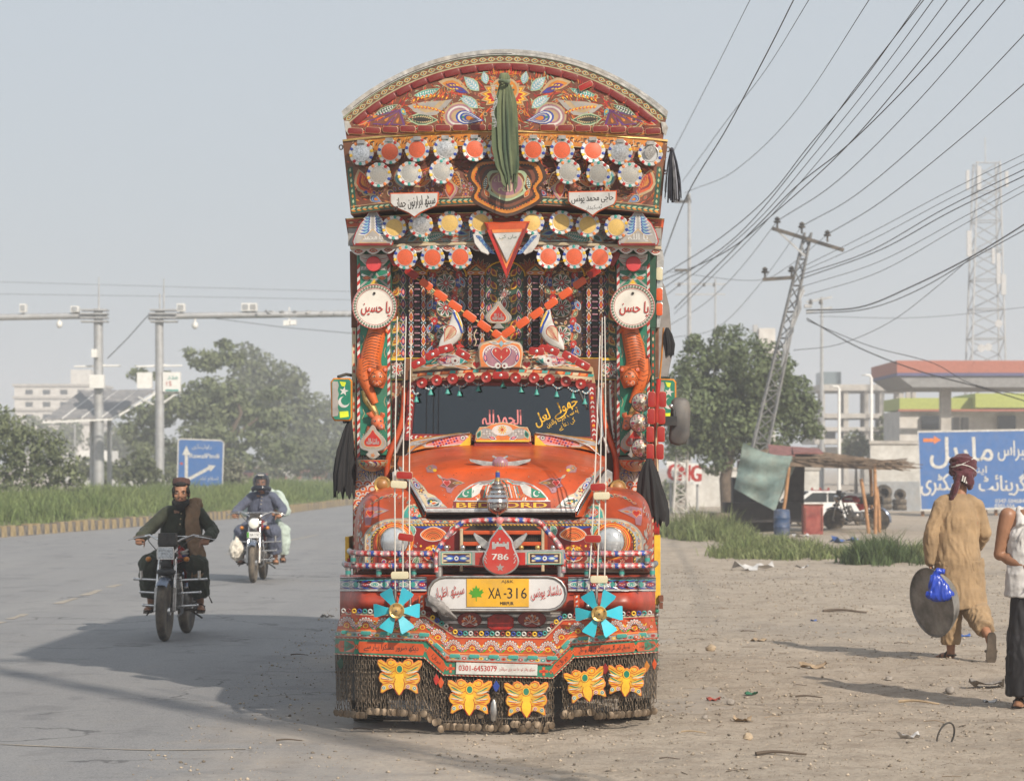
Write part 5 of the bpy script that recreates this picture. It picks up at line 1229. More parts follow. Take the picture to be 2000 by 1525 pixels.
for sg in(-1,1):
 X=lambda x:979.5+sg*(979.5-x);G_=lambda a:a if sg<0 else 180-a
 O=[(785,918),(800,922),(815,938),(828,950),(836,962),(850,968),(862,980),(874,991),(833,991),(825,978),(812,958),(798,938)]
 A.poly([(X(x),y)for x,y in O],'grey',0);A.poly([(X(lerp(x,825,.1)),lerp(y,960,.1))for x,y in O],'cream',1)
 A.flower(X(800),930,7,6,['red','amber','teal'],3);A.nleaf(X(808),940,22,11,G_(-50),['purple','white','blue'],3);A.flower(X(823),957,6,5,['dgreen','red','yellow'],3);A.flower(X(816),948,5,5,['blue','white','amber'],4)
 A.ell(X(848),980,16,9,'silver',2,G_(-15),14);A.ell(X(846),981,12,6.5,'dgreen',3,G_(-15),12);A.nleaf(X(838),984,20,8,G_(10),['white','cream','orange'],4);A.ell(X(842),979,2.2,None,'yellow',6,n=7)
 A.filler([(X(790),921),(X(812),932),(X(840),968),(X(866),988),(X(836),988)],26,['red','teal','purple','orange','blue'],51,2.4,4.5,2,'white')
 sx,sy=X(875),943
 A.poly([(sx+sg*-x,sy+y)for x,y in((-14,-12),(-2,-8),(8,-10),(34,0),(20,4),(12,10),(6,20),(-2,18),(-4,10),(-16,6),(-10,0))],'mauve',2);A.poly([(sx+sg*-(x*.86),sy+y*.8)for x,y in((-14,-12),(-2,-8),(8,-10),(34,0),(20,4),(12,10),(4,16),(-4,8),(-14,5),(-9,0))],'rust',3)
 A.heart(sx+2*sg,sy,7.5,'pink',4);A.heart(sx+2*sg,sy,6,'red',5);A.nleaf(sx-sg*8,sy,24,6,G_(2),['tan','dgreen','amber'],4);A.nleaf(sx+sg*12,sy-9,12,5,G_(140),['grey','tan'],4)
 sx,sy=X(840),914
 A.poly([(sx+sg*-x,sy+y)for x,y in((-12,-6),(-4,-10),(2,-6),(10,-10),(14,0),(8,9),(-6,8),(-8,0))],'mauve',2);A.flower(sx,sy,6.5,6,['tan','dgreen','lorange'],3);A.ell(sx-sg*9,sy+4,4,3,'yellow',4)
O=[(884,991),(886,984),(890,972),(902,958),(918,947),(936,940),(955,938),(968,934),(992,934),(1004,938),(1022,940),(1042,947),(1058,958),(1070,972),(1074,984),(1076,991)]
A.poly(O,'silver',1);A.poly([(980+(x-980)*.97,990+(y-990)*.95)for x,y in O],'orange',2)
for sg in(-1,1):
 X=lambda x:979.5+sg*(979.5-x)
 A.poly([(X(892),972),(X(904),959),(X(922),952),(X(926),958),(X(920),972)],'green',4);A.poly([(X(922),951),(X(938),942),(X(944),946),(X(936),964),(X(921),972)],'white',4)
 A.crescent(909 if sg<0 else 1047,964,6,'white',5,35 if sg<0 else 35);A.star(914 if sg<0 else 1053,961,2.6,'white',5)
 for k in range(5):A.ribbon([(X(944+k*5),972),(X(950+k*5),950-k),(X(966+k*3),938)],2.6,('teal','white','lorange','silver','dgreen')[k],4+.2*k)
A.text("A",935,970,13,'lorange',6,w=11);A.text("Z",953,970,13,'lorange',6,w=9);A.text("I",967,970,13,'lorange',6,w=3);A.text("M",1018,970,13,'lorange',6,w=14)
A.ribbon([(886,978),(1075,978)],2.0,'silver',5);A.poly([(886,979),(1075,979),(1076,992),(885,992)],'dred',4)
A.text("BEDFORD",980,986,10,'yellow',6,w=176,bold=.8)
A.ribbon([(832,994.5),(1124,994.5)],4,'silver',6)
rnd=random.Random(31)
for q in range(110):
 x,y=rnd.uniform(800,1160),990-115*rnd.random()**1.6;A.ell(x,y,rnd.uniform(.4,1.5),rnd.uniform(.3,.9),('dbrown','rust','grey')[q%3],7,rnd.uniform(0,180),6)
A.build("painted_ornament",hood,base=.003,sub=7,kind='stuff')
mb=MB()
for sg in(-1,1):mb.tube([hood_pt(sg*-1 if False else sg,v)+Vector((0,-.004,.004))for v in np.linspace(0,.62,14)],.011,6)
mb.tube([hood_pt(u,0)+Vector((0,-.002,0))for u in np.linspace(-1,1,12)],.007,6);mb.build("bonnet_trim",PAL['silver'],truck,60)
mb=MB()
for sg in(-1,1):mb.tube([hood_pt(sg,v)+Vector((sg*.010,-.002,-.020))for v in np.linspace(0,.62,14)],.007,6)
mb.tube([hood_pt(u,0)+Vector((0,.006,-.012))for u in np.linspace(-1.0,1.0,12)],.007,6);mb.build("bonnet_gap",PAL['black'],truck,60)
p=HS(977,906,.02);k=1/ppm(.6);mb=MB()
mb.sph(p,(17*k,.05,15*k),14,0)
for sg in(-1,1):
 mb.prism([p+Vector((sg*a*k,-.02,b*k))for a,b in((10,4),(30,6),(60,10),(58,5),(34,-3),(12,-4))],[p+Vector((sg*a*k,.01,b*k))for a,b in((10,4),(30,6),(60,10),(58,5),(34,-3),(12,-4))],1)
 mb.prism([p+Vector((sg*a*k,-.02,b*k))for a,b in((4,12),(14,17),(16,14),(5,9))],[p+Vector((sg*a*k,.01,b*k))for a,b in((4,12),(14,17),(16,14),(5,9))],1)
bdg=mb.build("winged_badge",[PAL['mauve'],PAL['silver']],truck,40)
A=Art(SM(bdg),PAL)
for q in range(5):A.ribbon([(966+q*5.5,903),(969+q*4.5,910),(973+q*3,917)],1.2,'gold',0)
A.nleaf(977,899,14,8,90,['white','grey','blue'],1)
for sg in(-1,1):A.nleaf(977+sg*20,902,36,5,8 if sg>0 else 172,['dgreen','white'],1)
A.build("painted_ornament",bdg,base=.003,kind='stuff')
k=1/ppm(.18);p0=L(972,998,.18)
pf=[(3,-8),(14,-2),(19,3),(21,10),(21,16),(22.5,18),(20,24),(22.5,27),(19,32),(20.5,36),(16,40),(18,44),(12,48),(14,52),(7,56),(8,59),(5,60)]
mb=MB();mb.lathe([(r*k,h*k)for r,h in pf],24,0,Matrix.Translation(p0));fin=mb.build("bonnet_finial",CHROME,truck,45)
mb=MB();mb.tube([p0+Vector((0,0,h*k))for h in(60,66)],5.2*k,10,0);mb.tube([p0+Vector((0,0,h*k))for h in(66,76)],4.6*k,10,1);mb.tube([p0+Vector((0,0,h*k))for h in(76,79)],3.4*k,10,0);mb.build("finial_tip",[PAL['gold'],PAL['blue']],fin,60)
mb=MB();mb.tube([p0+Vector((0,0,-8*k)),p0+Vector((0,0,-30*k))],2.5*k,8);mb.build("finial_stem",STEEL,fin,60)
# =================================================================== NOSE with both wings
half=[(697,1118),(693,1075),(692,1030),(697,998),(706,976),(722,961),(746,953),(774,950),(797,955),(815,968),(827,988),(838,1003),(862,1005),(983,1005)]
NC=983.0
def nose_outline(n=5):
 lft=cr([Vector(p)for p in half],n);full=[(p.x,p.y)for p in lft];full+=[(2*NC-x+.8,y)for x,y in full[::-1][1:]];return full
NO=nose_outline();mb=MB();rings=[]
for ins,ly in((0,1.60),(0,.66),(2.5,.50),(6,.40),(11,.335),(18,.305)):
 pl_=inset(NO,ins)if ins else NO
 rings.append([L(min(max(x,690),1280),min(y,1118),ly)for x,y in pl_])
n=len(NO);V=[p for r_ in rings for p in r_];fs=[(q*n+i,q*n+(i+1)%n,(q+1)*n+(i+1)%n,(q+1)*n+i)for q in range(len(rings)-1)for i in range(n)]
fs.append(tuple(range((len(rings)-1)*n,len(rings)*n)));mb.add(V,fs)
WING=mat("wing_paint",(.46,.060,.011),.30,var=.24,vscale=3,dust=.65,dustc=(.22,.075,.04),bump=.06,bscale=9)
nose=mb.build("front_wings",WING,truck,40)
NS=SM(nose);A=Art(NS,PAL)
for sg in(-1,1):
 X=lambda x:983+sg*(983-x);G_=lambda a:a if sg<0 else 180-a
 O=[(712,992),(735,988),(760,996),(738,1006),(726,1012),(724,1024),(714,1026),(712,1014)]
 A.poly([(X(x),y)for x,y in O],'mauve',0);A.heart(X(723),1002,8.5,'lorange',1);A.heart(X(723),1002,6.5,'red',2);A.nleaf(X(730),1000,26,6,G_(6),['grey','tan','orange'],2)
 cx_,cy_=X(771),1057
 def arcp(r,ry=None):
  ry=ry or r;pts=[(X(771-r),1112)]+[(X(771+r*cos(t)),cy_-ry*sin(t))for t in[pi-(pi/2)*q/10 for q in range(11)]]+[(X(983),cy_-ry)]
  return pts
 for r,w_,cc in((60,4,'grey'),(55.5,6,'cream'),(50,6.5,'silver'),(45,2.6,'yellow'),(42.6,2.4,'dbrown')):A.ribbon(arcp(r,r*.72),w_,cc,1)
 for k,(x,y,a)in enumerate(A.along(arcp(53,38.2),13,4)):
  A.nleaf(x-6*cos(radians(a)),y+6*sin(radians(a)),12,6,a,[('blue','teal','orange','red')[k%4],'cream','amber'],2)
 A.rope(arcp(45,32.2),2.6,('yellow','dbrown','tan'),4,3.4)
 A.poly([(X(732),1118),(X(732),1050),(X(745),1030),(X(765),1022),(X(896),1022),(X(896),1118)],'dred',0.5)
 for r,cc in((38,'orange'),(35,'yellow'),(33.8,'red'),(32,'lorange'),(29.5,'dred'),(28.5,'gold')):A.ell(cx_,cy_,r,r*.98,cc,5+(41-r)*.1,n=30)
 A.poly([(X(806),1028),(X(872),1026),(X(845),1036)],'blue',2)
 for s2 in(-1,1):
  A.vleaf(X(845+s2*36),1046,26,15,90+s2*18*sg,['white','teal','lgreen'],2);A.vleaf(X(845+s2*36),1108,26,15,90-s2*18*sg,['white','dgreen','lgreen'],2)
 O=[(822,1044),(830,1035),(846,1029),(862,1034),(872,1044),(862,1052),(846,1056),(831,1053)]
 O=[(p.x,p.y)for p in cr([Vector(q)for q in O],3,True)]
 A.poly([(X(846+(x-846)*1.07),1043+(y-1043)*1.1)for x,y in O],'white',3);A.poly([(X(x),y)for x,y in O],'lorange',4)
 for q,r in enumerate((22,18.5,15,11.5,8,4.5)):A.ribbon([(X(846+r*cos(t)),1054-r*.95*sin(t))for t in[.35+2.44*i/12 for i in range(13)]],1.6,('red','orange','rust')[q%3],5)
 O=[(812,1062),(826,1056),(846,1061),(866,1056),(878,1062),(868,1074),(846,1090),(824,1078)]
 A.poly([(X(x),y)for x,y in O],'dred',3)
 for q in range(7):
  A.nleaf(X(846),1064,22,6,G_(-150+q*20),['amber','red','yellow'],4);
 for q in range(5):A.ell(X(822+q*12),1066+(q%2)*4,2.2,None,'yellow',6,n=7)
 A.nleaf(X(846),1098,30,20,90,['white','blue','purple','amber'],6)
 for s2 in(-1,1):A.nleaf(X(846),1096,30,13,90-s2*50,['cream','red','orange'],5)
 A.poly([(X(785),1012),(X(787),998),(X(796),986),(X(810),984),(X(822),992),(X(834),1008)],'cream',2);A.poly([(X(788),1011),(X(790),999),(X(797),989),(X(810),987),(X(820),994),(X(830),1009)],'teal',3);A.ell(X(808),1000,11,9,'orange',4)
 for q in range(7):A.ell(X(808)+7*cos(q*1.05),1000+5.6*sin(q*1.05),2.3,None,'white',5,n=7);A.ell(X(808)+7*cos(q*1.05),1000+5.6*sin(q*1.05),1.3,None,'red',6,n=6)
 A.poly([(X(802),1013),(X(818),1013),(X(810),1007)],'blue',6)
 A.hatch([(X(697),1110),(X(696),1030),(X(704),990),(X(712),985),(X(708),1030),(X(709),1110)],90,['grey','silver','tan','dred'],77,(6,11),2.2,lambda x,y:80,l=.5)
 for q in range(9):A.nleaf(X(722+q*9),984-14*sin(q/8*3.1),12,5,G_(20+q*3),[('mauve','tan','grey')[q%3],('amber','dred','dgreen')[q%3]],.6)
 for q in range(6):A.nleaf(X(704+(q%2)*5),1050+q*13,16,8,90,['grey','silver','grey'],1)
 A.filler([(X(735),1055),(X(880),1060),(X(880),1115),(X(735),1115)],40,['orange','red','amber','teal','blue'],61,3,6,1.2,'cream')
rnd=random.Random(32)
for q in range(120):
 sg=rnd.choice((-1,1));x,y=983+sg*rnd.uniform(160,285),rnd.uniform(962,1110);A.ell(x,y,rnd.uniform(.4,1.8),rnd.uniform(.3,1),('dbrown','rust','grey')[q%3],9,rnd.uniform(0,180),6)
A.build("painted_ornament",nose,base=.003,sub=6,kind='stuff')
for sg in(-1,1):
 X=lambda x:981+sg*(981-x)
 g_=plate("bonnet_side",[(X(x),y)for x,y in((776,916),(792,936),(810,962),(826,992),(834,1002),(818,1004),(800,984),(782,958),(766,940),(766,922))],.66,.03,PAL['silver'],bev=1);A=Art(SP(.66),PAL)
 for q,(x,y,a)in enumerate(A.along([(X(770),930),(X(788),954),(X(806),980),(X(824),1002)],9,3)):A.nleaf(x,y,12,6,a+40,[('tan','orange','dgreen')[q%3],('dred','cream','blue')[q%3]],0)
 A.build("painted_ornament",g_,kind='stuff')
LAMPG=mat("headlamp_glass",(.58,.60,.62),.14,.55,var=.08,vscale=8)
for x in(771,1192):
 mb=MB();k=1/ppm(.36);M_=Matrix.Translation(L(x,1057,.305))@AXF
 mb.lathe([(29*k,0),(29.5*k,.03),(27*k,.045),(26*k,.04)],32,0,M_);hl=mb.build("headlamp",CHROME,truck,50)
 mb=MB();mb.lathe([(26*k,.04),(22*k,.055),(12*k,.068),(0,.072)],32,0,M_)
 for q in range(9):mb.box(M_@Vector(((q-4)*5.2*k,0,.066-abs(q-4)*.003)),(.9*k,.006,30*k))
 mb.build("lamp_glass",LAMPG,hl,60)
G0=[(902,1112),(902,1050),(908,1034),(922,1026),(1044,1026),(1054,1034),(1060,1050),(1060,1112)]
gr=plate("grille",G0,.285,.03,PAL['black'],bev=0)
for y in(1040,1062,1084,1104):plate("grille_bar",[(904,y-4),(1058,y-4),(1058,y+4),(904,y+4)],.245,.04,PAL['orange' if y<1070 else 'dred'],gr,bev=1.5)
mb=MB()
for q in range(40):mb.box(L(906+q*3.9,1072,.28),(.003,.01,.26))
mb.build("radiator_fins",DARK,gr,kind='stuff')
for xs in((898,904),(1057,1063)):plate("grille_post",[(xs[0],1032),(xs[1],1032),(xs[1],1116),(xs[0],1116)],.24,.05,PAL['cream'],bev=1.2)
# =================================================================== BULL BAR and plaque
BAR=mat("bar_tin",(.34,.34,.36),.3,.8,var=.25,vscale=20,dust=.4)
def striped_tube(name,pts,r,ly,step=None,parent=None):
 P=[Vector((a,b))for a,b in pts];mb=MB();pp=[L(p.x,p.y,ly)if not isinstance(ly,list)else None for p in P]if not isinstance(ly,list)else[L(p.x,p.y,l_)for p,l_ in zip(P,ly)]
 mb.tube(pp,r/ppm(.05),12);t=mb.build(name,BAR,parent or truck,60)
 A=Art(SM(t),PAL);st=step or r*3.0
 for k,(x,y,a)in enumerate(A.along(pts,st,st*.5)):
  d=Vector((cos(radians(a)),-sin(radians(a))));q=Vector((-d.y,d.x));r9=r*.93;h=st*.34;sk=st*.2
  A.poly([tuple(Vector((x,y))+d*(u*h+v*sk)+q*v*r9)for u,v in((-1,1),(1,1),(1,.4),(1,-.4),(1,-1),(-1,-1),(-1,-.4),(-1,.4))],('red','mauve','red','blue')[k%4],0);A.poly([tuple(Vector((x,y))+d*(u*h*.5+st*.46)+q*v*r9)for u,v in((-1,1),(1,1),(1,0),(1,-1),(-1,-1),(-1,0))],'pink' if k%2 else 'grey',0)
  A.drop(x+d.x*st*.1,y+d.y*st*.1,st*.42,r*.8,a+(0),'white',1);A.ell(x-d.x*st*.34,y-d.y*st*.34,st*.08,r*.6,'pink',1,a,8)
 A.build("painted_stripes",t,base=.0015,sub=1.6,kind='stuff');return t
bb=[(853,1118),(852,1092),(854,1078),(860,1066)]+[(p.x,p.y)for p in cr([Vector(v)for v in((866,1056),(882,1038),(898,1024),(912,1018),(975,1015),(1040,1017),(1056,1022),(1068,1036),(1084,1054),(1092,1064))],4)]+[(1098,1076),(1100,1092),(1100,1118)]
striped_tube("bull_bar",bb,5.6,-.02,15)
mb=MB();k=1/ppm(0)
mb.lathe([(7*k,0),(7*k,.02),(3*k,.03),(0,.032)],14,0,Matrix.Translation(L(976,1016,-.05))@AXF);mb.build("bar_rosette",PAL['pink'],truck,50)
for x in(858,1095):mb=MB();mb.tube([L(x,1105,-.01),L(x,1126,-.01)],7.5*k,10);mb.build("bar_foot",STEEL,truck,60)
cb=plate("cross_bar",[(856,1076),(1102,1073),(1102,1102),(856,1105)],-.05,.05,PAL['grey'],bev=1.8,rim=PAL['silver'])
A=Art(SP(-.05),PAL)
for x0,x1 in((861,922),(1030,1098)):
 A.poly([(x0,1078),(x1,1078),(x1,1102),(x0,1102)],'teal',0);A.poly([(x0+1.6,1079.5),(x1-1.6,1079.5),(x1-1.6,1100.5),(x0+1.6,1100.5)],'cream',1);A.poly([(x0+5,1081),(x1-5,1081),(x1-5,1099),(x0+5,1099)],'dbrown',2)
 c_=(x0+x1)/2
 for s2 in(-1,1):A.ell(c_+s2*14,1090,12,6.4,'blue',3);A.ell(c_+s2*14,1090,7,3,'lblue',4);A.ell(c_+s2*14,1090,4.6,1.8,'white',5)
 A.ell(c_,1090,6.6,None,'blue',4);A.ell(c_,1090,4.4,None,'white',5);A.ell(c_,1090,1.8,None,'black',6,n=7)
 for s2 in(-1,1):
  for s3 in(-1,1):A.drop(c_+s2*17,1090+s3*4.5,9,4.6,(0 if s2>0 else 180),'cream',5)
for x0,x1 in((928,948),(1006,1026)):A.poly([(x0,1079),(x1,1078.5),(x1,1103),(x0,1103)],'red',1)
A.build("painted_ornament",cb,kind='stuff')
for i,x in enumerate((872,904,935,1018,1050,1080)):
 mb=MB();mb.sph(L(x,1069,-.03),5.4*k,12);mb.tube([L(x,1074,-.03),L(x,1080,-.03)],2.4*k,6);mb.build("bar_ball",PAL['gold']if i in(3,4)else CHROME,truck,60)
DO=[(p.x,p.y)for p in cr([Vector(v)for v in((977,1024),(983,1032),(993,1044),(1001,1055),(1004,1068),(1010,1082),(1014,1096),(1008,1110),(994,1120),(978,1124),(961,1120),(947,1109),(942,1095),(946,1081),(952,1068),(955,1055),(963,1043),(972,1031))],3,True)]
REDP=mat("plaque_red",(.44,.020,.014),.4,var=.08,dust=.25)
dp=plate("drop_plaque",DO,-.10,.04,REDP,bev=3,rim=PAL['silver'])
A=Art(SP(-.10),PAL)
A.poly([(961,1058),(961,1072),(967,1072),(970,1067),(986,1067),(989,1072),(994,1072),(994,1058),(990,1058),(990,1061),(986,1061),(986,1058),(982,1058),(982,1061),(974,1061),(974,1058),(970,1058),(970,1061),(966,1061),(966,1058)],'silver',1);A.poly([(977,1057),(978,1050),(974,1051),(975,1055)],'silver',1)
A.text("786",977,1087,12,'white',1,w=32,bold=.5);A.star(977,1108,8.5,'silver',1,90);A.star(977,1108,4.2,'grey',2,90)
for s2 in(-1,1):
 for q in range(6):A.leaf(977+s2*(26+q%2*2),1100-q*4,5.5,2,90-s2*40,'silver',1)
A.poly([(977,1027),(981,1034),(973,1034)],'teal',1)
A.build("emblem",dp,kind='stuff')
for s2 in(-1,1):
 O=[(0,0),(18,-14),(34,-24),(36,-20),(30,-8),(18,6),(6,12)]
 plate("plaque_wing",[(977+s2*(17+x),1064+y)for x,y in O],.0,.03,PAL['silver'],bev=1.2)
for sg in(-1,1):
 for y0,xa,xb,rr_ in((1080,683,846,6.2),(1104,673,846,6.2)):
  pts=[(xa,y0-4),(xa+3,y0-1),(xa+14,y0),(xa+60,y0+1),(xb,y0+1)];lys=[.5,.22,.08,.02,.02]
  if sg>0:pts=[(2*977-x-1,y)for x,y in pts]
  P2=pts if sg<0 else pts[::-1];l2=lys if sg<0 else lys[::-1]
  striped_tube("side_bar",P2,rr_,l2,13)
 for x,y in((690,1092),(740,1117),(808,1117),(784,1093),(680,1117)):
  xx=x if sg<0 else 2*977-x;mb=MB();mb.tube([L(xx,y-8,.05),L(xx,y+8,.05)],5.4*k,10);mb.tube([L(xx,y-3,.05),L(xx,y+4,.05)],5.7*k,10,1);mb.build("bar_foot",[STEEL,PAL['teal']],truck,60)
  # =================================================================== BUMPER
BUMP=mat("bumper_paint",(.42,.038,.012),.3,var=.3,vscale=5,dust=.6,dustc=(.20,.09,.06))
def wrapl(x):return .10+.50*max(0,(abs(x-970)-255)/55)**1.6
xs=np.linspace(664,1280,44);prof=[(1122,.25),(1126,.12),(1134,.06),(1152,.05),(1160,.03),(1172,-.01),(1182,-.01),(1192,.04),(1200,.12),(1204,.3)]
V=[L(x,y,wrapl(x)+d_-.05)for y,d_ in prof for x in xs];m_=len(xs)
fs=[(i*m_+j,i*m_+j+1,(i+1)*m_+j+1,(i+1)*m_+j)for i in range(len(prof)-1)for j in range(m_-1)]
mb=MB();mb.add(V,fs);bmp=mb.build("bumper",BUMP,truck,60)
TINB=mat("chip_tin",(.50,.52,.58),.25,.7,var=.3,vscale=30,dust=.25)
for sg,x0,x1 in((-1,664,833),(1,1110,1281)):
 xs2=np.linspace(x0,x1,14);S_=lambda px,py,off=0.0:L(px,py,wrapl(px)-.03-off)
 mb=MB();top=[S_(x,1127)for x in xs2];bot=[S_(x,1154)for x in xs2[::-1]];mb.prism(top+bot,[p+Vector((0,.05,0))for p in top+bot]);pn=mb.build("bumper_band",TINB,truck)
 A=Art(S_,PAL);A.ribbon([(x,1129)for x in xs2],2,'black',1);A.ribbon([(x,1132.5)for x in xs2],2,'teal',1);A.ribbon([(x,1152)for x in xs2],2.2,'white',1);A.ribbon([(x,1149)for x in xs2],1.6,'dred',1)
 for q in range(9):
  x=x0+12+q*18.6
  if q%3==1:A.poly([(x-5,1141),(x,1134),(x+6,1141),(x,1148)],'teal',4);A.poly([(x-9,1141),(x-4,1136),(x-4,1146)],'white',3);A.poly([(x+10,1141),(x+5,1136),(x+5,1146)],'white',3)
  else:A.ell(x,1141,10,5,'purple' if q%3 else 'white',3);A.ell(x,1141,7,3.4,'red' if q%3 else 'teal',4);[A.ell(x-4+4*w,1141+(w%2),1.2,None,'white',5,n=6)for w in range(3)]
  A.leaf(x-8,1136,18,3,12,'blue',2);A.leaf(x-8,1146,18,3,-12,'blue',2);A.leaf(x-14,1141,12,2.6,0,'white',2)
 A.build("painted_ornament",pn,kind='stuff')
 A=Art(lambda px,py,off=0.0:L(px,py,wrapl(px)-.03-off),PAL)
NB=[(846+18*(1-cos(t))if False else 0,0)for t in()]
def capsule(x0,x1,y0,y1,n=8):
 r=(y1-y0)/2;c_=(y0+y1)/2;rx=r*1.05
 return[(x1-rx+rx*cos(t),c_+r*sin(t))for t in[-pi/2+pi*q/n for q in range(n+1)]]+[(x0+rx+rx*cos(t),c_+r*sin(t))for t in[pi/2+pi*q/n for q in range(n+1)]]
cap=capsule(836,1106,1126,1192);nbd=plate("number_board",cap,-.10,.05,mat("board_white",(.58,.57,.57),.3,var=.05,dust=.2),bev=3.5,rim=STEEL)
mb=MB();mb.tube([SP(-.105)(*p)for p in cap],2.6*k,8,closed=True);mb.build("board_rim",STEEL,nbd,60)
yp=plate("number_plate",[(911,1130),(1033,1130),(1033,1185),(911,1185)],-.108,.006,mat("plate_yellow",(.64,.34,.010),.4,var=.1,dust=.25),nbd,bev=.8)
A=Art(SP(-.108),PAL)
A.text("XA",966,1158,21,'black',0,w=25,bold=.1);A.poly([(984,1158),(989,1158),(989,1161),(984,1161)],'black',0);A.text("316",1010,1158,21,'black',0,w=38,bold=.1)
A.text("AJ&K",991,1136,7.6,'black',0,w=24);A.text("MIRPUR",990,1178,6.4,'black',0,w=26,bold=.3)
ml=[(0,-16),(3,-9),(7,-11),(6,-4),(13,-8),(12,-4),(15,-2),(9,3),(11,8),(3,7),(1,8),(1,16),(-.5,16),(-1,8),(-9,9),(-8,4),(-15,0),(-11,-3),(-12,-7),(-6,-4),(-7,-11),(-3,-9)]
A.poly([(930+x,1158+y)for x,y in ml],'leafgreen',0)
A.text(ar("سیٹھ اظہار"),878,1157,26,'red',0,w=58,a=8,bold=.08);A.text(ar("دلشاد یونس"),1067,1157,25,'red',0,w=60,a=6,bold=.08)
A.build("lettering",nbd)
RAGM=mat("grey_cloth",(.26,.245,.24),.9,var=.3,vscale=14,dust=.2)
plate("vent_panel",[(850,1188),(1100,1188),(1094,1210),(1064,1240),(893,1240),(862,1210)],.10,.03,PAL['grey'],bev=0)
for y in(1199,1212,1226):plate("vent_slat",[(862,y),(1098,y),(1090,y+6),(870,y+6)],.06,.03,STEEL,bev=.6)
for i,(x,y,rx,ry)in enumerate(((917,1210,24,15),(1039,1209,28,16))):
 pl=plate("round_ornament",[(x+rx*cos(t),y+ry*sin(t))for t in[pi*2*q/20 for q in range(20)]],.04,.02,PAL['dred'],bev=1);A=Art(SP(.04),PAL)
 for q in range(9):a=-10+q*25;A.drop(x,y+6,16,6,a,('white','lorange')[q%2],0);A.drop(x+3*cos(radians(a)),y+6-3*sin(radians(a)),9,2.6,a,'dred',1)
 A.build("painted_ornament",pl,kind='stuff')
plate("red_plate",[(952,1206),(965,1199),(990,1199),(1003,1206),(1003,1224),(994,1230),(960,1230),(952,1224)],.02,.02,R_RED,bev=1.5)
top=[(668,1193),(830,1197),(893,1237),(1062,1239),(1097,1204),(1277,1197)]
mid=[(657,1232),(830,1237),(875,1278),(1080,1282),(1114,1246),(1284,1235)]
hin=[(655,1243),(834,1250),(874,1290),(1076,1297),(1117,1258),(1284,1245)]
bot=[(654,1278),(829,1286),(866,1319),(1080,1325),(1121,1285),(1285,1274)]
SKM=PAL['orange']
def skl(x):return .0+.45*max(0,(abs(x-970)-268)/48)**1.5
def dens(P,n=9):return[(lerp(a[0],b[0],q/n),lerp(a[1],b[1],q/n))for a,b in zip(P,P[1:])for q in range(n)]+[P[-1]]
def strip_solid(name,A_,B_,off,th,m):
 a,b=dens(A_),dens(B_);mb=MB();V=[]
 for p,q in zip(a,b):V+=[L(p[0],p[1],skl(p[0])+off),L(q[0],q[1],skl(q[0])+off),L(q[0],q[1],skl(q[0])+off+th),L(p[0],p[1],skl(p[0])+off+th)]
 n=len(a);fs=[(i*4+w,i*4+(w+1)%4,(i+1)*4+(w+1)%4,(i+1)*4+w)for i in range(n-1)for w in range(4)]+[(0,1,2,3),tuple((n-1)*4+w for w in(3,2,1,0))]
 mb.add(V,fs);return mb.build(name,m,truck)
sk1=strip_solid("bumper_skirt",top,mid,-.02,.06,SKM);sk2=strip_solid("hinge_band",mid,hin,-.045,.07,PAL['grey']);sk3=strip_solid("slogan_band",hin,bot,-.03,.05,PAL['green'])
SKS=lambda o_:(lambda px,py,off=0.0:L(px,py,skl(px)+o_-off))
A=Art(SKS(-.02),PAL)
def bl_(P,Q,t):return[(lerp(a[0],b[0],t),lerp(a[1],b[1],t))for a,b in zip(dens(P),dens(Q))]
A.ribbon(bl_(top,mid,.06),3,'grey',0);A.ribbon(bl_(top,mid,.14),2.4,'cream',0);A.ribbon(bl_(top,mid,.2),2,'red',1);A.ribbon(bl_(top,mid,.93),3,'lorange',1)
for k_,(x,y,a)in enumerate(A.along(bl_(top,mid,.62),37,16)):
 if x>1268:continue
 for q in range(9):
  aa=a+90-92+q*23
  A.drop(x+5*cos(radians(aa)),y-5*sin(radians(aa))+2,12.5,6.2,aa,'dred',2);A.drop(x+6*cos(radians(aa)),y-6*sin(radians(aa))+2,10.5,4.6,aa,'white',3);A.drop(x+9*cos(radians(aa)),y-9*sin(radians(aa))+2,5,2,aa,'orange',4)
 A.ell(x,y+3,5.5,4.5,'yellow',3,n=10);A.ell(x,y+3,3.6,3,'orange',4,n=9)
 d_=Vector((cos(radians(a)),-sin(radians(a))));fx,fy=x+d_.x*18.5,y+d_.y*18.5+4
 A.flower(fx,fy,5.5,6,['pink','purple','white'],4)
 for q in(-1,1):A.leaf(fx,fy+6,12,4,90+q*60,('leafgreen','green')[q>0],2);A.leaf(fx,fy-2,10,3,90+q*30,'yellow',2)
A.filler([p for p in bl_(top,mid,.25)]+bl_(top,mid,.9)[::-1],90,['red','yellow','white','dred','leafgreen'],71,2,3.4,.6,'lorange')
A.build("painted_ornament",sk1,kind='stuff')
A=Art(SKS(-.045),PAL)
for k_,(x,y,a)in enumerate(A.along(bl_(mid,hin,.5),11,3)):
 A.ell(x,y,4.6,3,('teal','orange','yellow','teal','red')[k_%5],1,a,8);A.ell(x,y,2,1.4,('white','dred')[k_%2],2,a,6)
A.ribbon(bl_(mid,hin,.95),1.6,'orange',1)
A.build("painted_ornament",sk2,kind='stuff')
for k_,(x,y,a)in enumerate(A.along(bl_(mid,hin,.15),38,20)):lozenge(x,y,-.05+skl(x),21,7.5,a,PAL['teal'],PAL['lgreen'],name="green_lozenge")
A=Art(SKS(-.03),PAL)
A.rope(bl_(hin,bot,.05),1.6,('cream','red','dbrown'),1,4);A.rope(bl_(hin,bot,.95),2.0,('cream','red','dbrown'),1,4)
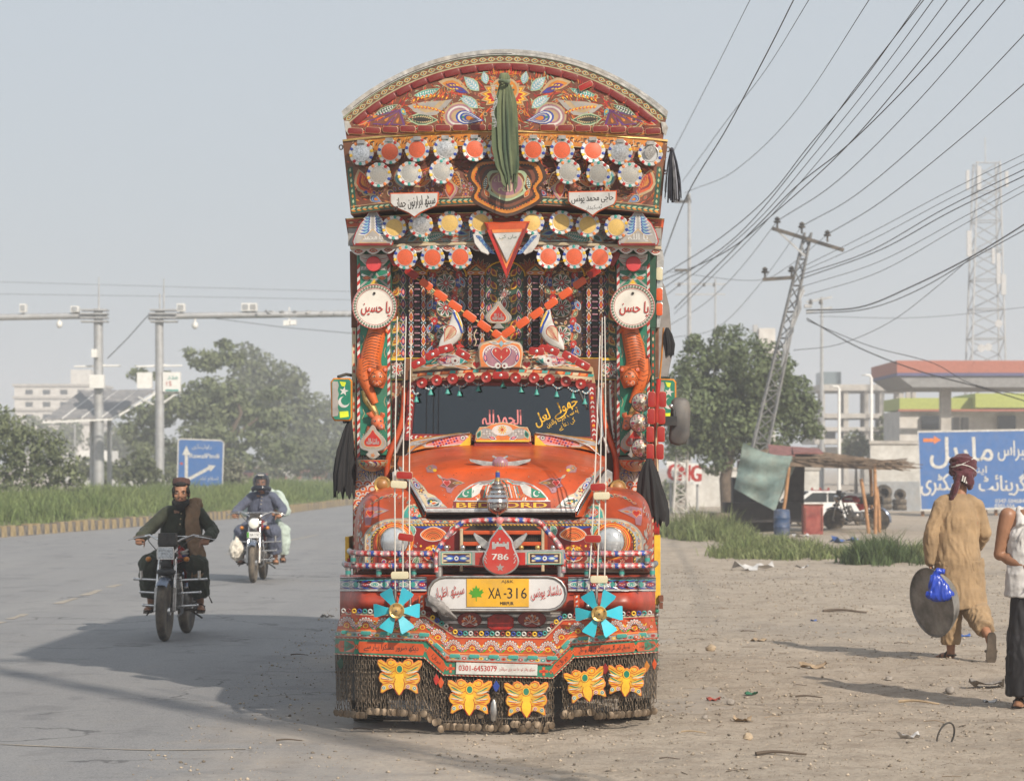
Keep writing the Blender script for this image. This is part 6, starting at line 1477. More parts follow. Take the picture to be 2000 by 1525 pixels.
slog=[((664,690),None,0),((702,826),"دیکھ ضرور مسکرا پیار سے",1),((838,866),"خیر نال آ",1),((1082,1114),"خیر نال جا",1),((1122,1238),"نہ جانے کس گلی میں زندگی کی شام ہو جائے",1),((1246,1278),None,0)]
def cl(P,Q,x,t):
 a=bl_(P,Q,t);return interp(x,[p[0]for p in a],[p[1]for p in a])
for(xa,xb),tx,_q in slog:
 xm=(xa+xb)/2;N_=10
 tp=[(x,cl(hin,bot,x,.2))for x in np.linspace(xa,xb,N_)];bt=[(x,cl(hin,bot,x,.82))for x in np.linspace(xb,xa,N_)]
 A.poly(tp+[(xb+5,cl(hin,bot,xb,.5))]+bt+[(xa-5,cl(hin,bot,xa,.5))],'orange',2)
 ang=-math.degrees(atan2(cl(hin,bot,xb-2,.5)-cl(hin,bot,xa+2,.5),xb-xa-4))
 A.text(ar(tx)if tx else ar("یا علی مدد"),xm,cl(hin,bot,xm,.5),15 if(xb-xa)>60 else 10,'black' if tx else 'brown',4,w=(xb-xa)*.86,a=ang,bold=.2)
 for e in(xa-6,xb+6):A.flower(e,cl(hin,bot,e,.5),4.5,4,['orange','lorange','red'],3)
cx0,cx1=891,1050
for x in(880,1062):A.flower(x,cl(hin,bot,x,.5),9,4,['orange','lorange','red'],2);A.nleaf(x-9,cl(hin,bot,x,.5),18,7,0,['orange','red'],3)
A.build("lettering",sk3)
pb=plate("phone_board",[(891,1293),(1050,1297),(1049,1319),(890,1316)],-.045,.012,PAL['white'],bev=.6)
A=Art(SP(-.045),PAL);A.text("0301-6453079",933,1304.5,11,'red',0,w=74,a=-1,bold=.25);A.text(ar("سیٹھ وقار توہ دا ہند بری سپلائرز"),1010,1307,9,'red',0,w=70,a=-1)
A.build("lettering",pb)
ringm={}
for k_,(x,y,a)in enumerate(A.along(dens(top),10.4,3)):
 c_=('white','blue','cream','dred','teal','lorange','yellow','black')[(k_*3+k_//5)%8]
 if c_ not in ringm:
  mb=MB();kk=1/ppm(0);mb.tube([(3.6*kk*cos(t),0,3.6*kk*sin(t))for t in[2*pi*q/12 for q in range(12)]],1.7*kk,6,closed=True);ringm[c_]=mb.mesh("eyelet",PAL[c_],60)
 link("eyelet",ringm[c_],truck,L(x,y-1,skl(x)-.03),(.2,0,radians(k_*7%20-10)))
for sg,x in((-1,823),(1,1126)):
 pl=plate("painted_bracket",[(x-6,1163),(x+6,1161),(x+5,1196),(x-5,1198)],-.03,.03,PAL['orange'],bev=1);A=Art(SP(-.03),PAL)
 for q in range(6):A.drop(x+(q%2-.5)*5,1168+q*4.6,7,3.4,90+(q%2-.5)*90,('white','red')[q%2],0)
 A.build("painted_ornament",pl)
 # =================================================================== CHAIN CURTAIN with coins and butterflies
CHM=mat("rusty_chain",(.15,.112,.08),.55,.45,var=.4,vscale=30,dust=.5)
COINM=mat("coin_brass",(.19,.14,.095),.5,.55,var=.35,vscale=12,dust=.25,dustc=(.22,.18,.13))
k0=1/ppm(0)
def chain_mesh(nl):
 mb=MB();lh=9.6*k0
 for i in range(nl):
  z=-(i+.5)*lh*.86;a=pi/2*(i%2)+.35*(i%3-1)
  pts=[(0,-.5),(.24,-.36),(.24,.36),(0,.5),(-.24,.36),(-.24,-.36)]
  mb.tube([(x*lh*cos(a),x*lh*sin(a),z+y*lh)for x,y in pts],.8*k0,4,closed=True)
 return mb.mesh("chain",CHM,60)
CMS={n_:chain_mesh(n_)for n_ in range(6,15)}
cb_=empty("chain_curtain");cb_.parent=truck;CH.setdefault(truck,[]).append(cb_)
mb=MB();mb.lathe([(7.4*k0,0),(7.4*k0,.003),(6.7*k0,.0045),(0,.0045)],18,0,AXF);mb.tube([(0,-.002,8*k0),(0,-.002,11*k0)],1.1*k0,6);COIN=mb.mesh("coin",COINM,50)
rnd=random.Random(3)
def strand(x,ytop,ybot,dy,coin=True):
 nl=int(round((ybot-ytop)/(9.6*.86)));nl=max(6,min(14,nl))
 p=L(x,ytop,skl(x)+dy);link("chain",CMS[nl],cb_,p,(rnd.uniform(-.02,.02),rnd.uniform(-.025,.025),rnd.uniform(0,3)))
 if coin:
  q=p+Vector((rnd.uniform(-.006,.006),-.008+rnd.uniform(-.004,.004),-(nl*9.6*.86+8)*k0))
  link("coin",COIN,cb_,q,(rnd.uniform(-.25,.2),rnd.uniform(-.3,.3),rnd.uniform(-1.05,.75)))
x=659
while x<1284:
 yb_=cl(hin,bot,x,1.0)
 if x<840:end=1384+rnd.uniform(-1.5,1.5)+(6 if x>800 else 0);
 elif x<862:end=1394+(x-840)*.6
 elif x<1082:end=1412+rnd.uniform(-5,2)
 elif x<1112:end=1398-(x-1082)*.5
 else:end=1386+rnd.uniform(-1.5,1.5)
 gap=1082<x<1094 or(742<x<750 and False)
 if not gap:
  L_=(end-yb_)if not(rnd.random()<.04)else(end-yb_)*rnd.uniform(.5,.8)
  strand(x,yb_,yb_+L_,-.005,True)
  if rnd.random()<.6:strand(x+2.4,yb_,end-rnd.uniform(4,14),.05,False)
 x+=7.0 if not(1098<x<1115)else 4.2
mb=MB()
for q in range(11):mb.sph(L(656+q*8.2,1312+1.2*sin(q),skl(656+q*8.2)-.02),2.6*k0,7)
mb.tube([L(655,1312,skl(655)-.02),L(742,1312,-.02)],1*k0,5)
for q in range(24):mb.sph(L(862+q*9.2,1352+2*sin(q*1.7),-.02),2.4*k0,7)
for q in range(9):mb.sph(L(1070+q*6,1343-q*.3,.0),1.8*k0,6)
mb.build("bead_string",CHM,cb_,60,kind='stuff')
BFY=mat("butterfly_yellow",(.66,.35,.014),.45,var=.15,vscale=10,dust=.3)
def butterfly(cx_,cy_,ang,flip=1,sc=1.0):
 hw=[(0,-30),(5,-27),(9,-32),(17,-36),(25,-33),(27,-27),(36,-33),(43,-32),(44,-24),(38,-14),(33,-9),(38,-6),(41,3),(39,10),(33,15),(36,22),(37,32),(33,33),(24,27),(14,23),(7,26),(4,33),(0,37)]
 ca,sa=cos(radians(ang)),sin(radians(ang))
 def T(x,y):x,y=x*sc,y*sc;return(cx_+x*ca-y*sa,cy_+x*sa+y*ca)
 O=[T(x,y)for x,y in hw]+[T(-x,y)for x,y in hw[::-1][1:-1]]
 ly=-.05+skl(cx_)
 b=plate("butterfly",O,ly,.008,BFY,truck,bev=1.6,rim=PAL['lorange'])
 A=Art(SP(ly),PAL)
 for s2 in(-1,1):
  def R(pts,w_,c_,l_):A.ribbon([T(s2*x,y)for x,y in pts],w_*sc,c_,l_)
  a0=-ang;dirr=lambda a:(a if s2>0 else 180-a)+a0
  A.ribbon([T(s2*(17+7*cos(t)),-27+6*sin(t))for t in np.linspace(-2.4,2.9,12)],1.2,'red',0);A.ell(*T(s2*17,-27),1.4,None,'lgreen',1,n=6)
  for(x0,y0,ln,a,cc)in((12,-9,28,24,'green'),(12,-7,26,12,'white'),(12,-5,22,2,'orange'),(10,4,28,20,'green'),(11,6,26,8,'white'),(11,8,22,-4,'orange')):
   A.leaf(*T(s2*x0,y0),ln,4.2,dirr(a),cc,1);A.leaf(*T(s2*x0,y0),ln*.8,1.6,dirr(a+4),'yellow',2)
  R([(8,-20),(18,-16),(30,-22),(41,-28)],1.1,'red',1);R([(9,-12),(20,-4),(34,-9)],1.1,'red',1);R([(9,0),(22,6),(36,4)],1.1,'red',1);R([(8,14),(20,12),(33,15)],1.1,'red',1)
  for x,y in((17,19),(30,22)):A.ell(*T(s2*x,y),4,None,'white',1,n=10);A.ell(*T(s2*x,y),3,None,('green' if x>20 else 'red'),2,n=9);A.ell(*T(s2*x,y),1.5,None,'white',3,n=7)
  R([(7,3),(11,14),(8,26),(3,35)],1.2,'red',2)
 A.ell(*T(0,-15),8.5,9.5,'red',2,0,14);A.ell(*T(0,-15),7.6,8.6,'yellow',3,0,14);A.ell(*T(0,-15),5.6,7,'green',4,0,14);A.poly([T(*p)for p in((-7,-6),(7,-6),(10,8),(8,24),(0,36),(-8,24),(-10,8))],'yellow',1.5)
 A.build("painted_ornament",b,kind='stuff');return b
for a in((780,1321,1,1,1.0),(917,1361,1,1,1.0),(1028,1365,-1,1,1.0),(1145,1337,-11,1,.93),(1223,1329,4,1,.86)):butterfly(*a)
for x,y,c_,w_ in((852,1326,'red',6),(861,1332,'orange',6),(969,1339,'blue',7),(1182,1305,'dred',7),(1263,1300,'amber',6),(1278,1296,'orange',5),(666,1294,'dgreen',8)):
 plate("hanging_drop",[(x,y-11),(x+w_,y),(x+w_*.4,y+9),(x,y+12),(x-w_*.5,y+9),(x-w_,y)],-.05+skl(x),.006,PAL[c_],bev=1)
mb=MB();mb.lathe([(0,0),(8*k0,5*k0),(10*k0,20*k0),(8*k0,36*k0),(0,46*k0)],10,0,Matrix.Translation(L(964,1410,-.05))@Matrix.Diagonal((.7,.3,1,1)));mb.build("hanging_spoon",STEEL,truck,60)
strip_solid("chain_shade",bot,[(657,1366),(829,1366),(866,1390),(1080,1392),(1121,1366),(1282,1362)],.12,.02,DARK)  # dark strip added behind the chains, standing in for the shade there
def wheel(x,y,z,wdt,r,dual=False,name="wheel"):
 mb=MB();pr=[(r*.62,-wdt/2),(r*.94,-wdt/2),(r*.985,-wdt*.42),(r,-wdt*.25),(r,wdt*.25),(r*.985,wdt*.42),(r*.94,wdt/2),(r*.62,wdt/2)]
 M_=Matrix.Translation((x,y,z))@Matrix.Rotation(pi/2,4,'Y');mb.lathe(pr,36,0,M_);w_=mb.build(name,RUBBER,truck,40)
 mb=MB()
 for q in range(44):
  t=2*pi*q/44;mb.box(Vector((x,y+(r+.002)*cos(t),z+(r+.002)*sin(t))),(wdt*.9,.03,.018),R=Matrix.Rotation(t-pi/2,3,'X'))
 mb.build("tread",RUBBER,w_,kind='stuff')
 mb=MB();mb.lathe([(0,-wdt*.3),(r*.3,-wdt*.3),(r*.5,-wdt*.1),(r*.62,-wdt*.4),(r*.62,wdt*.4),(r*.5,wdt*.1),(r*.3,wdt*.3),(0,wdt*.3)],24,0,M_);mb.build("rim",PAL['rust'],w_,40)
xl,xr=L(694,1380,.95).x,L(1256,1380,.95).x
xl+=.10;xr-=.06
for x in(xl,xr):wheel(x,.95,.44,.22,.44)
for x in(xl+.03,xl+.30,xr-.03,xr-.30):wheel(x,5.3,.46,.22,.46)
mb=MB();mb.bar((xl,.95,.44),(xr,.95,.44),.10,.10);mb.bar((xl,5.3,.46),(xr,5.3,.46),.14,.14);mb.sph((0,5.3,.46),.2,12)
for x in(-.35,.35):mb.bar((x,.2,.62),(x,6.6,.62),.08,.16)
mb.build("chassis",DARK,truck)
plate("load_floor",[(690,1060),(1288,1060),(1288,1100),(690,1100)],1.78,5.0,DARK,bev=0)
for pl_,m in(([(1274,1045),(1290,1045),(1290,1180),(1274,1180)],PAL['yellow']),([(1278,1180),(1286,1180),(1285,1290),(1279,1290)],PAL['rust']),([(674,1048),(682,1048),(682,1112),(674,1112)],PAL['yellow'])):plate("side_board",pl_,1.60,.3,m,bev=1)
plate("red_marker",[(1276,1020),(1288,1020),(1288,1044),(1276,1044)],1.60,.04,R_RED,bev=1.5);plate("red_marker",[(678,1090),(684,1090),(684,1112),(678,1112)],1.5,.04,R_RED,bev=1)
mb=MB()
for q in range(16):mb.sph(L(1281+2*sin(q),1185+q*8,1.5),(5/ppm(1.5),.015,4/ppm(1.5)),6,q%3)
mb.build("side_hangings",[CHM,PAL['green'],STEEL],truck,50,kind='stuff')
for y,s_ in((1168,9),(1182,7)):mb=MB();mb.box(L(1291,y,1.6),(s_/ppm(1.6),.06,12/ppm(1.6)));mb.build("side_latch",PAL['rust'],truck)
# =================================================================== FANS
BLADE=PAL['skyblue']
for cx_,cy_,n_,a0,sz in((775,1192,6,60,44),(1170,1198,6,62,45)):
 k=1/ppm(-.12);c=L(cx_,cy_,-.14)
 mb=MB();mb.lathe([(15*k,-.01),(15.5*k,.025),(14*k,.03),(9*k,.022),(8.5*k,.03),(4*k,.032),(3.6*k,.045),(0,.046)],24,0,Matrix.Translation(c)@AXF)
 for q in range(4):t=q*pi/2+.5;mb.sph(c+Vector((11.5*k*cos(t),-.026,11.5*k*sin(t))),1.7*k,6,1)
 mb.sph(c+Vector((0,-.046,0)),2.2*k,7,1)
 fan=mb.build("fan",[PAL['gold'],DARK],truck,40)
 for q in range(n_):
  a=radians(a0+360/n_*q);d=Vector((cos(a),0,sin(a)));s_=Vector((-sin(a),0,cos(a)));mb=MB();F_=[];B_=[]
  for t,wd,tw in((10,4.5,.1),(18,6,.35),(30,10,.5),(40,13.5,.55),(sz+1,13,.55)):
   for sg in(-1,1):F_.append(c+d*t*k+s_*sg*wd*k+Vector((0,-.005+sg*tw*wd*k,0)))
  V=F_+[p+Vector((0,.006,0))for p in F_];nn=len(F_);fs=[]
  for i in range(4):
   b=i*2;fs+=[(b,b+1,b+3,b+2),(nn+b,nn+b+2,nn+b+3,nn+b+1),(b,b+2,nn+b+2,nn+b),(b+1,nn+b+1,nn+b+3,b+3)]
  fs+=[(0,nn,nn+1,1),(8,9,nn+9,nn+8)];mb.add(V,fs);mb.build("blade",BLADE,fan,40)
 mb=MB();mb.tube([c,c+Vector((0,.16,0))],4*k,8);mb.build("fan_axle",DARK,fan,60)
plate("cream_tab",[(746,1186),(758,1186),(760,1194),(747,1196)],-.06,.02,PAL['cream'],bev=1)
# =================================================================== AERIAL RODS with lozenges
for sg in(-1,1):
 base=(772,787,801)if sg<0 else(1148,1165,1180)
 tops=((776,618),(793,618),(803,655))if sg<0 else((1172,655),(1176,620),(1181,618))
 for bx_,(tx_,ty_)in zip(base,tops):
  mb=MB();pts=[L(lerp(bx_,tx_,t)+2.5*sin(pi*t)*sg,lerp(1178,ty_,t),lerp(-.06,.0,t))for t in[q/8 for q in range(9)]]
  mb.tube(pts,[1.5*k0]*5+[1.2*k0]*4,6);rod=mb.build("aerial_rod",mat("rod_white",(.62,.58,.52),.4,var=.05),truck,60)
  mb=MB();mb.tube([L(bx_,1150,-.06),L(bx_,1186,-.06)],3.0*k0,8);mb.sph(L(bx_,1183,-.07),4.4*k0,8);mb.build("rod_socket",STEEL,rod,60)
 mb=MB();xb_=(763,811)if sg<0 else(1140,1192);mb.tube([L(xb_[0],1131,-.06),L(xb_[1],1131,-.06)],1.6*k0,6);mb.build("rod_bracket",STEEL,truck,60)
for x,y,m,w_,a in((790,928,R_RED,33,-3),(779,946,R_CREAM,33,-4),(793,1049,R_RED,32,-8),(781,1123,R_CREAM,36,1),(1168,951,R_RED,31,3),(1175,968,R_CREAM,33,1),(1158,1052,R_RED,33,1),(1170,1131,R_CREAM,35,0)):
 lozenge(x,y,-.07,w_,15,a,m,PAL['tan'])
for x,y in((747,946),(1207,953)):
 mb=MB();k=1/ppm(.62);M_=Matrix.Translation(L(x,y,.66))@AXF;mb.lathe([(16.5*k,-.03),(16.5*k,.03),(15*k,.036),(11*k,.032)],26,0,M_);lp=mb.build("wing_lamp",PAL['gold'],truck,45)
 mb=MB();mb.lathe([(11*k,.032),(7*k,.044),(0,.05)],22,0,M_);mb.build("lens",mat("amber_lens",(.30,.14,.035),.4,var=.15,dust=.4),lp,60)
 mb=MB();mb.tube([L(x,y+14,.66),L(x,y+28,.72)],3*k,8);mb.build("lamp_stalk",DARK,lp,60)
 # =================================================================== MIRRORS and right-hand stand
def flagpanel(px0,py0,px1,py1,ly,skew,flip):
 O=[(px0+6,py0),(px1-5,py0+skew),(px1,py0+skew+6),(px1,py1-6),(px1-5,py1),(px0+8,py1-skew),(px0+2,py1-skew-8),(px0,py0+8)]
 m=plate("wing_mirror",O,ly,.05,PAL['green'],bev=3,rim=PAL['amber']);A=Art(SP(ly),PAL)
 w_=px1-px0;f=(lambda t:px0+t*w_)if not flip else(lambda t:px1-t*w_)
 h=py1-py0;A.poly([(f(.1),py0+h*.08)]+[(f(.34+(.05 if q%2 else 0)),py0+h*(.08+.1*q))for q in range(9)]+[(f(.1),py0+h*.9)],'grey',0)
 A.star(f(.62),py0+h*.31,9.5,'white',1,80);A.crescent(f(.62),py0+h*.56,11,'white',1,40);A.poly([(f(.42),py0+h*.08),(f(.72),py0+h*.10),(f(.66),py0+h*.2),(f(.52),py0+h*.19)],'lime',1);A.poly([(f(.42),py0+h*.78),(f(.82),py0+h*.77),(f(.84),py0+h*.9),(f(.44),py0+h*.93)],'lime',1)
 A.build("painted_ornament",m);return m
mL=flagpanel(645,738,688,822,1.42,0,False);mR=flagpanel(1284,739,1321,826,1.52,1,False)
mb=MB();mb.tube([L(660,736,1.46),L(676,731,1.5),L(692,734,1.6)],.012,6);mb.tube([L(672,824,1.46),L(694,818,1.6)],.012,6);mb.build("mirror_bracket",DARK,mL,60)
mb=MB();mb.tube([L(1310,738,1.55),L(1290,737,1.6),L(1274,742,1.6)],.010,6);mb.tube([L(1270,737,1.6),L(1284,752,1.55)],.012,6,0);mb.build("mirror_bracket",STEEL,mR,60)
bmO=[(1312,783),(1318,776),(1338,777),(1346,784),(1349,800),(1347,850),(1340,866),(1326,870),(1310,866),(1307,856)]
bm_=plate("black_mirror",bmO,1.22,.10,GREYPL,bev=5,smooth=60)
mb=MB();mb.box(L(1310,822,1.20),(24/ppm(1.2),.06,18/ppm(1.2)));mb.tube([L(1316,818,1.2),L(1316,800,1.2),L(1312,795,1.2)],.012,8);mb.sph(L(1311,793,1.19),.017,8,1);mb.tube([L(1303,824,1.25),L(1280,832,1.4)],.014,6);mb.build("mirror_arm",[BLACKPL,CHROME],bm_,60)
mb=MB();mb.tube([L(1287,740,1.3),L(1282,800,1.3),L(1281,895,1.3)],.016,8);mb.build("reflector_pole",PAL['red'],truck,60)
mb=MB();mb.tube([L(1285,825,1.28),L(1281,860,1.28),L(1284,920,1.28)],.009,6);mb.build("twisted_rope",PAL['cream'],truck,60)
mb=MB();mb.tube([L(1296,640,1.3),L(1292,700,1.3),L(1288,745,1.3)],.007,6);mb.build("flag_stick",PAL['amber'],truck,60)
for x0,x1 in((1274,1294),(1273,1292),(1271,1291),(1270,1289)):pass
for q,(xa,xb,y)in enumerate(((1273,1294,780),(1272,1292,813),(1270,1291,848),(1270,1289,882))):
 for x in(xa,xb):lozenge(x,y,1.16,31,14.5,90,R_RED,PAL['orange'])
CHASE=mat("painted_steel",(.55,.50,.42),.3,.6,var=.35,vscale=35,dust=.3)
for x,y in((1252,786),(1248,826),(1252,875)):
 mb=MB();k=1/ppm(1.16);M_=Matrix.Translation(L(x,y,1.22))@AXF
 mb.lathe([(19*k,-.02),(19*k,.015),(17.5*k,.02)],26,1,M_);mb.lathe([(17.5*k,.02),(12*k,.035),(5*k,.05),(4.5*k,.07),(0,.085)],26,0,M_);lp=mb.build("dome_ornament",[CHASE,BLACKPL],truck,45)
 A=Art(SM(lp),PAL)
 for q in range(8):A.nleaf(x+8*cos(q*.785),y+8*sin(q*.785),8,5,-math.degrees(q*.785),[('purple','cream','pink','gold')[q%4],('white','red','purple')[q%3]],0)
 for q in range(14):A.ell(x+15*cos(q*.449),y+15*sin(q*.449),1.3,None,('purple','dred')[q%2],0,n=6)
 A.build("painted_ornament",lp,base=.002,kind='stuff')
for x,y in((666,288),(1305,292)):
 mb=MB();mb.tube([L(x+3.5*cos(t),y+4.5*sin(t),1.3)for t in[2*pi*q/10 for q in range(10)]],.005,5,closed=True);mb.build("box_ring",STEEL,truck,60)
 # =================================================================== CLOTHS hung on the truck (things of their own)
def cloth(name,pts,ly,m,label,cat,pleats=9,amp=.16,flat=.45,seed=1,hem=.05,group=None,nl=22,smooth=True):
 """pleated hanging cloth: pts = [(px x centre, y, half width px)] from top to hem"""
 rnd=random.Random(seed);ph=[rnd.uniform(0,6.28)for _ in range(6)];nr=120;ys=[p[1]for p in pts];V=[];fs=[];k=1/ppm(ly)
 org=L(pts[0][0],pts[0][1],ly)
 for i in range(nl+1):
  t=i/nl;y=lerp(ys[0],ys[-1],t);cx_=interp(y,ys,[p[0]for p in pts]);hw=interp(y,ys,[p[2]for p in pts])
  c=L(cx_,y,ly)
  for j in range(nr):
   a=2*pi*j/nr
   r=1+amp*min(1,t*3+.2)*((1-2*abs(sin(pleats*a/2+ph[0]+.5*t+.5*sin(2.2*t+ph[5]))))+.5*sin((pleats*2-3)*a+ph[1]-1.2*t)+.35*sin(3*a+ph[2]+3*t))
   dz=0
   if i==nl:dz=-hem*(.5+.5*sin(5*a+ph[3])+.5*sin(13*a+ph[4]))*.5
   V.append(c+Vector((hw*k*r*cos(a),hw*k*r*flat*sin(a),dz))-org)
 for i in range(nl):
  for j in range(nr):fs.append((i*nr+j,i*nr+(j+1)%nr,(i+1)*nr+(j+1)%nr,(i+1)*nr+j))
 fs.append(tuple(range(nr)))
 mb=MB();mb.add(V,fs);me=mb.mesh(name,m,80)
 o=link(name,me,None,TM@org,(0,0,-TA),label=label,cat=cat)
 if group:o['group']=group
 return o
GCL=mat("green_cloth",(.155,.175,.085),.85,var=.35,vscale=9,col2=(.025,.055,.03),sheen=.3,bump=.2,bscale=30)  # pale tone and dark second tone are painted fold highlight and shadow
def fold_tones(m):  # vertical streaks put the folds' highlights and shadows into the cloth colour
 N=m.node_tree.nodes;K=m.node_tree.links;tc=N.new('ShaderNodeTexCoord');mp=N.new('ShaderNodeMapping');mp.inputs['Scale'].default_value=(9,9,.9);no=N.new('ShaderNodeTexNoise');no.inputs['Scale'].default_value=2.2;K.new(tc.outputs['Object'],mp.inputs[0]);K.new(mp.outputs[0],no.inputs['Vector']);rp=[n for n in N if n.type=='VALTORGB'][0];K.new(no.outputs[0],rp.inputs[0])
fold_tones(GCL)
BCL=mat("black_cloth",(.010,.0095,.011),.8,var=.2,vscale=8)
gs=cloth("scarf",[(985,143,7),(985,152,11),(985,160,8),(986,172,12),(986,200,17),(987,240,20),(989,290,21),(993,325,19),(996,345,13)],1.02,GCL,"long faded green cloth knotted at the top centre of the truck crown","scarf",13,.26,.5,3,.16,nl=44)
mb=MB();p=L(985,160,.98);mb.tube([p+Vector((.032*cos(t),.025*sin(t),.006*sin(t*2)))for t in[2*pi*q/14 for q in range(14)]],.012,7,closed=True)
kn=mb.mesh("knot",GCL,60);link("knot",kn,gs,-L(985,143,1.02))
mb=MB();rnd=random.Random(8)
for q in range(60):
 y=165+q*1.4;x=968-3*sin(q*.2)-(q/60)*3;a=L(x+2,y,.95);b=L(x-rnd.uniform(3,7),y+rnd.uniform(-3,4),.95);mb.tube([a,b],.0016,3)
link("tinsel",mb.mesh("tinsel",PAL['silver']),gs,-L(985,143,1.02),kind='stuff')
cloth("black_cloth",[(684,818,3),(680,840,9),(675,880,16),(672,925,20),(671,956,19)],1.5,BCL,"black cloth hanging under the green mirror by the road side of the truck","cloth",8,.16,.6,5,.10)
cloth("black_cloth",[(1268,895,5),(1268,912,12),(1271,945,20),(1274,980,25),(1278,1005,25)],1.1,BCL,"black cloth hanging below the column of red reflectors and the black mirror","cloth",7,.2,.6,6,.12)
cloth("black_flag",[(1303,640,3),(1305,652,7),(1308,672,9),(1308,690,7)],1.28,BCL,"small black flag on a thin stick above the right mirror","flag",5,.25,.5,7,.05)
TASM=mat("tassel_strips",(.03,.03,.04),.45,var=.3)
def tassel(px,py,hw,ln,ly,seed):
 rnd=random.Random(seed);mb=MB();org=L(px,py,ly);k=1/ppm(ly)
 for q in range(70):
  a=rnd.uniform(0,6.28);r1=rnd.uniform(.3,1)*hw*k;l1=ln*k*rnd.uniform(.7,1.0);x1,y1=r1*cos(a)+3*k,r1*sin(a)*.7
  P=[Vector((x1*.15,y1*.15,0)),Vector((x1*.55,y1*.5,-l1*.3)),Vector((x1*.9,y1*.9,-l1*.7)),Vector((x1,y1,-l1))]
  w_=rnd.uniform(1.2,2.6)*k;t=Vector((-sin(a),cos(a),0))*w_;V=[];
  for p in P:V+=[p-t,p+t]
  mb.add(V,[(0,1,3,2),(2,3,5,4),(4,5,7,6)],1 if q%4==0 else 0)
 mb.sph((0,0,0),4*k,8)
 me=mb.mesh("tassel",[TASM,mat("tassel_grey",(.22,.22,.25),.35,.4)]);link("tassel",me,None,TM@org,label="black and grey strip tassel hanging off the top right corner of the truck lamp box",cat="tassel")
tassel(1312,292,19,104,1.22,4)
mb=MB();rnd=random.Random(12);V=[];fs=[];nu,nv_=30,26;org=L(858,1180,-.12)
for i in range(nv_+1):
 t=i/nv_;cx_,cy_=lerp(834,890,t),lerp(1173,1207,t)-4*sin(pi*t);hw=4+6.5*sin(pi*min(1,t+.15))
 for j in range(nu):
  a=2*pi*j/nu;r=hw*(1+.32*sin(4*a+9*t)+.26*sin(7*a-11*t));V.append(L(cx_+r*cos(a)*.5,cy_+r*sin(a),-.12-.03*cos(a))-org)
fs=[(i*nu+j,i*nu+(j+1)%nu,(i+1)*nu+(j+1)%nu,(i+1)*nu+j)for i in range(nv_)for j in range(nu)]+[tuple(range(nu)),tuple(nv_*nu+j for j in range(nu))]
mb.add(V,fs);link("rag",mb.mesh("rag",RAGM,70),None,TM@org,(0,0,-TA),label="crumpled grey rag stuffed beside the left end of the number board",cat="rag")
# =================================================================== BACKGROUND
CONC=mat("concrete",(.42,.40,.37),.9,var=.15,vscale=2,dust=.25);CONCW=mat("pale_render",(.58,.56,.53),.9,var=.12,vscale=1.5,dust=.3);GALV=mat("galvanised",(.40,.41,.42),.55,.4,var=.12,vscale=3,dust=.2)
WHT=mat("white_paint",(.70,.70,.68),.5,var=.06,dust=.12);WINM=mat("dark_window",(.03,.035,.04),.15);GREYW=mat("grey_wall_paint",(.30,.32,.34),.85,var=.1,dust=.3);BARK=mat("bark",(.12,.09,.065),.9,var=.3,vscale=8,bump=.5,bscale=20)
def leafmat(n_,c,c2):return mat(n_,c,.65,var=.2,vscale=.7,col2=c2,island=.35,trans=.25)
LF1=leafmat("leaves_olive",(.17,.195,.09),(.105,.13,.06));LF2=leafmat("leaves_green",(.145,.18,.08),(.085,.12,.05));LF3=leafmat("leaves_dull",(.15,.165,.08),(.09,.11,.05))
def tree(name,label,base,clumps,nleaf,ls,m,trunk,seed=0,group=None,flat=.55):
 """clumps: (x, y, z, r) crown volumes relative to base; trunk: list of (points, radii)"""
 r=empty(name,base,label=label,cat="tree" if 'tree' in name else "shrub",group=group);mb=MB()
 for pts,rr in trunk:mb.tube(pts,rr,8)
 if trunk:mb.build("trunk",BARK,r,60)
 rs=np.random.RandomState(seed);w_=np.array([c[3]**2.2 for c in clumps]);pick=rs.choice(len(clumps),nleaf,p=w_/w_.sum());C=np.array(clumps)[pick]
 d=rs.normal(size=(nleaf,3));d/=np.linalg.norm(d,axis=1)[:,None];rad=rs.uniform(0,1,nleaf)**.42
 sub=rs.normal(0,.16,(len(clumps)*14,3));P=C[:,:3]+d*(rad*C[:,3])[:,None]*np.array([1,1,flat*1.25])
 nz=np.array([mnoise.noise(Vector(p)*(1.4/max(.6,C[0,3]))*1.6+Vector((seed,0,0)))for p in P]);keep=nz>-.14;P=P[keep];d=d[keep];k=len(P)
 nrm=d+rs.normal(0,.7,(k,3))+np.array([0,0,.35]);nrm/=np.linalg.norm(nrm,axis=1)[:,None];a=np.cross(nrm,rs.normal(size=(k,3)));a/=np.linalg.norm(a,axis=1)[:,None];b=np.cross(nrm,a);s_=ls*rs.uniform(.55,1.35,k)[:,None]
 V=np.stack([P-a*s_,P-b*s_*.45,P+a*s_,P+b*s_*.45],1).reshape(-1,3);o=np.arange(k)*4
 link("crown",fast_mesh("crown",V,np.stack([o,o+1,o+2,o+3],1),m),r,kind='stuff');return r
def pxc(lst,Y,base,rs=1.0):
 """crown clumps given in view px: (px, py, r px, depth offset)"""
 out=[]
 for px,py,r,dy in lst:p=W(px,py,Y+dy)-base;out.append((p.x,p.y,p.z,r/F*Y))
 return out
def PB(px,Y):return Vector(((px-CX)/F*Y,Y,0))
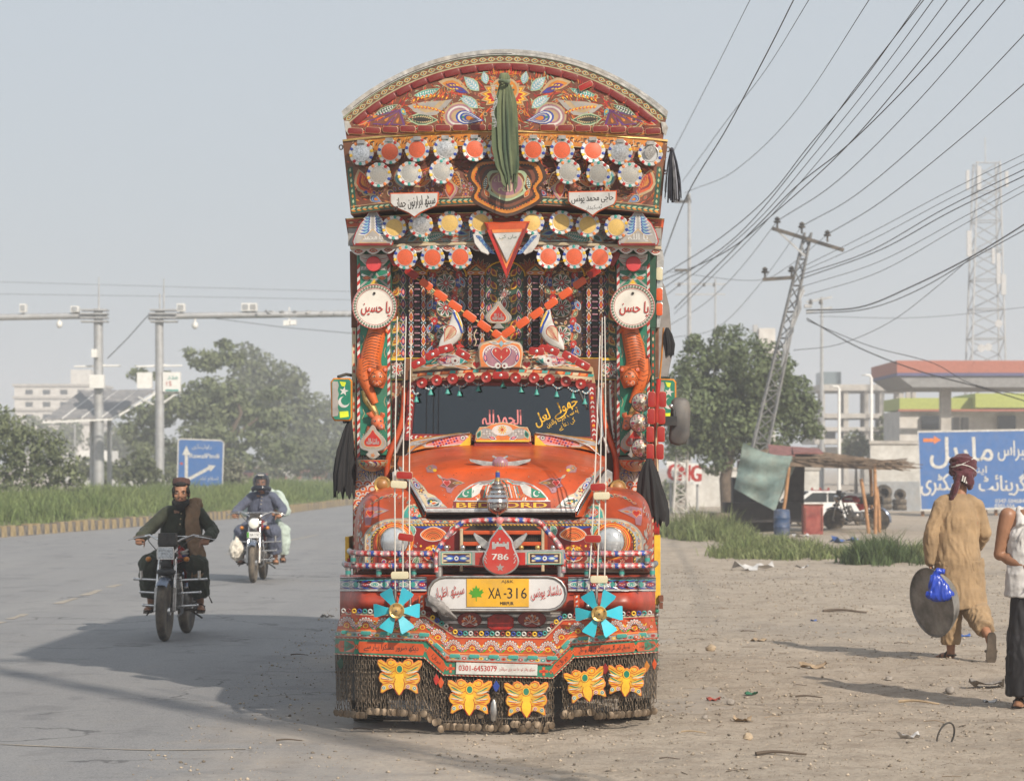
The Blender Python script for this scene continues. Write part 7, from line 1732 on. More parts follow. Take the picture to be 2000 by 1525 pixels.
# ---- left trees ----
b=PB(445,150);rs0=random.Random(1)
tree("acacia_tree","wide flat-layered acacia tree behind the camera gantry on the left",b,pxc([(405,705,42,0),(440,700,40,2),(370,690,22,0),(415,770,70,0),(350,790,60,-2),(300,810,55,1),(460,800,70,3),(520,820,52,2),(270,840,45,0),(400,850,60,-3),(490,860,50,0),(250,805,28,0),(275,730,30,3),(320,735,26,1),(530,770,30,2),(440,672,22,0),(360,890,60,0),(450,900,55,0),(540,880,50,0),(290,870,45,0),(410,810,60,0)],150,b),21000,.19,LF1,[([(0,0,0),(.1,0,1.5),(-.1,0,3)],[.3,.24,.2]),([(-.1,0,3),(-1.5,0,4.6),(-2.6,0,5.6)],[.18,.12,.05]),([(-.1,0,3),(.8,0,4.8),(0,0,7)],[.18,.12,.05]),([(-.1,0,3),(1.8,.3,4.5)],[.15,.06])],1,flat=.42)
b=PB(540,200);tree("round_tree","tall rounded dull green tree right of the acacia, its top against the sky",b,pxc([(500,740,60,0),(480,705,38,0),(545,760,60,1),(575,745,30,0),(545,820,70,0),(470,790,60,-2),(590,790,36,0),(590,850,45,0)],200,b),11000,.24,LF3,[([(0,0,0),(0,0,3),(-.3,0,6)],[.35,.28,.12])],2,flat=.8)
b=PB(620,175);tree("roadside_bush","long low hazy bush belt along the far road edge left of the truck",b,pxc([(560,905,36,0),(600,895,40,0),(640,900,40,0),(680,895,40,0),(700,880,36,0),(520,915,28,0),(575,870,28,0)],175,b),7000,.17,LF3,[([(0,0,0),(0,0,2)],[.1,.05])],23,flat=.8)
b=PB(205,125);tree("roadside_bush","low bush below the solar panels between the gantry posts",b,pxc([(165,915,26,0),(200,925,28,0),(235,920,26,0),(265,905,24,0),(335,925,24,0)],125,b),3200,.13,LF3,[([(0,0,0),(0,0,1)],[.1,.05])],24,flat=.8)
b=PB(650,230);tree("far_tree","hazy far tree right beside the left edge of the truck",b,pxc([(620,815,50,0),(660,830,55,0),(700,820,60,0),(640,870,55,0),(690,880,50,0),(590,870,45,0)],230,b),9000,.26,LF3,[([(0,0,0),(0,0,4)],[.3,.15])],3,flat=.8)
b=PB(60,78);tree("roadside_shrub","big dark shrub at the left edge of the picture on the median",b,pxc([(20,880,60,0),(70,890,55,0),(115,905,45,0),(5,830,40,0),(50,850,40,0),(100,870,38,0),(140,935,28,0),(-30,860,60,1),(20,930,55,0),(80,945,45,0)],78,b),9000,.085,LF1,[([(0,0,.5),(0,0,1.5)],[.08,.04])],4,flat=.8)
b=PB(280,106);tree("small_shrub","small pale shrub between the two gantry posts",b,pxc([(282,915,28,0),(262,930,24,0),(300,935,22,0),(275,895,18,0)],106,b),2600,.11,LF3,[([(0,0,.5),(0,0,1.5)],[.06,.03])],5,flat=.85)
b=PB(455,106);tree("flowering_shrub","white flowering shrub just right of the blue direction sign",b,pxc([(452,930,22,0),(445,910,16,0),(463,912,16,0),(470,940,16,0)],106,b),2200,.09,leafmat("white_flowers",(.34,.32,.26),(.10,.12,.05)),[([(0,0,.5),(0,0,1.5)],[.05,.03])],6,flat=.9)
b=PB(20,300);tree("far_tree","far hazy tree by the pale building at the far left",b,pxc([(10,830,28,0),(60,850,40,0),(130,850,40,0),(100,880,40,0)],300,b),4000,.32,LF3,[([(0,0,0),(0,0,3)],[.3,.2])],7,flat=.8)
b=PB(240,260);tree("far_tree","far hazy tree behind the solar panels",b,pxc([(240,860,40,0),(200,870,34,0),(270,880,30,0),(330,890,40,0)],260,b),4000,.28,LF3,[([(0,0,0),(0,0,3)],[.3,.2])],8,flat=.8)
# ---- right trees ----
b=PB(1422,84)
tree("leafy_tree","big leafy tree on the right with its trunk behind the tarpaulin stall",b,pxc([(1430,690,60,0),(1370,720,55,0),(1490,720,60,-1),(1400,770,75,0),(1470,780,75,1),(1540,780,58,0),(1345,790,60,-1),(1340,850,50,0),(1410,850,60,1),(1490,850,60,0),(1560,820,45,0),(1585,790,24,0),(1355,670,22,0),(1410,655,20,0),(1535,730,32,0),(1400,890,40,0),(1325,740,30,0),(1590,840,24,0),(1440,820,80,0),(1360,830,60,0)],84,b),40000,.095,LF2,[([(0,0,0),(-.1,0,1.2),(.1,0,2.4)],[.24,.2,.17]),([(.1,0,2.4),(.9,0,3.6)],[.13,.05]),([(.1,0,2.4),(-.8,0,3.6)],[.13,.05]),([(.1,0,2.4),(.1,.2,4.2)],[.12,.05])],9,flat=.78)
b=PB(1752,150);tree("small_tree","small hazy tree in front of the concrete frame building",b,pxc([(1745,830,30,0),(1730,850,28,0),(1765,850,26,0),(1745,870,34,0)],150,b),3000,.15,LF3,[([(0,0,0),(0,0,2)],[.12,.06])],10,flat=.85)
b=PB(1672,145);tree("small_tree","small hazy shrub tree behind the stall roof",b,pxc([(1672,865,26,0),(1660,885,24,0),(1690,880,22,0)],145,b),2200,.15,LF3,[([(0,0,0),(0,0,1.5)],[.12,.06])],11,flat=.85)
b=PB(1330,110);tree("low_shrub","low shrub under the big tree beside the red lettered sign",b,pxc([(1318,890,26,0),(1350,960,22,0),(1310,960,26,0)],110,b),1800,.11,LF1,[([(0,0,0),(0,0,1)],[.06,.03])],12,flat=.85)
# ---- camera gantries ----
def gantry(label,pxp,Y,top,arm,wpx,seed):
 r=empty("camera_gantry",PB(pxp,Y),label=label,cat="camera gantry");k=Y/F
 def q(px,py,dy=0):return W(px,py,Y+dy)-r.location
 mb=MB();mb.tube([(0,0,0),q(pxp,800),q(pxp-1,top)],[wpx*.5*k,wpx*.46*k,wpx*.42*k],12);mb.build("post",GALV,r,60)
 mb=MB();mb.tube([q(x,y)for x,y in arm],6.5*k,10);mb.build("arm",GALV,r,60)
 for y in(606,613,621,628):
  s_=1 if arm[-1][0]>pxp else-1;mb=MB();mb.box(q(pxp+s_*8,y),(52*k,30*k,3*k));mb.build("clamp_plate",GALV,r)
 mb=MB();mb.tube([q(pxp,top+5),q(pxp,top-32)],1.6*k,6);mb.tube([q(pxp+(8 if arm[-1][0]>pxp else 0),top+5),q(pxp+(8 if arm[-1][0]>pxp else 0),top-62)],[2*k,1*k],6);mb.build("mast",GALV,r);return r,q,k
g1,q1,k1_=gantry("left camera gantry whose long arm runs out of the picture on the left",193,112,603,[(210,617),(150,617),(-120,622)],21,1)
g2,q2,k2_=gantry("right camera gantry whose cable-wrapped arm reaches behind the truck",312,108,606,[(290,618),(420,616),(760,612)],19,2)
def cambox(g,q,k,px,py,w_,h_):
 mb=MB();mb.box(q(px,py),(w_*k,20*k,h_*k));mb.tube([q(px,py+h_*.5),q(px,616)],2*k,6);c_=mb.build("camera_box",WHT,g);mb=MB();mb.box(q(px,py)-Vector((0,10.4*k,0)),(w_*.75*k,1*k,h_*.7*k));mb.build("lens",GREYW,c_)  # box camera on the gantry arm, not a lamp
for a in((46,602,12,16),(147,604,15,12)):cambox(g1,q1,k1_,*a)
for a in((354,601,15,15),(480,600,15,15),(495,600,15,15)):cambox(g2,q2,k2_,*a)
for g,q,k,px,py in((g1,q1,k1_,116,634),(g2,q2,k2_,381,636)):
 mb=MB();mb.tube([q(px,618),q(px,py-4)],2*k,6);mb.lathe([(5*k,6*k),(6*k,2*k),(6*k,-2*k),(3*k,-6*k),(0,-7*k)],12,0,Matrix.Translation(q(px,py)));mb.build("dome_camera",WHT,g,50)
mb=MB();mb.box(q2(560,631),(12*k2_,16*k2_,10*k2_));mb.box(q2(573,630),(12*k2_,16*k2_,9*k2_));mb.tube([q2(565,628),q2(565,600)],1.4*k2_,5);mb.build("bullet_camera",WHT,g2)
mb=MB();mb.tube([q2(500+4*i,612+4.5*sin(i*.9)+1.5*sin(i*2.3),-.2*cos(i))for i in range(50)],1.6*k2_,5);mb.tube([q2(520+4*i,611-3.5*sin(i*.7),.1*cos(i))for i in range(44)],1.3*k2_,5);mb.build("arm_cable",DARK if False else GALV,g2)
for g,q,k,lst in((g1,q1,k1_,((190,745,28,26,-.4),(185,690,11,16,-.4))),(g2,q2,k2_,((283,743,29,31,.0),))):
 for px,py,w_,h_,dy in lst:mb=MB();mb.box(q(px,py,dy),(w_*k,.3,h_*k));mb.build("cabinet",WHT,g)
for g,q,k,xs_ in((g1,q1,k1_,(145,236)),(g2,q2,k2_,(266,356))):
 mb=MB();mb.tube([q(xs_[0],716),q(xs_[1],714)],2*k,6);mb.tube([q(xs_[0],716),q(xs_[1]-30,712)],1*k,5);mb.build("cross_rod",WHT,g)
bx_=mb=MB();mb.box(q2(336,746),(34*k2_,.35,38*k2_));hb=mb.build("help_box",WHT,g2)
mb=MB();mb.tube([q2(320,786),q2(345,768)],2.2*k2_,6);mb.tube([q2(318,768),q2(352,768)],2.2*k2_,6);mb.build("box_bracket",WHT,hb)
def sign_art(parent,Y,dy=.0):return Art(lambda px,py,off=0.0:W(px,py,Y-off-dy)-parent.location,PAL)
A=sign_art(g2,108,.19);A.text("15",330,749,9,'red',0,w=10);A.text(ar("مدد"),337,737,7,'teal',0,w=20);A.ribbon([(323,762),(349,762)],3,'teal',0);A.build("lettering",hb,base=.004)
# ---- solar panels on two posts ----
so=empty("solar_panel_array",PB(197,113),label="tilted solar panel roof on two thin posts between the camera gantries",cat="solar panels");qs=lambda px,py,dy=0:W(px,py,113+dy)-so.location
PANEL=mat("solar_cells",(.20,.20,.21),.45,.1,var=.1,dust=.6,dustc=(.42,.40,.38))
bx4=[86,122,159,197,220];tx4=[158,194,231,268,304]
bx4=[86,122,160,199,218]
for i in range(4):
 ab=[(bx4[i]+1.5,818-i*1.2),(bx4[i+1]-1.5 if i<3 else 218,817-i*1.2),(tx4[i+1]-1.5,762-i*.6),(tx4[i]+1.5,762-i*.6)]
 A_=[qs(x,y,-1.2 if j<2 else 1.4)for j,(x,y)in enumerate(ab)];mb=MB();mb.prism(A_,[p+Vector((0,0,-.06))for p in A_]);mb.build("panel",PANEL,so)
mb=MB();e=[qs(84,821,-1.2),qs(219,815,-1.2),qs(306,763,1.4),qs(156,765,1.4)]
for a,c_ in zip(e,e[1:]+e[:1]):mb.bar(a+Vector((0,0,-.09)),c_+Vector((0,0,-.09)),.08,.08)
for i in(1,2,3):mb.bar(qs(bx4[i],818-i*1.2,-1.2)+Vector((0,0,-.03)),qs(tx4[i],763,1.4)+Vector((0,0,-.03)),.06,.10)
mb.bar(qs(270,775,.5),qs(300,790,.2),.06,.06);mb.build("frame",WHT,so)
for x in(180,214):mb=MB();p=qs(x,812);mb.tube([(p.x,0,0),(p.x,0,p.z)],.11,8);mb.build("post",GALV,so)
# ---- blue direction sign ----
SBL=mat("sign_blue",(.035,.13,.36),.5,var=.06,dust=.15);dsn=empty("direction_sign",PB(392,100),label="blue road direction sign with white arrows on the median",cat="road sign");qd=lambda px,py,dy=0:W(px,py,100+dy)-dsn.location
O=[(348,861),(352,857),(432,860),(437,864),(434,956),(346,955)];mb=MB();A_=[qd(*p)for p in O];mb.prism(A_,[p+Vector((0,.06,0))for p in A_]);mb.build("sign_panel",SBL,dsn)
for x in(362,420):mb=MB();p=qd(x,900,.12);mb.tube([(p.x,.12,0),(p.x,.12,p.z)],.06,8);mb.build("post",GALV,dsn)
A=sign_art(dsn,100);A.ribbon(O,2.6,'white',0,closed=True);A.ribbon([(364,953),(364,885)],6,'white',0);A.poly([(356,888),(372,888),(364,870)],'white',0);A.ribbon([(364,938),(410,913)],6,'white',1);A.poly([(406,908),(421,909),(411,921)],'white',1)
A.text("RawalPindi",399,890,9,'white',1,w=58,a=-1,bold=.3);A.text(ar("راولپنڈی"),394,873,11,'white',1,w=38);A.text(ar("اسلام آباد"),408,935,11,'white',1,w=36);A.text("Islamabad",402,951,9,'white',1,w=56,bold=.3);A.ribbon([(352,905),(357,905)],4,'orange',1)
A.build("lettering",dsn,base=.006)
# ---- far buildings and street clutter, left ----
def block(name,label,Y,x0,x1,ytop,m,cat="building",dep=14,floors=(),wins=(),slabs=(),ybot=None):
 c_=PB((x0+x1)/2,Y);r=empty(name,c_,label=label,cat=cat);k=Y/F;h_=H-(ytop-YH)*k;w_=(x1-x0)*k;z0=0 if ybot is None else H-(ybot-YH)*k
 mb=MB();mb.box((0,dep/2,(h_+z0)/2),(w_,dep,h_-z0));mb.build("wall",m,r)
 for y in slabs:mb=MB();mb.box((0,dep/2-.15,H-(y-YH)*k),(w_+.5,dep+.3,.35));mb.build("floor_slab",CONC,r)
 for(wx0,wx1,wy0,wy1)in wins:
  mb=MB();mb.box((((wx0+wx1)/2-(x0+x1)/2)*k,-.02,H-((wy0+wy1)/2-YH)*k),((wx1-wx0)*k,.12,(wy1-wy0)*k));mb.build("window",WINM,r)
 return r
block("apartment_building","pale hazy apartment block far away at the left behind the solar panels",380,28,190,752,CONCW,slabs=(752,776,800,826),wins=[(x,x+14,y,y+9)for y in(761,785,809)for x in(50,84,118,152)])
block("stair_tower","pale hazy tower block on top of the far left apartment building",386,138,178,722,CONCW,dep=6)
block("market_shop","white far shop behind the left gantry post",240,155,212,880,WHT,"shop",6,wins=[(160,176,895,925),(184,204,895,925)])
block("market_shop","tall grey far shop block behind the solar panel posts",300,225,262,845,CONC,"shop",8,slabs=(845,880),wins=[(230,240,855,870),(246,257,855,870)])
block("market_shop","low far shop row left of the flowering shrub",290,465,560,905,CONCW,"shop",8,slabs=(905,),wins=[(475,490,915,940),(505,520,915,940),(535,550,915,940)])
block("market_shop","low red fronted far shop beside the left side of the truck",280,575,690,915,mat("faded_red_shop",(.30,.10,.07),.8,var=.2),"shop",8,wins=[(590,610,922,945),(640,660,922,945)])
def car(name,label,loc,rz,body,van=False,s_=1.0):
 r=empty(name,loc,rz,label=label,cat="van" if van else "car");L_=4.2;w2=.82
 prof=[(-2.1,.35),(-2.1,.62),(-1.9,.80),(-1.05,.90),(-.45,1.40),(.95,1.42),(1.65,.98),(2.08,.92),(2.12,.5),(2.1,.35)]if not van else[(-2.0,.35),(-2.02,.9),(-1.85,1.05),(-1.45,1.75),(-1.2,1.88),(1.9,1.88),(2.05,1.7),(2.08,.4),(2.08,.35)]
 mb=MB();lo=[];
 for sx,f in((-1,.93),(-.86,1.0),(.86,1.0),(1,.93)):lo.append([Vector((sx*w2*(1 if z<.95 else .86),y*f,.35+(z-.35)*(.98 if abs(sx)==1 else 1)))for y,z in prof])
 n=len(prof);V=[p for l_ in lo for p in l_];fs=[(q*n+i,q*n+(i+1)%n,(q+1)*n+(i+1)%n,(q+1)*n+i)for q in range(3)for i in range(n)]+[tuple(range(n)),tuple(range(3*n,4*n))]
 mb.add(V,fs);mb.build("body",body,r,30)
 for sx in(-1,1):
  for pl_ in([(-.86,.96),(-.42,1.33),(.2,1.34),(.2,.97)],[(.26,.97),(.26,1.34),(.9,1.34),(1.4,1.0)])if not van else([(-1.5,1.1),(-1.25,1.7),(-.5,1.72),(-.5,1.1)],[(-.4,1.1),(-.4,1.72),(.7,1.72),(.7,1.1)],[(.8,1.1),(.8,1.72),(1.9,1.72),(1.9,1.1)]):
   mb=MB();a=[Vector((sx*(w2*.93 if not van else w2*.885)+sx*.012,y,z))for y,z in pl_];mb.prism(a,[p-Vector((sx*.03,0,0))for p in a]);mb.build("window",WINM,r)
  mb=MB();mb.sph((sx*.6,-2.06 if not van else-2.02,.68),(.16,.05,.09),8);mb.build("headlight",CHROME,r,60)
  for y in(-1.3,1.3):
   mb=MB();M_=Matrix.Translation((sx*.74,y,.31))@Matrix.Rotation(pi/2,4,'Y');mb.lathe([(.2,-.09),(.30,-.09),(.31,0),(.30,.09),(.2,.09)],20,0,M_);wh=mb.build("wheel",RUBBER,r,40);mb=MB();mb.lathe([(0,-.07),(.2,-.085),(.2,.085),(0,.07)],12,0,M_);mb.build("rim",STEEL,wh,40)
 for y0,z0,y1,z1 in(((-1.0,.93,-.5,1.36),(1.02,1.38,1.6,1.02))if not van else((-1.8,1.1,-1.46,1.72),(2.07,1.1,2.05,1.68))):
  mb=MB();nx_=Vector((0,-(z1-z0),(y1-y0)));nx_=nx_.normalized()*(.03 if(y0<0)==(nx_.y<0)else-.03);a=[Vector((-w2*.78,y0,z0)),Vector((w2*.78,y0,z0)),Vector((w2*.72,y1,z1)),Vector((-w2*.72,y1,z1))];mb.prism([p+nx_ for p in a],[p-nx_ for p in a]);mb.build("windscreen",WINM,r)
 mb=MB();mb.box((0,-2.1*.93,.45),(1.5,.16,.16));mb.box((0,2.1*.95,.45),(1.5,.16,.16));mb.build("bumper",body,r);r.scale=(s_,s_,s_);return r
CARW=mat("car_white",(.66,.66,.65),.25,var=.04,dust=.2)
v_=PB(244,128);v_.z=-.05;car("white_van","white van parked beyond the median left of the right gantry post",v_,1.2,CARW,True)
for px,Y,c_,l_ in((185,190,(.55,.55,.53),"pale far car behind the left gantry post"),(510,210,(.30,.05,.04),"red far car behind the helmeted rider")):car("far_car",l_,PB(px,Y),1.4,mat("far_car_paint",c_,.3))
for px,Y,l_ in((146,170,"thin street pole at the far left between shrub and shop"),(508,180,"thin grey pole left of the helmeted rider"),(528,182,"thin pale pole above the helmeted rider")):
 mb=MB();p=PB(px,Y);mb.tube([(0,0,0),(0,0,H+75/F*Y)],.07,6);mb.sph((0,0,H+75/F*Y),.09,6);mb.build("street_pole",GALV,None,60,p,label=l_,cat="pole")
WALLW=mat('stained_whitewash',(.56,.55,.52),.9,var=.15,vscale=1.2,dust=.55,dustc=(.30,.27,.23))
# ---- right side: walls, signs, stalls ----
def wallbox(name,label,Y,x0,x1,ytop,m,low=None,th=.25):
 m=WALLW;r=block(name,label,Y,x0,x1,ytop,m,"wall",th)
 if low:mb=MB();k=Y/F;h_=H-(low-YH)*k;mb.box((0,-.02,h_/2),((x1-x0)*k,.06,h_));mb.build("painted_dado",GREYW,r)
 mb=MB();mb.box((0,th/2,H-(ytop-YH)*Y/F+.06),((x1-x0)*Y/F+.1,th+.12,.12));mb.build("coping",CONC,r);return r
wallbox("boundary_wall","white boundary wall with a grey lower band behind the stacked tyres",90,1700,2060,867,WHT,940)
wallbox("boundary_wall","long low white boundary wall behind the trunk of the big tree",100,1340,1600,918,WHT)
cng=empty("gas_sign",PB(1335,90),label="white sign board with big red letters between the truck and the big tree",cat="sign");qc=lambda px,py,dy=0:W(px,py,90+dy)-cng.location
mb=MB();A_=[qc(*p)for p in((1302,900),(1372,906),(1370,946),(1302,942))];mb.prism(A_,[p+Vector((0,.1,0))for p in A_]);mb.build("sign_panel",WHT,cng)
A=sign_art(cng,90);A.text("CNG",1337,923,32,'red',0,w=64,a=-3,bold=2.2);A.text("CNG",1337,923,31,'red',2,w=63,a=-3,bold=.9);A.build("lettering",cng,base=.006)
for x in(1310,1362):mb=MB();p=qc(x,930,.15);mb.tube([(p.x,.16,0),(p.x,.16,p.z)],.05,6);mb.build("post",GALV,cng)
ml_=empty("wall_billboard",PB(1900,82),label="large blue billboard with white hand lettering and an orange arrow on the right",cat="billboard");qm=lambda px,py,dy=0:W(px,py,82+dy)-ml_.location
O=[(1793,843),(2090,838),(2090,990),(1799,996)];mb=MB();A_=[qm(*p)for p in O];mb.prism(A_,[p+Vector((0,.12,0))for p in A_]);mb.build("sign_panel",SBL,ml_)
A=sign_art(ml_,82);A.ribbon(O,4,'white',0,closed=True);A.poly([(1803,856),(1824,856),(1824,851),(1838,859),(1824,867),(1824,863),(1803,863)],'lorange',1)
for t_,x,y,h_,w_,b_ in(("ماربل",1878,884,62,122,.9),("نبراس",1978,880,40,58,.5),("اینڈ",1912,917,20,30,.4),("گرینائٹ",1958,946,44,92,.8),("فیکٹری",1838,946,44,78,.8)):A.text(ar(t_),x,y,h_,'white',1,w=w_,bold=b_)
A.text("0347-5046841",1974,978,8,'white',1,w=60,bold=.2);A.text("0302-554",1962,988,8,'white',1,w=38,bold=.2);A.text("0547-50",1846,978,8,'white',1,w=26,bold=.2)
A.build("lettering",ml_,base=.006)
for x in(1802,1925,1945,2060):mb=MB();p=qm(x,930,.2);mb.tube([(p.x,.2,0),(p.x,.2,p.z)],.06,6);mb.build("post",mat("rust_post",(.25,.12,.05),.8),ml_)
def tyre(px,py,Y,r,stand,label,grp):
 mb=MB();w_=r*.38;M_=Matrix.Rotation(0 if not stand else pi/2,4,'X');mb.lathe([(r*.55,-w_),(r*.92,-w_),(r,-w_*.5),(r,w_*.5),(r*.92,w_),(r*.55,w_),(r*.62,0),(r*.55,-w_)],22,0,M_);p=W(px,py,Y);mb.build("old_tyre",RUBBER,None,40,p,(0,0,random.uniform(-.4,.4)),label=label,cat="tyre",group=grp)
for a in((1727,990,86,.27,False,"lowest tyre of the left stack by the white wall"),(1727,978,86,.27,False,"second tyre of the left stack by the white wall"),(1726,962,86.3,.29,True,"large tyre standing on top of the left tyre stack"),(1757,991,86,.25,False,"lowest tyre of the right stack by the white wall"),(1757,980,86,.25,False,"second tyre of the right stack by the white wall"),(1758,966,86.2,.21,True,"small tyre standing on top of the right tyre stack"),(1700,980,87,.30,True,"black tyre leaning left of the two tyre stacks"),(1406,1024,60,.28,False,"lower black tyre in the grass under the big tree"),(1404,1010,60,.28,False,"upper black tyre in the grass under the big tree")):tyre(*a,"old tyres")
# ---- stall ----
st=empty("roadside_stall",PB(1580,62),label="roadside stall with thatched roof, teal tarpaulin side and bamboo posts",cat="stall");qt=lambda px,py,dy=0:W(px,py,62+dy)-st.location;k=62/F
THA=mat("thatch",(.17,.125,.09),.95,var=.35,vscale=4,bump=.4,bscale=12,island=.3);BAM=mat("bamboo",(.42,.22,.10),.6,var=.2,vscale=6)
A_=[qt(1462,886,3.2),qt(1520,870,3.2),qt(1735,900,3.0),qt(1742,910,-.4),qt(1530,902,-.6),qt(1455,900,-.2)];mb=MB();mb.prism(A_,[p+Vector((0,0,-.10))for p in A_]);mb.build("roof",THA,st)
mb=MB();rnd=random.Random(3)
for i in range(420):
 u=rnd.random();x=lerp(1535,1748,u)+rnd.uniform(-4,4);y=lerp(896,908,u)+rnd.uniform(-7,5);p=qt(x,y,-.5+rnd.uniform(-.2,2.5));ln=rnd.uniform(.2,.7);a=rnd.uniform(-.5,.5);mb.bar(p,p+Vector((ln*cos(a),rnd.uniform(-.2,.2),ln*sin(a)*.35-.04)),.02,.02)
mb.build("roof_straw",THA,st,kind='stuff')
for i,(x0,y0,x1,y1)in enumerate(((1500,872,1545,893),(1546,876,1600,888))):A_=[qt(x0,y0,2.5),qt(x1,y0+4,2.5),qt(x1+8,y1,0),qt(x0+4,y1,0)];mb=MB();mb.prism([p+Vector((0,0,.06))for p in A_],[p+Vector((0,0,.02))for p in A_]);mb.build("roof_sheet",mat("red_sheet",(.24,.10,.09),.85,var=.3),st)
for x0,y0,x1,y1,dy in((1541,912,1523,1043,-.6),(1708,905,1710,1047,-.4),(1682,935,1697,1047,-.3),(1712,950,1718,1040,0),(1452,895,1462,1010,2),(1700,905,1702,1020,2.6)):mb=MB();a,c_=qt(x0,y0,dy),qt(x1,y1,dy);c_.z=max(c_.z,0);mb.tube([a,(a+c_)/2+Vector((.02,0,0)),c_],3.6*k,7);mb.build("bamboo_post",BAM,st,60)
TEAL=mat("teal_tarpaulin",(.19,.265,.245),.7,var=.25,vscale=3,dust=.3)
mb=MB();nu,nv_=14,12;V=[];TL,TR,BR,BL=qt(1452,864,-.6),qt(1548,890,-.7),qt(1513,998,-.9),qt(1434,954,-.3)
for i in range(nv_+1):
 for j in range(nu+1):
  u,v=j/nu,i/nv_;p=TL.lerp(TR,u).lerp(BL.lerp(BR,u),v);p.y+=.12*sin(u*9+v*3)*v+.05*sin(v*14+u*4);p.z-=.10*sin(pi*u)*(1-v);V.append(p)
f0=[(i*(nu+1)+j,i*(nu+1)+j+1,(i+1)*(nu+1)+j+1,(i+1)*(nu+1)+j)for i in range(nv_)for j in range(nu)];mb.add(V,f0);tp=mb.build("tarpaulin",TEAL,st,80)
A_=[qt(1545,892,-.7),qt(1556,905,.6),qt(1530,930,.2),qt(1516,990,-.88)];mb=MB();mb.prism(A_,[p+Vector((0,.03,0))for p in A_]);mb.build("tarpaulin",TEAL,st)
for pts_ in(((1545,905),(1572,905),(1570,1000),(1530,1000)),((1440,900),(1470,890),(1462,985),(1440,960))):A_=[qt(x,y,2.2)for x,y in pts_];mb=MB();mb.prism(A_,[p+Vector((0,.08,0))for p in A_]);mb.build("interior_shade",mat("dark_sheet",(.05,.04,.04),.9,var=.3),st)  # dark sheets added at the back, standing in for the stall's shaded interior
mb=MB();mb.box(qt(1490,1000,1.5),(2.0,.7,.5));mb.box(qt(1475,985,2),(1.2,.6,1.4));mb.build("stall_counter",mat("dark_junk",(.04,.035,.035),.9,var=.3,vscale=4),st)
bd=W(1527,1016,60);bd.z=0;mb=MB();mb.lathe([(.17,0),(.19,.02),(.20,.2),(.21,.22),(.20,.24),(.20,.42),(.21,.44),(.20,.46),(.19,.62),(.17,.64),(.05,.65),(0,.65)],20);mb.build("blue_barrel",mat("barrel_blue",(.02,.06,.15),.5,var=.2,dust=.4),None,40,bd,label="blue plastic barrel standing under the edge of the teal tarpaulin",cat="barrel")
rp_=empty("red_tin_box",G(1589,1044),label="red rusty tin box in front of the white car",cat="tin box");mb=MB();mb.box((0,.25,.36),(.47,.5,.72));mb.build("body",mat("tin_red",(.30,.045,.035),.5,var=.3,vscale=3,dust=.3),rp_);mb=MB();mb.box((0,.25,.735),(.5,.53,.03));mb.build("lid",PAL['rust'],rp_);mb=MB();mb.bar((-.2,-.01,.1),(-.2,-.01,.66),.02,.02);mb.bar((.2,-.01,.1),(.2,-.01,.66),.02,.02);mb.build("rib",PAL['rust'],rp_)
ct_=empty("red_cot",PB(1602,74),label="red painted wooden frame behind the white car",cat="bench");q_=lambda px,py,dy=0:W(px,py,74+dy)-ct_.location;RWD=mat("red_wood",(.25,.04,.035),.6)
for x in(1586,1602,1618):mb=MB();a=q_(x,952);mb.bar((a.x,0,0),a,.06,.06);mb.build("leg",RWD,ct_)
for y in(958,968,980):mb=MB();mb.bar(q_(1584,y),q_(1620,y),.05,.05);mb.build("rail",RWD,ct_)
car("white_car","small white car parked behind the bamboo posts of the stall",G(1608,1027),1.95,CARW,s_=.70)
# ---- concrete frame building, filling station, towers ----
cf=empty("concrete_frame_building",PB(1690,205),label="unfinished concrete frame building with open floors behind the stall",cat="building");qf=lambda px,py,dy=0:W(px,py,205+dy)-cf.location;k=205/F
for i,(y,h_,x0,x1)in enumerate(((757,12,1600,1785),(812,9,1600,1790),(838,8,1595,1790),(862,10,1590,1790))):
 mb=MB();a,c_=qf(x0,y),qf(x1,y);mb.box(((a.x+c_.x)/2,4,a.z),(c_.x-a.x,9,h_*k));mb.build("floor_slab",CONC,cf)
for x in(1606,1652,1692,1722,1760,1784):
 for dy in(0,7.5):mb=MB();a=qf(x,752,0);mb.box((a.x+dy*.1,dy,a.z/2),(9*k,.4,a.z));mb.build("column",CONC,cf)
for x0,x1,y0,y1 in((1600,1790,872,905),(1596,1650,842,858),(1700,1790,842,858)):mb=MB();a,c_=qf(x0,y0),qf(x1,y1);mb.box(((a.x+c_.x)/2,6,(a.z+c_.z)/2),(c_.x-a.x,.3,a.z-c_.z));mb.build("infill_wall",CONCW,cf)
mb=MB();a=qf(1630,738);mb.box((a.x,4,a.z-.1),(38*k,4,32*k));mb.build("roof_room",mat("glass_room",(.16,.20,.22),.3),cf)
wt=empty("water_tower_building",PB(1505,170),label="beige concrete stair tower rising above the big tree",cat="building");qw=lambda px,py,dy=0:W(px,py,170+dy)-wt.location;k=170/F
mb=MB();a=qw(1500,640);mb.box((a.x,2,a.z/2),(32*k,3,a.z));mb.build("wall",CONCW,wt);mb=MB();a=qw(1500,690);mb.box((a.x,2,a.z),(60*k,4,10*k));mb.build("floor_slab",CONC,wt);mb=MB();a=qw(1478,640);mb.box((a.x,1,a.z),(9*k,.6,14*k));mb.tube([(a.x,1,a.z-1),(a.x,1,a.z-60*k)],.1,6);mb.build("speaker_mast",GALV,wt)
fs_=empty("filling_station",PB(1880,125),label="filling station canopy with orange fascia and lime green shop front",cat="filling station");qg=lambda px,py,dy=0:W(px,py,125+dy)-fs_.location;k=125/F
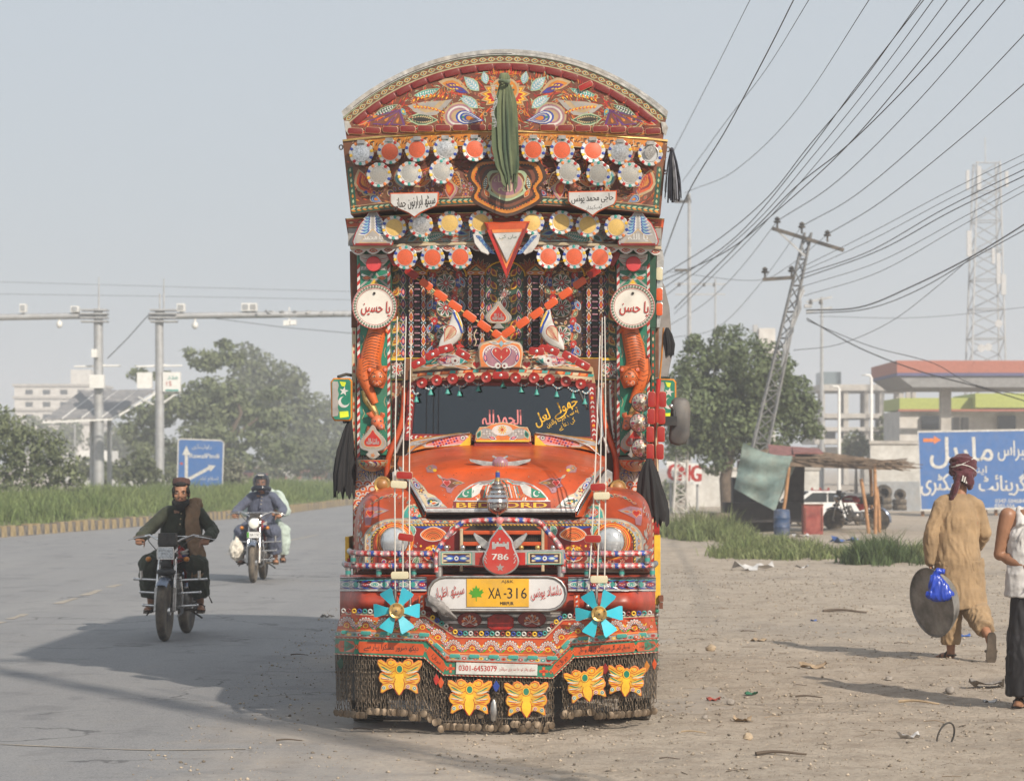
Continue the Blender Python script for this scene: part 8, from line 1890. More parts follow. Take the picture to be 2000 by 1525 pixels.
def gbox(nm,x0,x1,y0,y1,dy,dep,m):mb=MB();a,c_=qg(x0,y0,dy),qg(x1,y1,dy);mb.box(((a.x+c_.x)/2,dy+dep/2,(a.z+c_.z)/2),(abs(c_.x-a.x),dep,abs(a.z-c_.z)));return mb.build(nm,m,fs_)
FOR=mat("fascia_orange",(.36,.125,.085),.6,var=.08);FLM=mat("fascia_lime",(.36,.41,.10),.6,var=.08)  # fascia colours muted; the distance haze is painted into them
gbox("canopy_fascia",1752,2120,704,728,0,9,FOR);gbox("canopy_stripe",1752,2120,728.2,734,-.02,9.05,mat("stripe_blue",(.09,.09,.19),.6));A_=[qg(1754,734.5),qg(2120,734.5),qg(2120,756),qg(1784,756)];mb=MB();mb.prism([Vector((p.x,.1,p.z))for p in A_],[Vector((p.x,8.5,p.z))for p in A_]);mb.build("canopy_soffit",mat('soffit_grey',(.24,.24,.24),.8),fs_)
for x in(1848,2040):gbox("canopy_column",x-10,x+10,756,948,2,.6,CONC)
gbox("shop_fascia",1757,1920,777,800,14,6,FLM);gbox("shop_fascia",1905,2120,768,796,13,7,FLM);gbox("fascia_line",1755,2120,799,803,12.9,.3,FOR);gbox("shop_wall",1757,2120,803,945,14.5,6,CONCW)
for x in(1800,1950,2010):gbox("window",x,x+34,812,838,14.2,.3,WINM)
for x in(1862,1880):gbox("fuel_pump",x,x+12,815,850,5,.6,mat("pump_grey",(.2,.2,.2),.5))
def lattice(r,Q,base,top,wb,wt_,n,m,rad,dep=None,name="lattice"):
 """four legs + bracing; base/top px points, widths px"""
 mb=MB();k_=Q.Y/F;B=Q(*base);T=Q(*top);lv=[]
 for i in range(n+1):
  t=i/n;c_=B.lerp(T,t);w_=lerp(wb,wt_,t)*k_/2;lv.append([c_+Vector((sx*w_,sy*w_*(dep or 1),0))for sx,sy in((-1,-1),(1,-1),(1,1),(-1,1))])
 for j in range(4):
  mb.tube([l_[j]for l_ in lv],rad,5)
  for i in range(n):
   j2=(j+1)%4;mb.tube([lv[i][j],lv[i+1][j2]]if(i+j)%2 else[lv[i][j2],lv[i+1][j]],rad*.55,4)
   if i%2==0:mb.tube([lv[i][j],lv[i][j2]],rad*.55,4)
 return mb.build(name,m,r)
class Q_:
 def __init__(s,r,Y):s.r=r;s.Y=Y
 def __call__(s,px,py,dy=0):return W(px,py,s.Y+dy)-s.r.location
GREYP=mat('antenna_grey',(.46,.46,.46),.6);POLEM=mat('pole_steel',(.20,.205,.21),.6,.3,var=.15,dust=.2)
ctw=empty("cell_tower",PB(1928,195),label="tall grey lattice phone mast with white antenna panels at the far right",cat="mast");Q=Q_(ctw,195);k=195/F
lattice(ctw,Q,(1924,948),(1927,318),78,44,22,GALV,.075)
for x,y,h_,w_ in((1912,348,46,8),(1890,352,38,6),(1966,350,30,6),(1893,476,50,9),(1950,525,60,8),(1960,556,40,9),(1940,500,30,6)):mb=MB();mb.box(Q(x,y,-1.2),(w_*k,.25,h_*k));mb.build("antenna_panel",GREYP,ctw)
for x,y in((1916,680),(1930,678),(1950,632)):mb=MB();mb.lathe([(0,0),(.25,.05),(.3,.15),(0,.16)],12,0,Matrix.Translation(Q(x,y,-1.6))@AXF);mb.build("dish",GREYP,ctw,50)
mb=MB();mb.tube([Q(1925,318),Q(1924,270)],.05,5);mb.tube([Q(1905,318),Q(1950,318)],.06,5);mb.build("mast_tip",GALV,ctw)
lp=empty("leaning_power_pole",PB(1452,73),label="leaning grey lattice power pole with two tilted crossarms",cat="power pole");Q=Q_(lp,73);k=73/F
lattice(lp,Q,(1452,1020),(1578,455),36,13,22,POLEM,.035,1,"lattice")
for nm,x0,y0,x1,y1 in(("crossarm",1508,446,1648,489),("crossarm",1490,546,1552,542),("brace",1520,452,1572,500)):mb=MB();mb.bar(Q(x0,y0,-.2),Q(x1,y1,-.2),(.10 if nm=="crossarm" else .05),.10 if nm=="crossarm" else .05);mb.build(nm,DARK if nm=="crossarm" else GALV,lp)
for x,y in((1518,440),(1566,450),(1616,466),(1494,538),(1546,536)):
 mb=MB();mb.lathe([(.03,-.1),(.03,.06),(.10,.07),(.11,.12),(.05,.14),(.09,.18),(.04,.24),(0,.25)],8,0,Matrix.Translation(Q(x,y,-.2)));mb.build("insulator",DARK,lp,50)
mb=MB()
for i in range(16):a=i/15;mb.tube([Q(1570-36*a+4*sin(i*2),560+110*a,-.4),Q(1566-36*a-5*cos(i),580+110*a,-.45),Q(1560-34*a,605+110*a,-.4)],.03,5)
mb.box(Q(1578,598,-.5),(14*k,.2,6*k));mb.build("cable_tangle",GALV,lp)
for i,(px,Y,top,l_)in enumerate(((1346,120,378,"far power pole just behind the top right of the truck"),(1605,150,580,"thin far pole right of the leaning power pole"),(1348,190,545,"hazy far pole above the crown of the big tree"),(1397,210,545,"faint far pole left of the leaning pole"))):
 r=empty("far_pole",PB(px,Y),label=l_,cat="power pole");mb=MB();k=Y/F;tz=H-(top-YH)*k;mb.tube([(0,0,0),(0,0,tz)],[.16,.08],6);mb.build("post",GALV,r)
 for dz_ in((16,150)if i==0 else(10,30)):mb=MB();mb.bar((-30*k*(1 if i!=0 else .95),0,tz-dz_*k),(20*k if i else 4*k,0,tz-dz_*k+(0 if i!=1 else .3)),.12,.12);mb.build("crossarm",DARK if i<1 else GALV,r)
 for dx in(-22,-2):mb=MB();mb.lathe([(.05,0),(.14,.05),(.1,.3),(0,.34)],7,0,Matrix.Translation((dx*k,0,tz-15*k)));mb.build("insulator",DARK,r,50)
r=empty("lattice_post",PB(1330,84),label="pale lattice post standing in front of the red lettered sign board",cat="post");lattice(r,Q_(r,84),(1328,1000),(1333,850),26,20,9,CONCW,.035)
slp=[(1700,118,850,1718,"white street lamp pole behind the stall roof"),(1638,112,800,0,"thin white lamp pole left of the concrete building")]
for px,Y,top,hx,l_ in((1702,118,738,1690,"white street lamp pole behind the right end of the stall roof"),(1639,122,760,1626,"thin white lamp pole in front of the concrete frame building")):
 r=empty("street_lamp",PB(px,Y),label=l_,cat="street lamp");k=Y/F;z=H-(top-YH)*k;mb=MB();mb.tube([(0,0,0),(0,0,z),(-3*k,0,z+5*k),((hx-px)*k,0,z+6*k)],[.09,.07,.05,.04],8);mb.build("post",WHT,r,60);mb=MB();mb.box(((hx-px-3)*k,0,z+5.4*k),(7*k,.2,2*k));mb.build("lamp_head",GALV,r)
 # ---- overhead wires ----
WIRE=mat("wire_black",(.03,.03,.033),.6)
roll=lambda pts,Y0,Y1,r0:(pts,Y0,Y1,r0)
WR=[([(1296,500),(1345,375),(1420,250),(1500,100),(1560,-20)],120,14,1.5),([(1318,290),(1400,130),(1470,-10)],110,20,.8),([(1340,345),(1420,235),(1500,130),(1586,-10)],120,18,.8),([(1350,372),(1440,330),(1560,210),(1704,-10)],120,16,.8),([(1290,540),(1400,470),(1500,385),(1580,285),(1680,165),(1806,-10)],120,14,1.2),([(1300,560),(1440,460),(1560,320),(1680,160),(1812,-10)],120,14,1.2),([(1310,570),(1470,440),(1600,290),(1720,140),(1830,-10)],120,14,1.0),([(1330,600),(1480,450),(1620,290),(1760,120),(1858,-10)],120,14,.9),([(1300,545),(1420,490),(1520,410),(1650,290),(1780,140),(1902,-10)],120,13,1.3),([(1330,590),(1480,440),(1560,360),(1660,280),(1790,150),(1930,-10)],120,13,1.4),([(1518,432),(1640,350),(1800,190),(1972,-10)],73,13,1.1),([(1566,442),(1680,375),(1840,235),(2040,26)],73,13,1.1),([(1616,458),(1720,395),(1860,285),(2040,130)],73,13,1.1),([(1518,432),(1450,520),(1380,590),(1300,640)],73,150,.8),([(1566,442),(1480,560),(1400,640),(1310,660)],73,150,.7),([(1616,458),(1540,520),(1470,548),(1300,530)],73,150,.7),([(1560,525),(1700,455),(1860,370),(2040,282)],73,24,.8),([(1562,532),(1700,470),(1860,385),(2040,296)],73,24,.8),([(1562,538),(1700,490),(1850,405),(2040,312)],73,22,1.2),([(1564,545),(1720,488),(1860,412),(2040,325)],73,22,1.3),([(1566,560),(1720,510),(1880,425),(2040,340)],73,24,.8),([(1570,578),(1720,530),(1880,440),(2040,352)],73,24,.8),([(1575,606),(1680,600),(1780,560),(1900,500),(2040,414)],73,30,1.8),([(1575,612),(1690,604),(1790,568),(1905,502),(2040,428)],73,30,1.2),([(1550,684),(1640,672),(1740,628),(1830,560),(1900,500)],73,45,.8),([(1576,622),(1680,680),(1800,726),(1920,758),(2040,795)],73,60,1.5),([(1576,626),(1700,676),(1820,708),(1900,750),(2040,780)],73,60,1.0),([(1600,618),(1800,620),(2040,596)],150,120,.6)]
for pts,Y0,Y1,r0 in WR:
 P=[Vector((a,b))for a,b in pts];C2=cr(P,8);n=len(C2);ds=[0]
 for a,b in zip(C2,C2[1:]):ds.append(ds[-1]+(b-a).length)
 pp=[];rr=[]
 for c_,d_ in zip(C2,ds):
  t=d_/ds[-1];Y=1/lerp(1/Y0,1/Y1,t);pp.append(W(c_.x,c_.y,Y));rr.append(max(.003,r0/F*Y*.8))
 if Y0 in(110,120):pp.insert(0,pp[0]+(pp[0]-pp[3]).normalized()*25);rr.insert(0,rr[0])
 if Y1<40:pp.append(pp[-1]+(pp[-1]-pp[-4]).normalized()*9);rr.append(rr[-1])
 mb=MB();mb.tube(pp,rr,5);wi=WR.index((pts,Y0,Y1,r0));OR="first second third fourth fifth sixth seventh eighth ninth tenth".split()
 lb_=("overhead wire running to the top edge of the picture, %s from the left there"%OR[wi]if wi<10 else "overhead wire from the %s insulator of the leaning pole up to the right"%("left","middle","right")[wi-10]if wi<13 else "overhead wire from the %s insulator of the leaning pole down towards the truck"%("left","middle","right")[wi-13]if wi<16 else "wire from the leaning pole across the phone mast, %s from the top"%OR[wi-16]if wi<22 else("thick upper cable sagging from the leaning pole to the right edge","thinner cable hugging the thick sagging cable at the right","thin wire hanging lowest over the thatched stall towards the sagging cable","thick service cable running down in front of the orange canopy fascia","thin twin of the service cable in front of the orange canopy","faint level wire behind the phone mast at the right")[wi-22])
 mb.build("overhead_wire",WIRE,None,60,label=lb_,cat="wire",group="overhead power wires")
for(pts,Y),lb_ in zip((([(-20,550),(400,562),(700,570)],240),([(-20,574),(400,580),(700,586)],240),([(420,622),(560,640),(700,652)],160),([(210,700),(250,660),(290,615)],112)),("upper faint level wire in the sky left of the truck","lower faint level wire in the sky left of the truck","slack wire under the arm of the right camera gantry","short slanting wire between the two gantry posts")):
 mb=MB();mb.tube([W(a,b,Y)for a,b in pts],.022,5);mb.build("far_wire",WIRE,None,None,label=lb_,cat="wire",group="far wires on the left")
np_=empty("near_power_pole",(3.55,8.55,0),label="lattice power pole just outside the right edge of the picture",cat="power pole");Q=Q_(np_,8.55)
mb=MB()
for sx,sy in((-1,-1),(1,-1),(1,1),(-1,1)):mb.tube([(sx*.16,sy*.16,0),(sx*.07,sy*.07,11)],.028,6)
for i in range(0,22,2):
 z0,z1=i*.5,i*.5+1;w0,w1=lerp(.16,.07,z0/11),lerp(.16,.07,z1/11);s2=1 if i%4 else-1
 for sy in(-1,1):mb.bar((-w0*s2,sy*w0,z0),(w1*s2,sy*w1,z1),.025,.02);mb.bar((sy*w0,-w0*s2,z0),(sy*w1,w1*s2,z1),.025,.02)
mb.build("lattice",GALV,np_);mb=MB();mb.bar((-1.2,0,10.7),(1.2,0,10.7),.12,.12);mb.build("crossarm",DARK,np_)
# =================================================================== MOTORCYCLES
def motorbike(name,label,loc,rz,rect=True,bag=True):
 """front towards -y, ground at z=0, wheelbase 1.2"""
 r=empty(name,loc,rz,label=label,cat="motorcycle");V3=Vector
 REDB=mat("tank_red",(.30,.012,.015),.25,var=.08,dust=.2)
 def whl(y,nm,wd):
  mb=MB();M_=Matrix.Translation((0,y,.295))@Matrix.Rotation(pi/2,4,'Y');mb.lathe([(.235,-wd*.8),(.262,-wd),(.285,-wd*.75),(.295,-wd*.25),(.295,wd*.25),(.285,wd*.75),(.262,wd),(.235,wd*.8)],40,0,M_);w_=mb.build(nm,RUBBER,r,50)
  mb=MB();mb.lathe([(.215,-wd*.7),(.238,-wd*.75),(.238,wd*.75),(.215,wd*.7),(.215,-wd*.7)],40,0,M_);mb.lathe([(0,-.06),(.045,-.06),(.05,-.03),(.05,.03),(.045,.06),(0,.06)],16,0,M_);mb.build("rim",CHROME,w_,50)
  mb=MB()
  for q in range(28):a=2*pi*q/28;b_=a+(.5 if q%2 else-.5);s_=.03 if q%4<2 else-.03;mb.tube([(s_,y+.045*cos(b_),.295+.045*sin(b_)),(0,y+.22*cos(a),.295+.22*sin(a))],.0018,4)
  mb.build("spokes",CHROME,w_,kind='stuff');return w_
 whl(-.60,"front_wheel",.042);whl(.60,"rear_wheel",.048)
 FEND=mat("fender_steel",(.18,.22,.30),.2,.6,var=.15,dust=.2)
 def fender(yc,a0,a1,wd,m,nm):
  mb=MB();V=[];n=14;P=((-1,-.018),(-.8,0),(-.35,.012),(.35,.012),(.8,0),(1,-.018))
  for i in range(n+1):
   a=radians(lerp(a0,a1,i/n))
   for sx,dr in P:V.append(V3((sx*wd,yc-(.325+dr)*cos(a),.295+(.325+dr)*sin(a))))
  k=len(P);f_=[(i*k+j,i*k+j+1,(i+1)*k+j+1,(i+1)*k+j)for i in range(n)for j in range(k-1)];o=len(V);V+=[v-V3((0,0,.006))for v in V];f_+=[tuple(o+q for q in reversed(f))for f in f_];mb.add(V,f_);mb.build(nm,m,r,60)
 fender(-.60,52,150,.055,FEND,"front_fender");fender(.60,30,190,.065,FEND,"rear_fender")
 for sx in(-1,1):
  mb=MB();mb.tube([(sx*.085,-.60,.29),(sx*.085,-.55,.52)],.026,10);mb.tube([(sx*.085,-.55,.52),(sx*.075,-.40,.92)],.018,10,1);mb.build("fork_leg",[STEEL,CHROME],r,60)
 mb=MB();mb.box((0,-.44,.84),(.20,.09,.035));mb.box((0,-.40,.93),(.19,.08,.03));mb.tube([(0,-.42,.82),(0,-.37,.95)],.03,8);mb.build("steering_head",DARK,r,40)
 mb=MB();mb.tube([(-.36,-.18,1.005),(-.22,-.24,1.03),(-.12,-.34,.99),(-.05,-.38,.945),(.05,-.38,.945),(.12,-.34,.99),(.22,-.24,1.03),(.36,-.18,1.005)],.012,8);mb.tube([(-.17,-.30,1.02),(.17,-.30,1.02)],.008,6);mb.build("handlebar",CHROME,r,60)
 for sx in(-1,1):
  mb=MB();mb.tube([(sx*.27,-.215,1.022),(sx*.39,-.165,1.0)],.018,8);g=mb.build("grip",RUBBER,r,60)
  mb=MB();mb.tube([(sx*.24,-.27,1.02),(sx*.33,-.28,1.01),(sx*.43,-.24,.985)],.006,6);mb.sph((sx*.43,-.24,.985),.009,6);mb.build("lever",CHROME,g,60)
  mb=MB();mb.tube([(sx*.24,-.25,1.02),(sx*.19,-.42,.97),(sx*.12,-.46,.90),(sx*.06,-.44,.84)],.005,5);mb.build("cable",BLACKPL,r,60)
  mb=MB();mb.tube([(sx*.08,-.42,.80),(sx*.17,-.44,.80)],.008,6);mb.sph((sx*.19,-.45,.80),(.03,.035,.027),8,1);mb.build("indicator",[BLACKPL,mat("indicator_amber",(.55,.20,.02),.3)],r,60)
 GL=mat("bike_lamp_glass",(.66,.68,.70),.12,.3,var=.2,vscale=50,bump=.4,bscale=50)
 if rect:
  mb=MB();O=[(sx*.085,z)for sx,z in((-1,.80),(1,.80),(1.05,.87),(.95,.925),(-.95,.925),(-1.05,.87))];mb.prism([V3((x,-.56,z))for x,z in O],[V3((x*.8,-.44,lerp(z,.865,.2)))for x,z in O]);hl=mb.build("headlight",CHROME,r,30)
  mb=MB();mb.prism([V3((x*.88,-.568,lerp(z,.865,.14)))for x,z in O],[V3((x*.88,-.558,lerp(z,.865,.14)))for x,z in O]);
  for i in range(5):
   for j in range(3):mb.sph((-.056+i*.028,-.568,.832+j*.032),(.012,.008,.013),7)
  mb.build("lens",GL,hl,40)
 else:
  M_=Matrix.Translation((0,-.50,.865))@AXF;mb=MB();mb.lathe([(.02,-.08),(.065,-.05),(.080,.02),(.084,.04),(.076,.045)],24,0,M_);hl=mb.build("headlight",CHROME,r,50);mb=MB();mb.lathe([(.076,.042),(.05,.06),(0,.07)],24,0,M_);mb.build("lens",mat("bright_lamp",(.8,.8,.72),.1,emit=(1,.93,.75,.10)),hl,50)  # round lens carries a faint glow of its own
 mb=MB();mb.lathe([(.02,-.03),(.05,0),(.055,.03),(.05,.035),(0,.045)],14,0,Matrix.Translation((0,-.50,.755))@AXF);mb.build("horn",BLACKPL,r,50)
 if rect:mb=MB();mb.sph((0,-.52,.675),(.10,.10,.045),12);mb.build("mud_shield",BLACKPL,r,60)
 else:
  mb=MB();mb.box((0,-.545,.70),(.20,.012,.085));pl_=mb.build("number_plate",WHT,r);A=Art(lambda px,py,off=0.0:V3((px,-.5515-off,-py)),PAL);A.text("RIK 5141",.01,-.70,.045,'black',0,w=.13);A.poly([(-.098,-.66),(-.07,-.66),(-.07,-.74),(-.098,-.74)],'leafgreen',0);A.build("lettering",pl_)
 mb=MB();mb.box((0,-.37,.975),(.15,.08,.07));mb.build("instrument_pod",BLACKPL,r,30)
 if bag:mb=MB();mb.box((0,-.44,1.0),(.185,.10,.115),top=.93);mb.box((0,-.495,1.0),(.012,.01,.08));mb.build("black_box",BLACKPL,r)
 mb=MB();P=[(-.36,.80,.05,.05),(-.30,.82,.10,.085),(-.15,.84,.135,.10),(.02,.83,.13,.09),(.14,.80,.08,.06)];V=[];n=16
 for y,z,wx,hz_ in P:
  for j in range(n):t=2*pi*j/n;V.append(V3((wx*cos(t)*(1 if sin(t)<.3 else .9),y,z+hz_*sin(t))))
 mb.add(V,[(i*n+j,i*n+(j+1)%n,(i+1)*n+(j+1)%n,(i+1)*n+j)for i in range(len(P)-1)for j in range(n)]+[tuple(range(n)),tuple((len(P)-1)*n+j for j in range(n))]);tk=mb.build("fuel_tank",REDB,r,60)
 mb=MB()
 for sx in(-1,1):
  for y0,z0,y1,z1,m_ in((-.28,.86,-.05,.88,0),(-.26,.83,-.02,.80,1),(-.27,.845,-.04,.84,0)):mb.tube([(sx*(.104 if y0<-.2 else .1),y0,z0),(sx*.134,(y0+y1)/2,(z0+z1)/2),(sx*.128,y1,z1)],.012,5,m_)
 mb.build("decal",[PAL['white'],PAL['blue']],tk,60)
 for sx in(-1,1):mb=MB();A_=[V3((sx*.10,y,z))for y,z in((.02,.72),(.30,.72),(.36,.60),(.12,.54))];mb.prism(A_,[p+V3((-sx*.03,0,0))for p in A_]);mb.build("side_panel",REDB,r)
 mb=MB();mb.tube([(0,.08,.80),(0,.25,.79),(0,.5,.80),(0,.74,.82)],[.07,.09,.09,.07],10,sq=1.35);mb.build("seat",BLACKPL,r,60)
 mb=MB();mb.box((0,-.02,.40),(.20,.34,.20));mb.tube([(0,-.12,.46),(0,-.2,.66)],[.075,.07],12)
 for q in range(5):mb.lathe([(.09,-.006),(.09,.006)],12,0,Matrix.Translation((0,-.135-q*.014,.50+q*.036)))
 mb.sph((.12,.02,.40),(.05,.10,.10),10);mb.sph((-.12,.02,.40),(.05,.10,.10),10);mb.build("engine",STEEL,r,40)
 mb=MB();mb.tube([(0,-.36,.80),(0,-.27,.45),(0,-.1,.28),(0,.25,.28),(0,.36,.55),(0,.1,.72)],.022,6);mb.tube([(.09,.6,.30),(.09,.2,.36)],.018,6);mb.tube([(-.09,.6,.30),(-.09,.2,.36)],.018,6);mb.tube([(.09,.62,.34),(.1,.5,.72)],.025,8);mb.tube([(-.09,.62,.34),(-.1,.5,.72)],.025,8);mb.build("frame",DARK,r,60)
 mb=MB();mb.tube([(-.05,-.2,.58),(-.10,-.30,.42),(-.13,-.2,.25),(-.14,.2,.27),(-.15,.85,.36)],[.02,.02,.022,.035,.04],10);mb.build("exhaust",CHROME,r,60)
 for sx in(-1,1):
  mb=MB();mb.tube([(sx*.10,-.30,.62),(sx*.12,-.32,.45),(sx*.11,-.26,.26),(sx*.05,-.15,.22)],.014,8)
  for z,xo in((.585,.36),(.455,.30),(.325,.27)):mb.tube([(sx*.04,-.33,z),(sx*xo,-.31,z+.012)],.0125,8);mb.sph((sx*xo,-.31,z+.012),.016,8)
  mb.tube([(sx*.29,-.315,.595),(sx*.29,-.315,.68)],.016,8);mb.build("leg_guard",CHROME,r,60)
  mb=MB();mb.tube([(sx*.06,.05,.27),(sx*.28,.05,.27)],.016,6);mb.build("footpeg",RUBBER,r,60)
 mb=MB();mb.tube([(-.12,.1,.28),(-.24,-.08,.27),(-.28,-.1,.22)],.008,5);mb.build("brake_pedal",DARK,r,60);mb=MB();mb.tube([(.12,.1,.27),(.24,.16,.18)],.01,5);mb.build("side_stand",DARK,r,60);mb=MB();mb.tube([(.10,.2,.3),(.33,.0,.42),(.36,.04,.34)],.008,5);mb.build("kick_lever",DARK,r,60)
 return r
b1=motorbike("motorcycle","red motorcycle with a square headlight ridden by the bearded man",(-3.39,25.05,.004),-.05,True,True)
b2=motorbike("motorcycle","red motorcycle with a round lit headlight ridden by the helmeted rider",(-3.78,37.0,.004),-.02,False,False)
b3=copy_tree(b1);b3['label']="red motorcycle parked beside the white car at the stall";b3.location=(8.95,64.5,0);b3.rotation_euler=(0,.12,1.15+pi)
# =================================================================== PEOPLE
SKIN=mat("skin_brown",(.33,.16,.09),.55,var=.12,vscale=12);SKIN2=mat("skin_tan",(.29,.145,.085),.5,var=.12,vscale=10);HAIR=mat("hair_black",(.012,.010,.009),.8,var=.3,vscale=60,bump=.6,bscale=90);EYEW=mat("eye_white",(.6,.57,.52),.3);EYEB=mat("eye_dark",(.012,.008,.006),.2);SANDAL=mat("sandal_leather",(.045,.03,.022),.6,var=.2,dust=.4)
def organic(name,mb,vox,m,parent=None,sm=6,fold=0.0,fs=(9,9,3),seed=0,extra=None,**k):
 """one continuous surface grown over overlapping limbs"""
 me=mb.mesh(name,m);o=bpy.data.objects.new(name,me);COL.objects.link(o)
 r_=o.modifiers.new("r",'REMESH');r_.mode='VOXEL';r_.voxel_size=vox;s_=o.modifiers.new("s",'SMOOTH');s_.factor=.5;s_.iterations=sm
 m2=bpy.data.meshes.new_from_object(o.evaluated_get(bpy.context.evaluated_depsgraph_get()));bpy.data.objects.remove(o);m2.materials.clear();m2.materials.append(m)
 n=len(m2.vertices)
 if fold:
  co=np.empty(n*3);m2.vertices.foreach_get('co',co);co=co.reshape(-1,3);nr=np.empty(n*3);m2.vertices.foreach_get('normal',nr);nr=nr.reshape(-1,3)
  d=np.array([(1-abs(mnoise.noise(Vector((p[0]*fs[0]+2*mnoise.noise(Vector(p)*5),p[1]*fs[1],p[2]*fs[2]+seed))))*2.4)+.6*mnoise.noise(Vector((p[0]*fs[0]*2.6,p[1]*fs[1]*2.6,p[2]*fs[2]*3+seed+p[0]*9)))for p in co])
  if extra is not None:d=d*extra(co)
  co=co+nr*(d*fold)[:,None];m2.vertices.foreach_set('co',co.ravel())
 m2.polygons.foreach_set('use_smooth',[True]*len(m2.polygons));m2.update();m2.name=name
 return link(name,m2,parent,**k)
V3=Vector
def limb(mb,a,b,c,r0,r1,r2,n=10):
 a,b,c=V3(a),V3(b),V3(c);mb.tube([a,a.lerp(b,.35),b,b.lerp(c,.25),b.lerp(c,.65),c],[r0,r0*.97,r1,r1*1.04,lerp(r1,r2,.6),r2],n);mb.sph(a,r0,n);mb.sph(b,r1*1.02,n);mb.sph(c,r2,n)
def head(mb,M,k=1.0):
 """skull, jaw, nose, ears; M maps head space (face to -y, centre at eye height) to body space"""
 def s(c,r):mb.sph(M@V3(c),tuple(x*k for x in r),14,0,M.to_3x3())
 s((0,.012,.03),(.074,.092,.090));s((0,-.02,-.045),(.058,.070,.070));s((0,-.045,-.085),(.036,.040,.030));s((0,-.078,-.035),(.030,.016,.028))
 mb.tube([M@V3(p)for p in((0,-.084,.004),(0,-.098,-.022),(0,-.104,-.036),(0,-.090,-.043))],[.009,.012,.015,.010],8);s((.013,-.088,-.038),(.009,.010,.008));s((-.013,-.088,-.038),(.009,.010,.008))
 for sx in(-1,1):s((sx*.076,.012,-.012),(.010,.020,.030));s((sx*.033,-.078,.014),(.020,.010,.007));s((sx*.042,-.062,-.03),(.020,.018,.016))
 s((0,-.086,-.066),(.022,.010,.006));s((0,-.084,-.076),(.018,.010,.006))
def face(parent,M,brow=True):
 for sx in(-1,1):
  mb=MB();mb.sph(M@V3((sx*.031,-.077,.0)),(.0115,.009,.0056),10,0,M.to_3x3());mb.sph(M@V3((sx*.031,-.0845,.0)),(.0056,.004,.0052),8,1,M.to_3x3());mb.build("eye",[EYEW,EYEB],parent,60)
  mb=MB();mb.tube([M@V3((sx*x,y,z))for x,y,z in((.014,-.089,.016),(.032,-.088,.021),(.050,-.074,.014))],[.004,.0055,.003],6);mb.build("eyebrow",HAIR,parent,60)
 mb=MB();mb.sph(M@V3((0,-.0935,-.070)),(.020,.004,.0045),8,0,M.to_3x3());mb.build("lips",mat("lips",(.22,.075,.06),.5),parent,60)
def hand(mb,w,d,pn,th,curl=.0,k=1.0):
 """w wrist, d towards fingers, pn palm normal, th towards thumb side"""
 w,d,pn,th=V3(w),V3(d).normalized(),V3(pn).normalized(),V3(th).normalized();R=Matrix((th,d,pn)).transposed()
 mb.sph(w+d*.045*k,(.040*k,.052*k,.016*k),10,0,R)
 for i,(o,ln)in enumerate(((.030,.072),(.010,.080),(-.010,.075),(-.028,.058))):
  p=w+d*.082*k+th*o*k;P=[p-d*.03*k];a=curl*.35
  for s_ in(.45,.32,.23):P.append(p);a+=curl;p=p+(d*cos(a)+pn*sin(a))*ln*k*s_
  P.append(p);mb.tube(P,[.0095*k,.0092*k,.0085*k,.008*k,.0065*k],7);mb.sph(P[-1],.0066*k,6)
 p=w+d*.025*k+th*.032*k;P=[p,p+(th*.7+d*.6+pn*.25)*.03*k,p+(th*.65+d*1.1+pn*(.5+curl*.3))*.045*k,p+(th*.4+d*1.4+pn*(.6+curl*.6))*.058*k];mb.tube(P,[.014*k,.012*k,.0105*k,.008*k],7);mb.sph(P[-1],.008*k,6)
def foot(mb,an,d,k=1.0):
 an,d=V3(an),V3(d).normalized();side=d.cross(V3((0,0,1))).normalized();up=side.cross(d);R=Matrix((side,d,up)).transposed()
 mb.sph(an-up*.035,(.036,.045,.045),10,0,R);mb.sph(an+d*.07-up*.05,(.040,.085,.028),10,0,R)
 for i in range(5):t=an+d*(.145-i*.008)-up*.062+side*(-.032+i*.016)*1;mb.tube([t-d*.05,t,t+d*.025],[.012,.011-i*.001,.008],6)
 return R
def sandal(parent,an,d):
 an,d=V3(an),V3(d).normalized();side=d.cross(V3((0,0,1))).normalized();up=side.cross(d);mb=MB();O=[(-.032,-.06),(.032,-.06),(.042,.02),(.046,.10),(.030,.175),(-.02,.18),(-.044,.12),(-.038,.02)]
 A_=[an+side*x+d*y-up*.078 for x,y in O];mb.prism(A_,[p-up*.02 for p in A_])
 for y in(.04,.10):mb.tube([an+side*.045*cos(t)+d*y-up*(.078-.065*sin(t)*(1 if y<.08 else .7))for t in np.linspace(0,pi,8)],.011,6,sq=.5)
 mb.tube([an+side*.042*cos(t)-d*.045*sin(t)-up*.04 for t in np.linspace(0,pi,8)],.008,6);mb.build("sandal",SANDAL,parent,50)
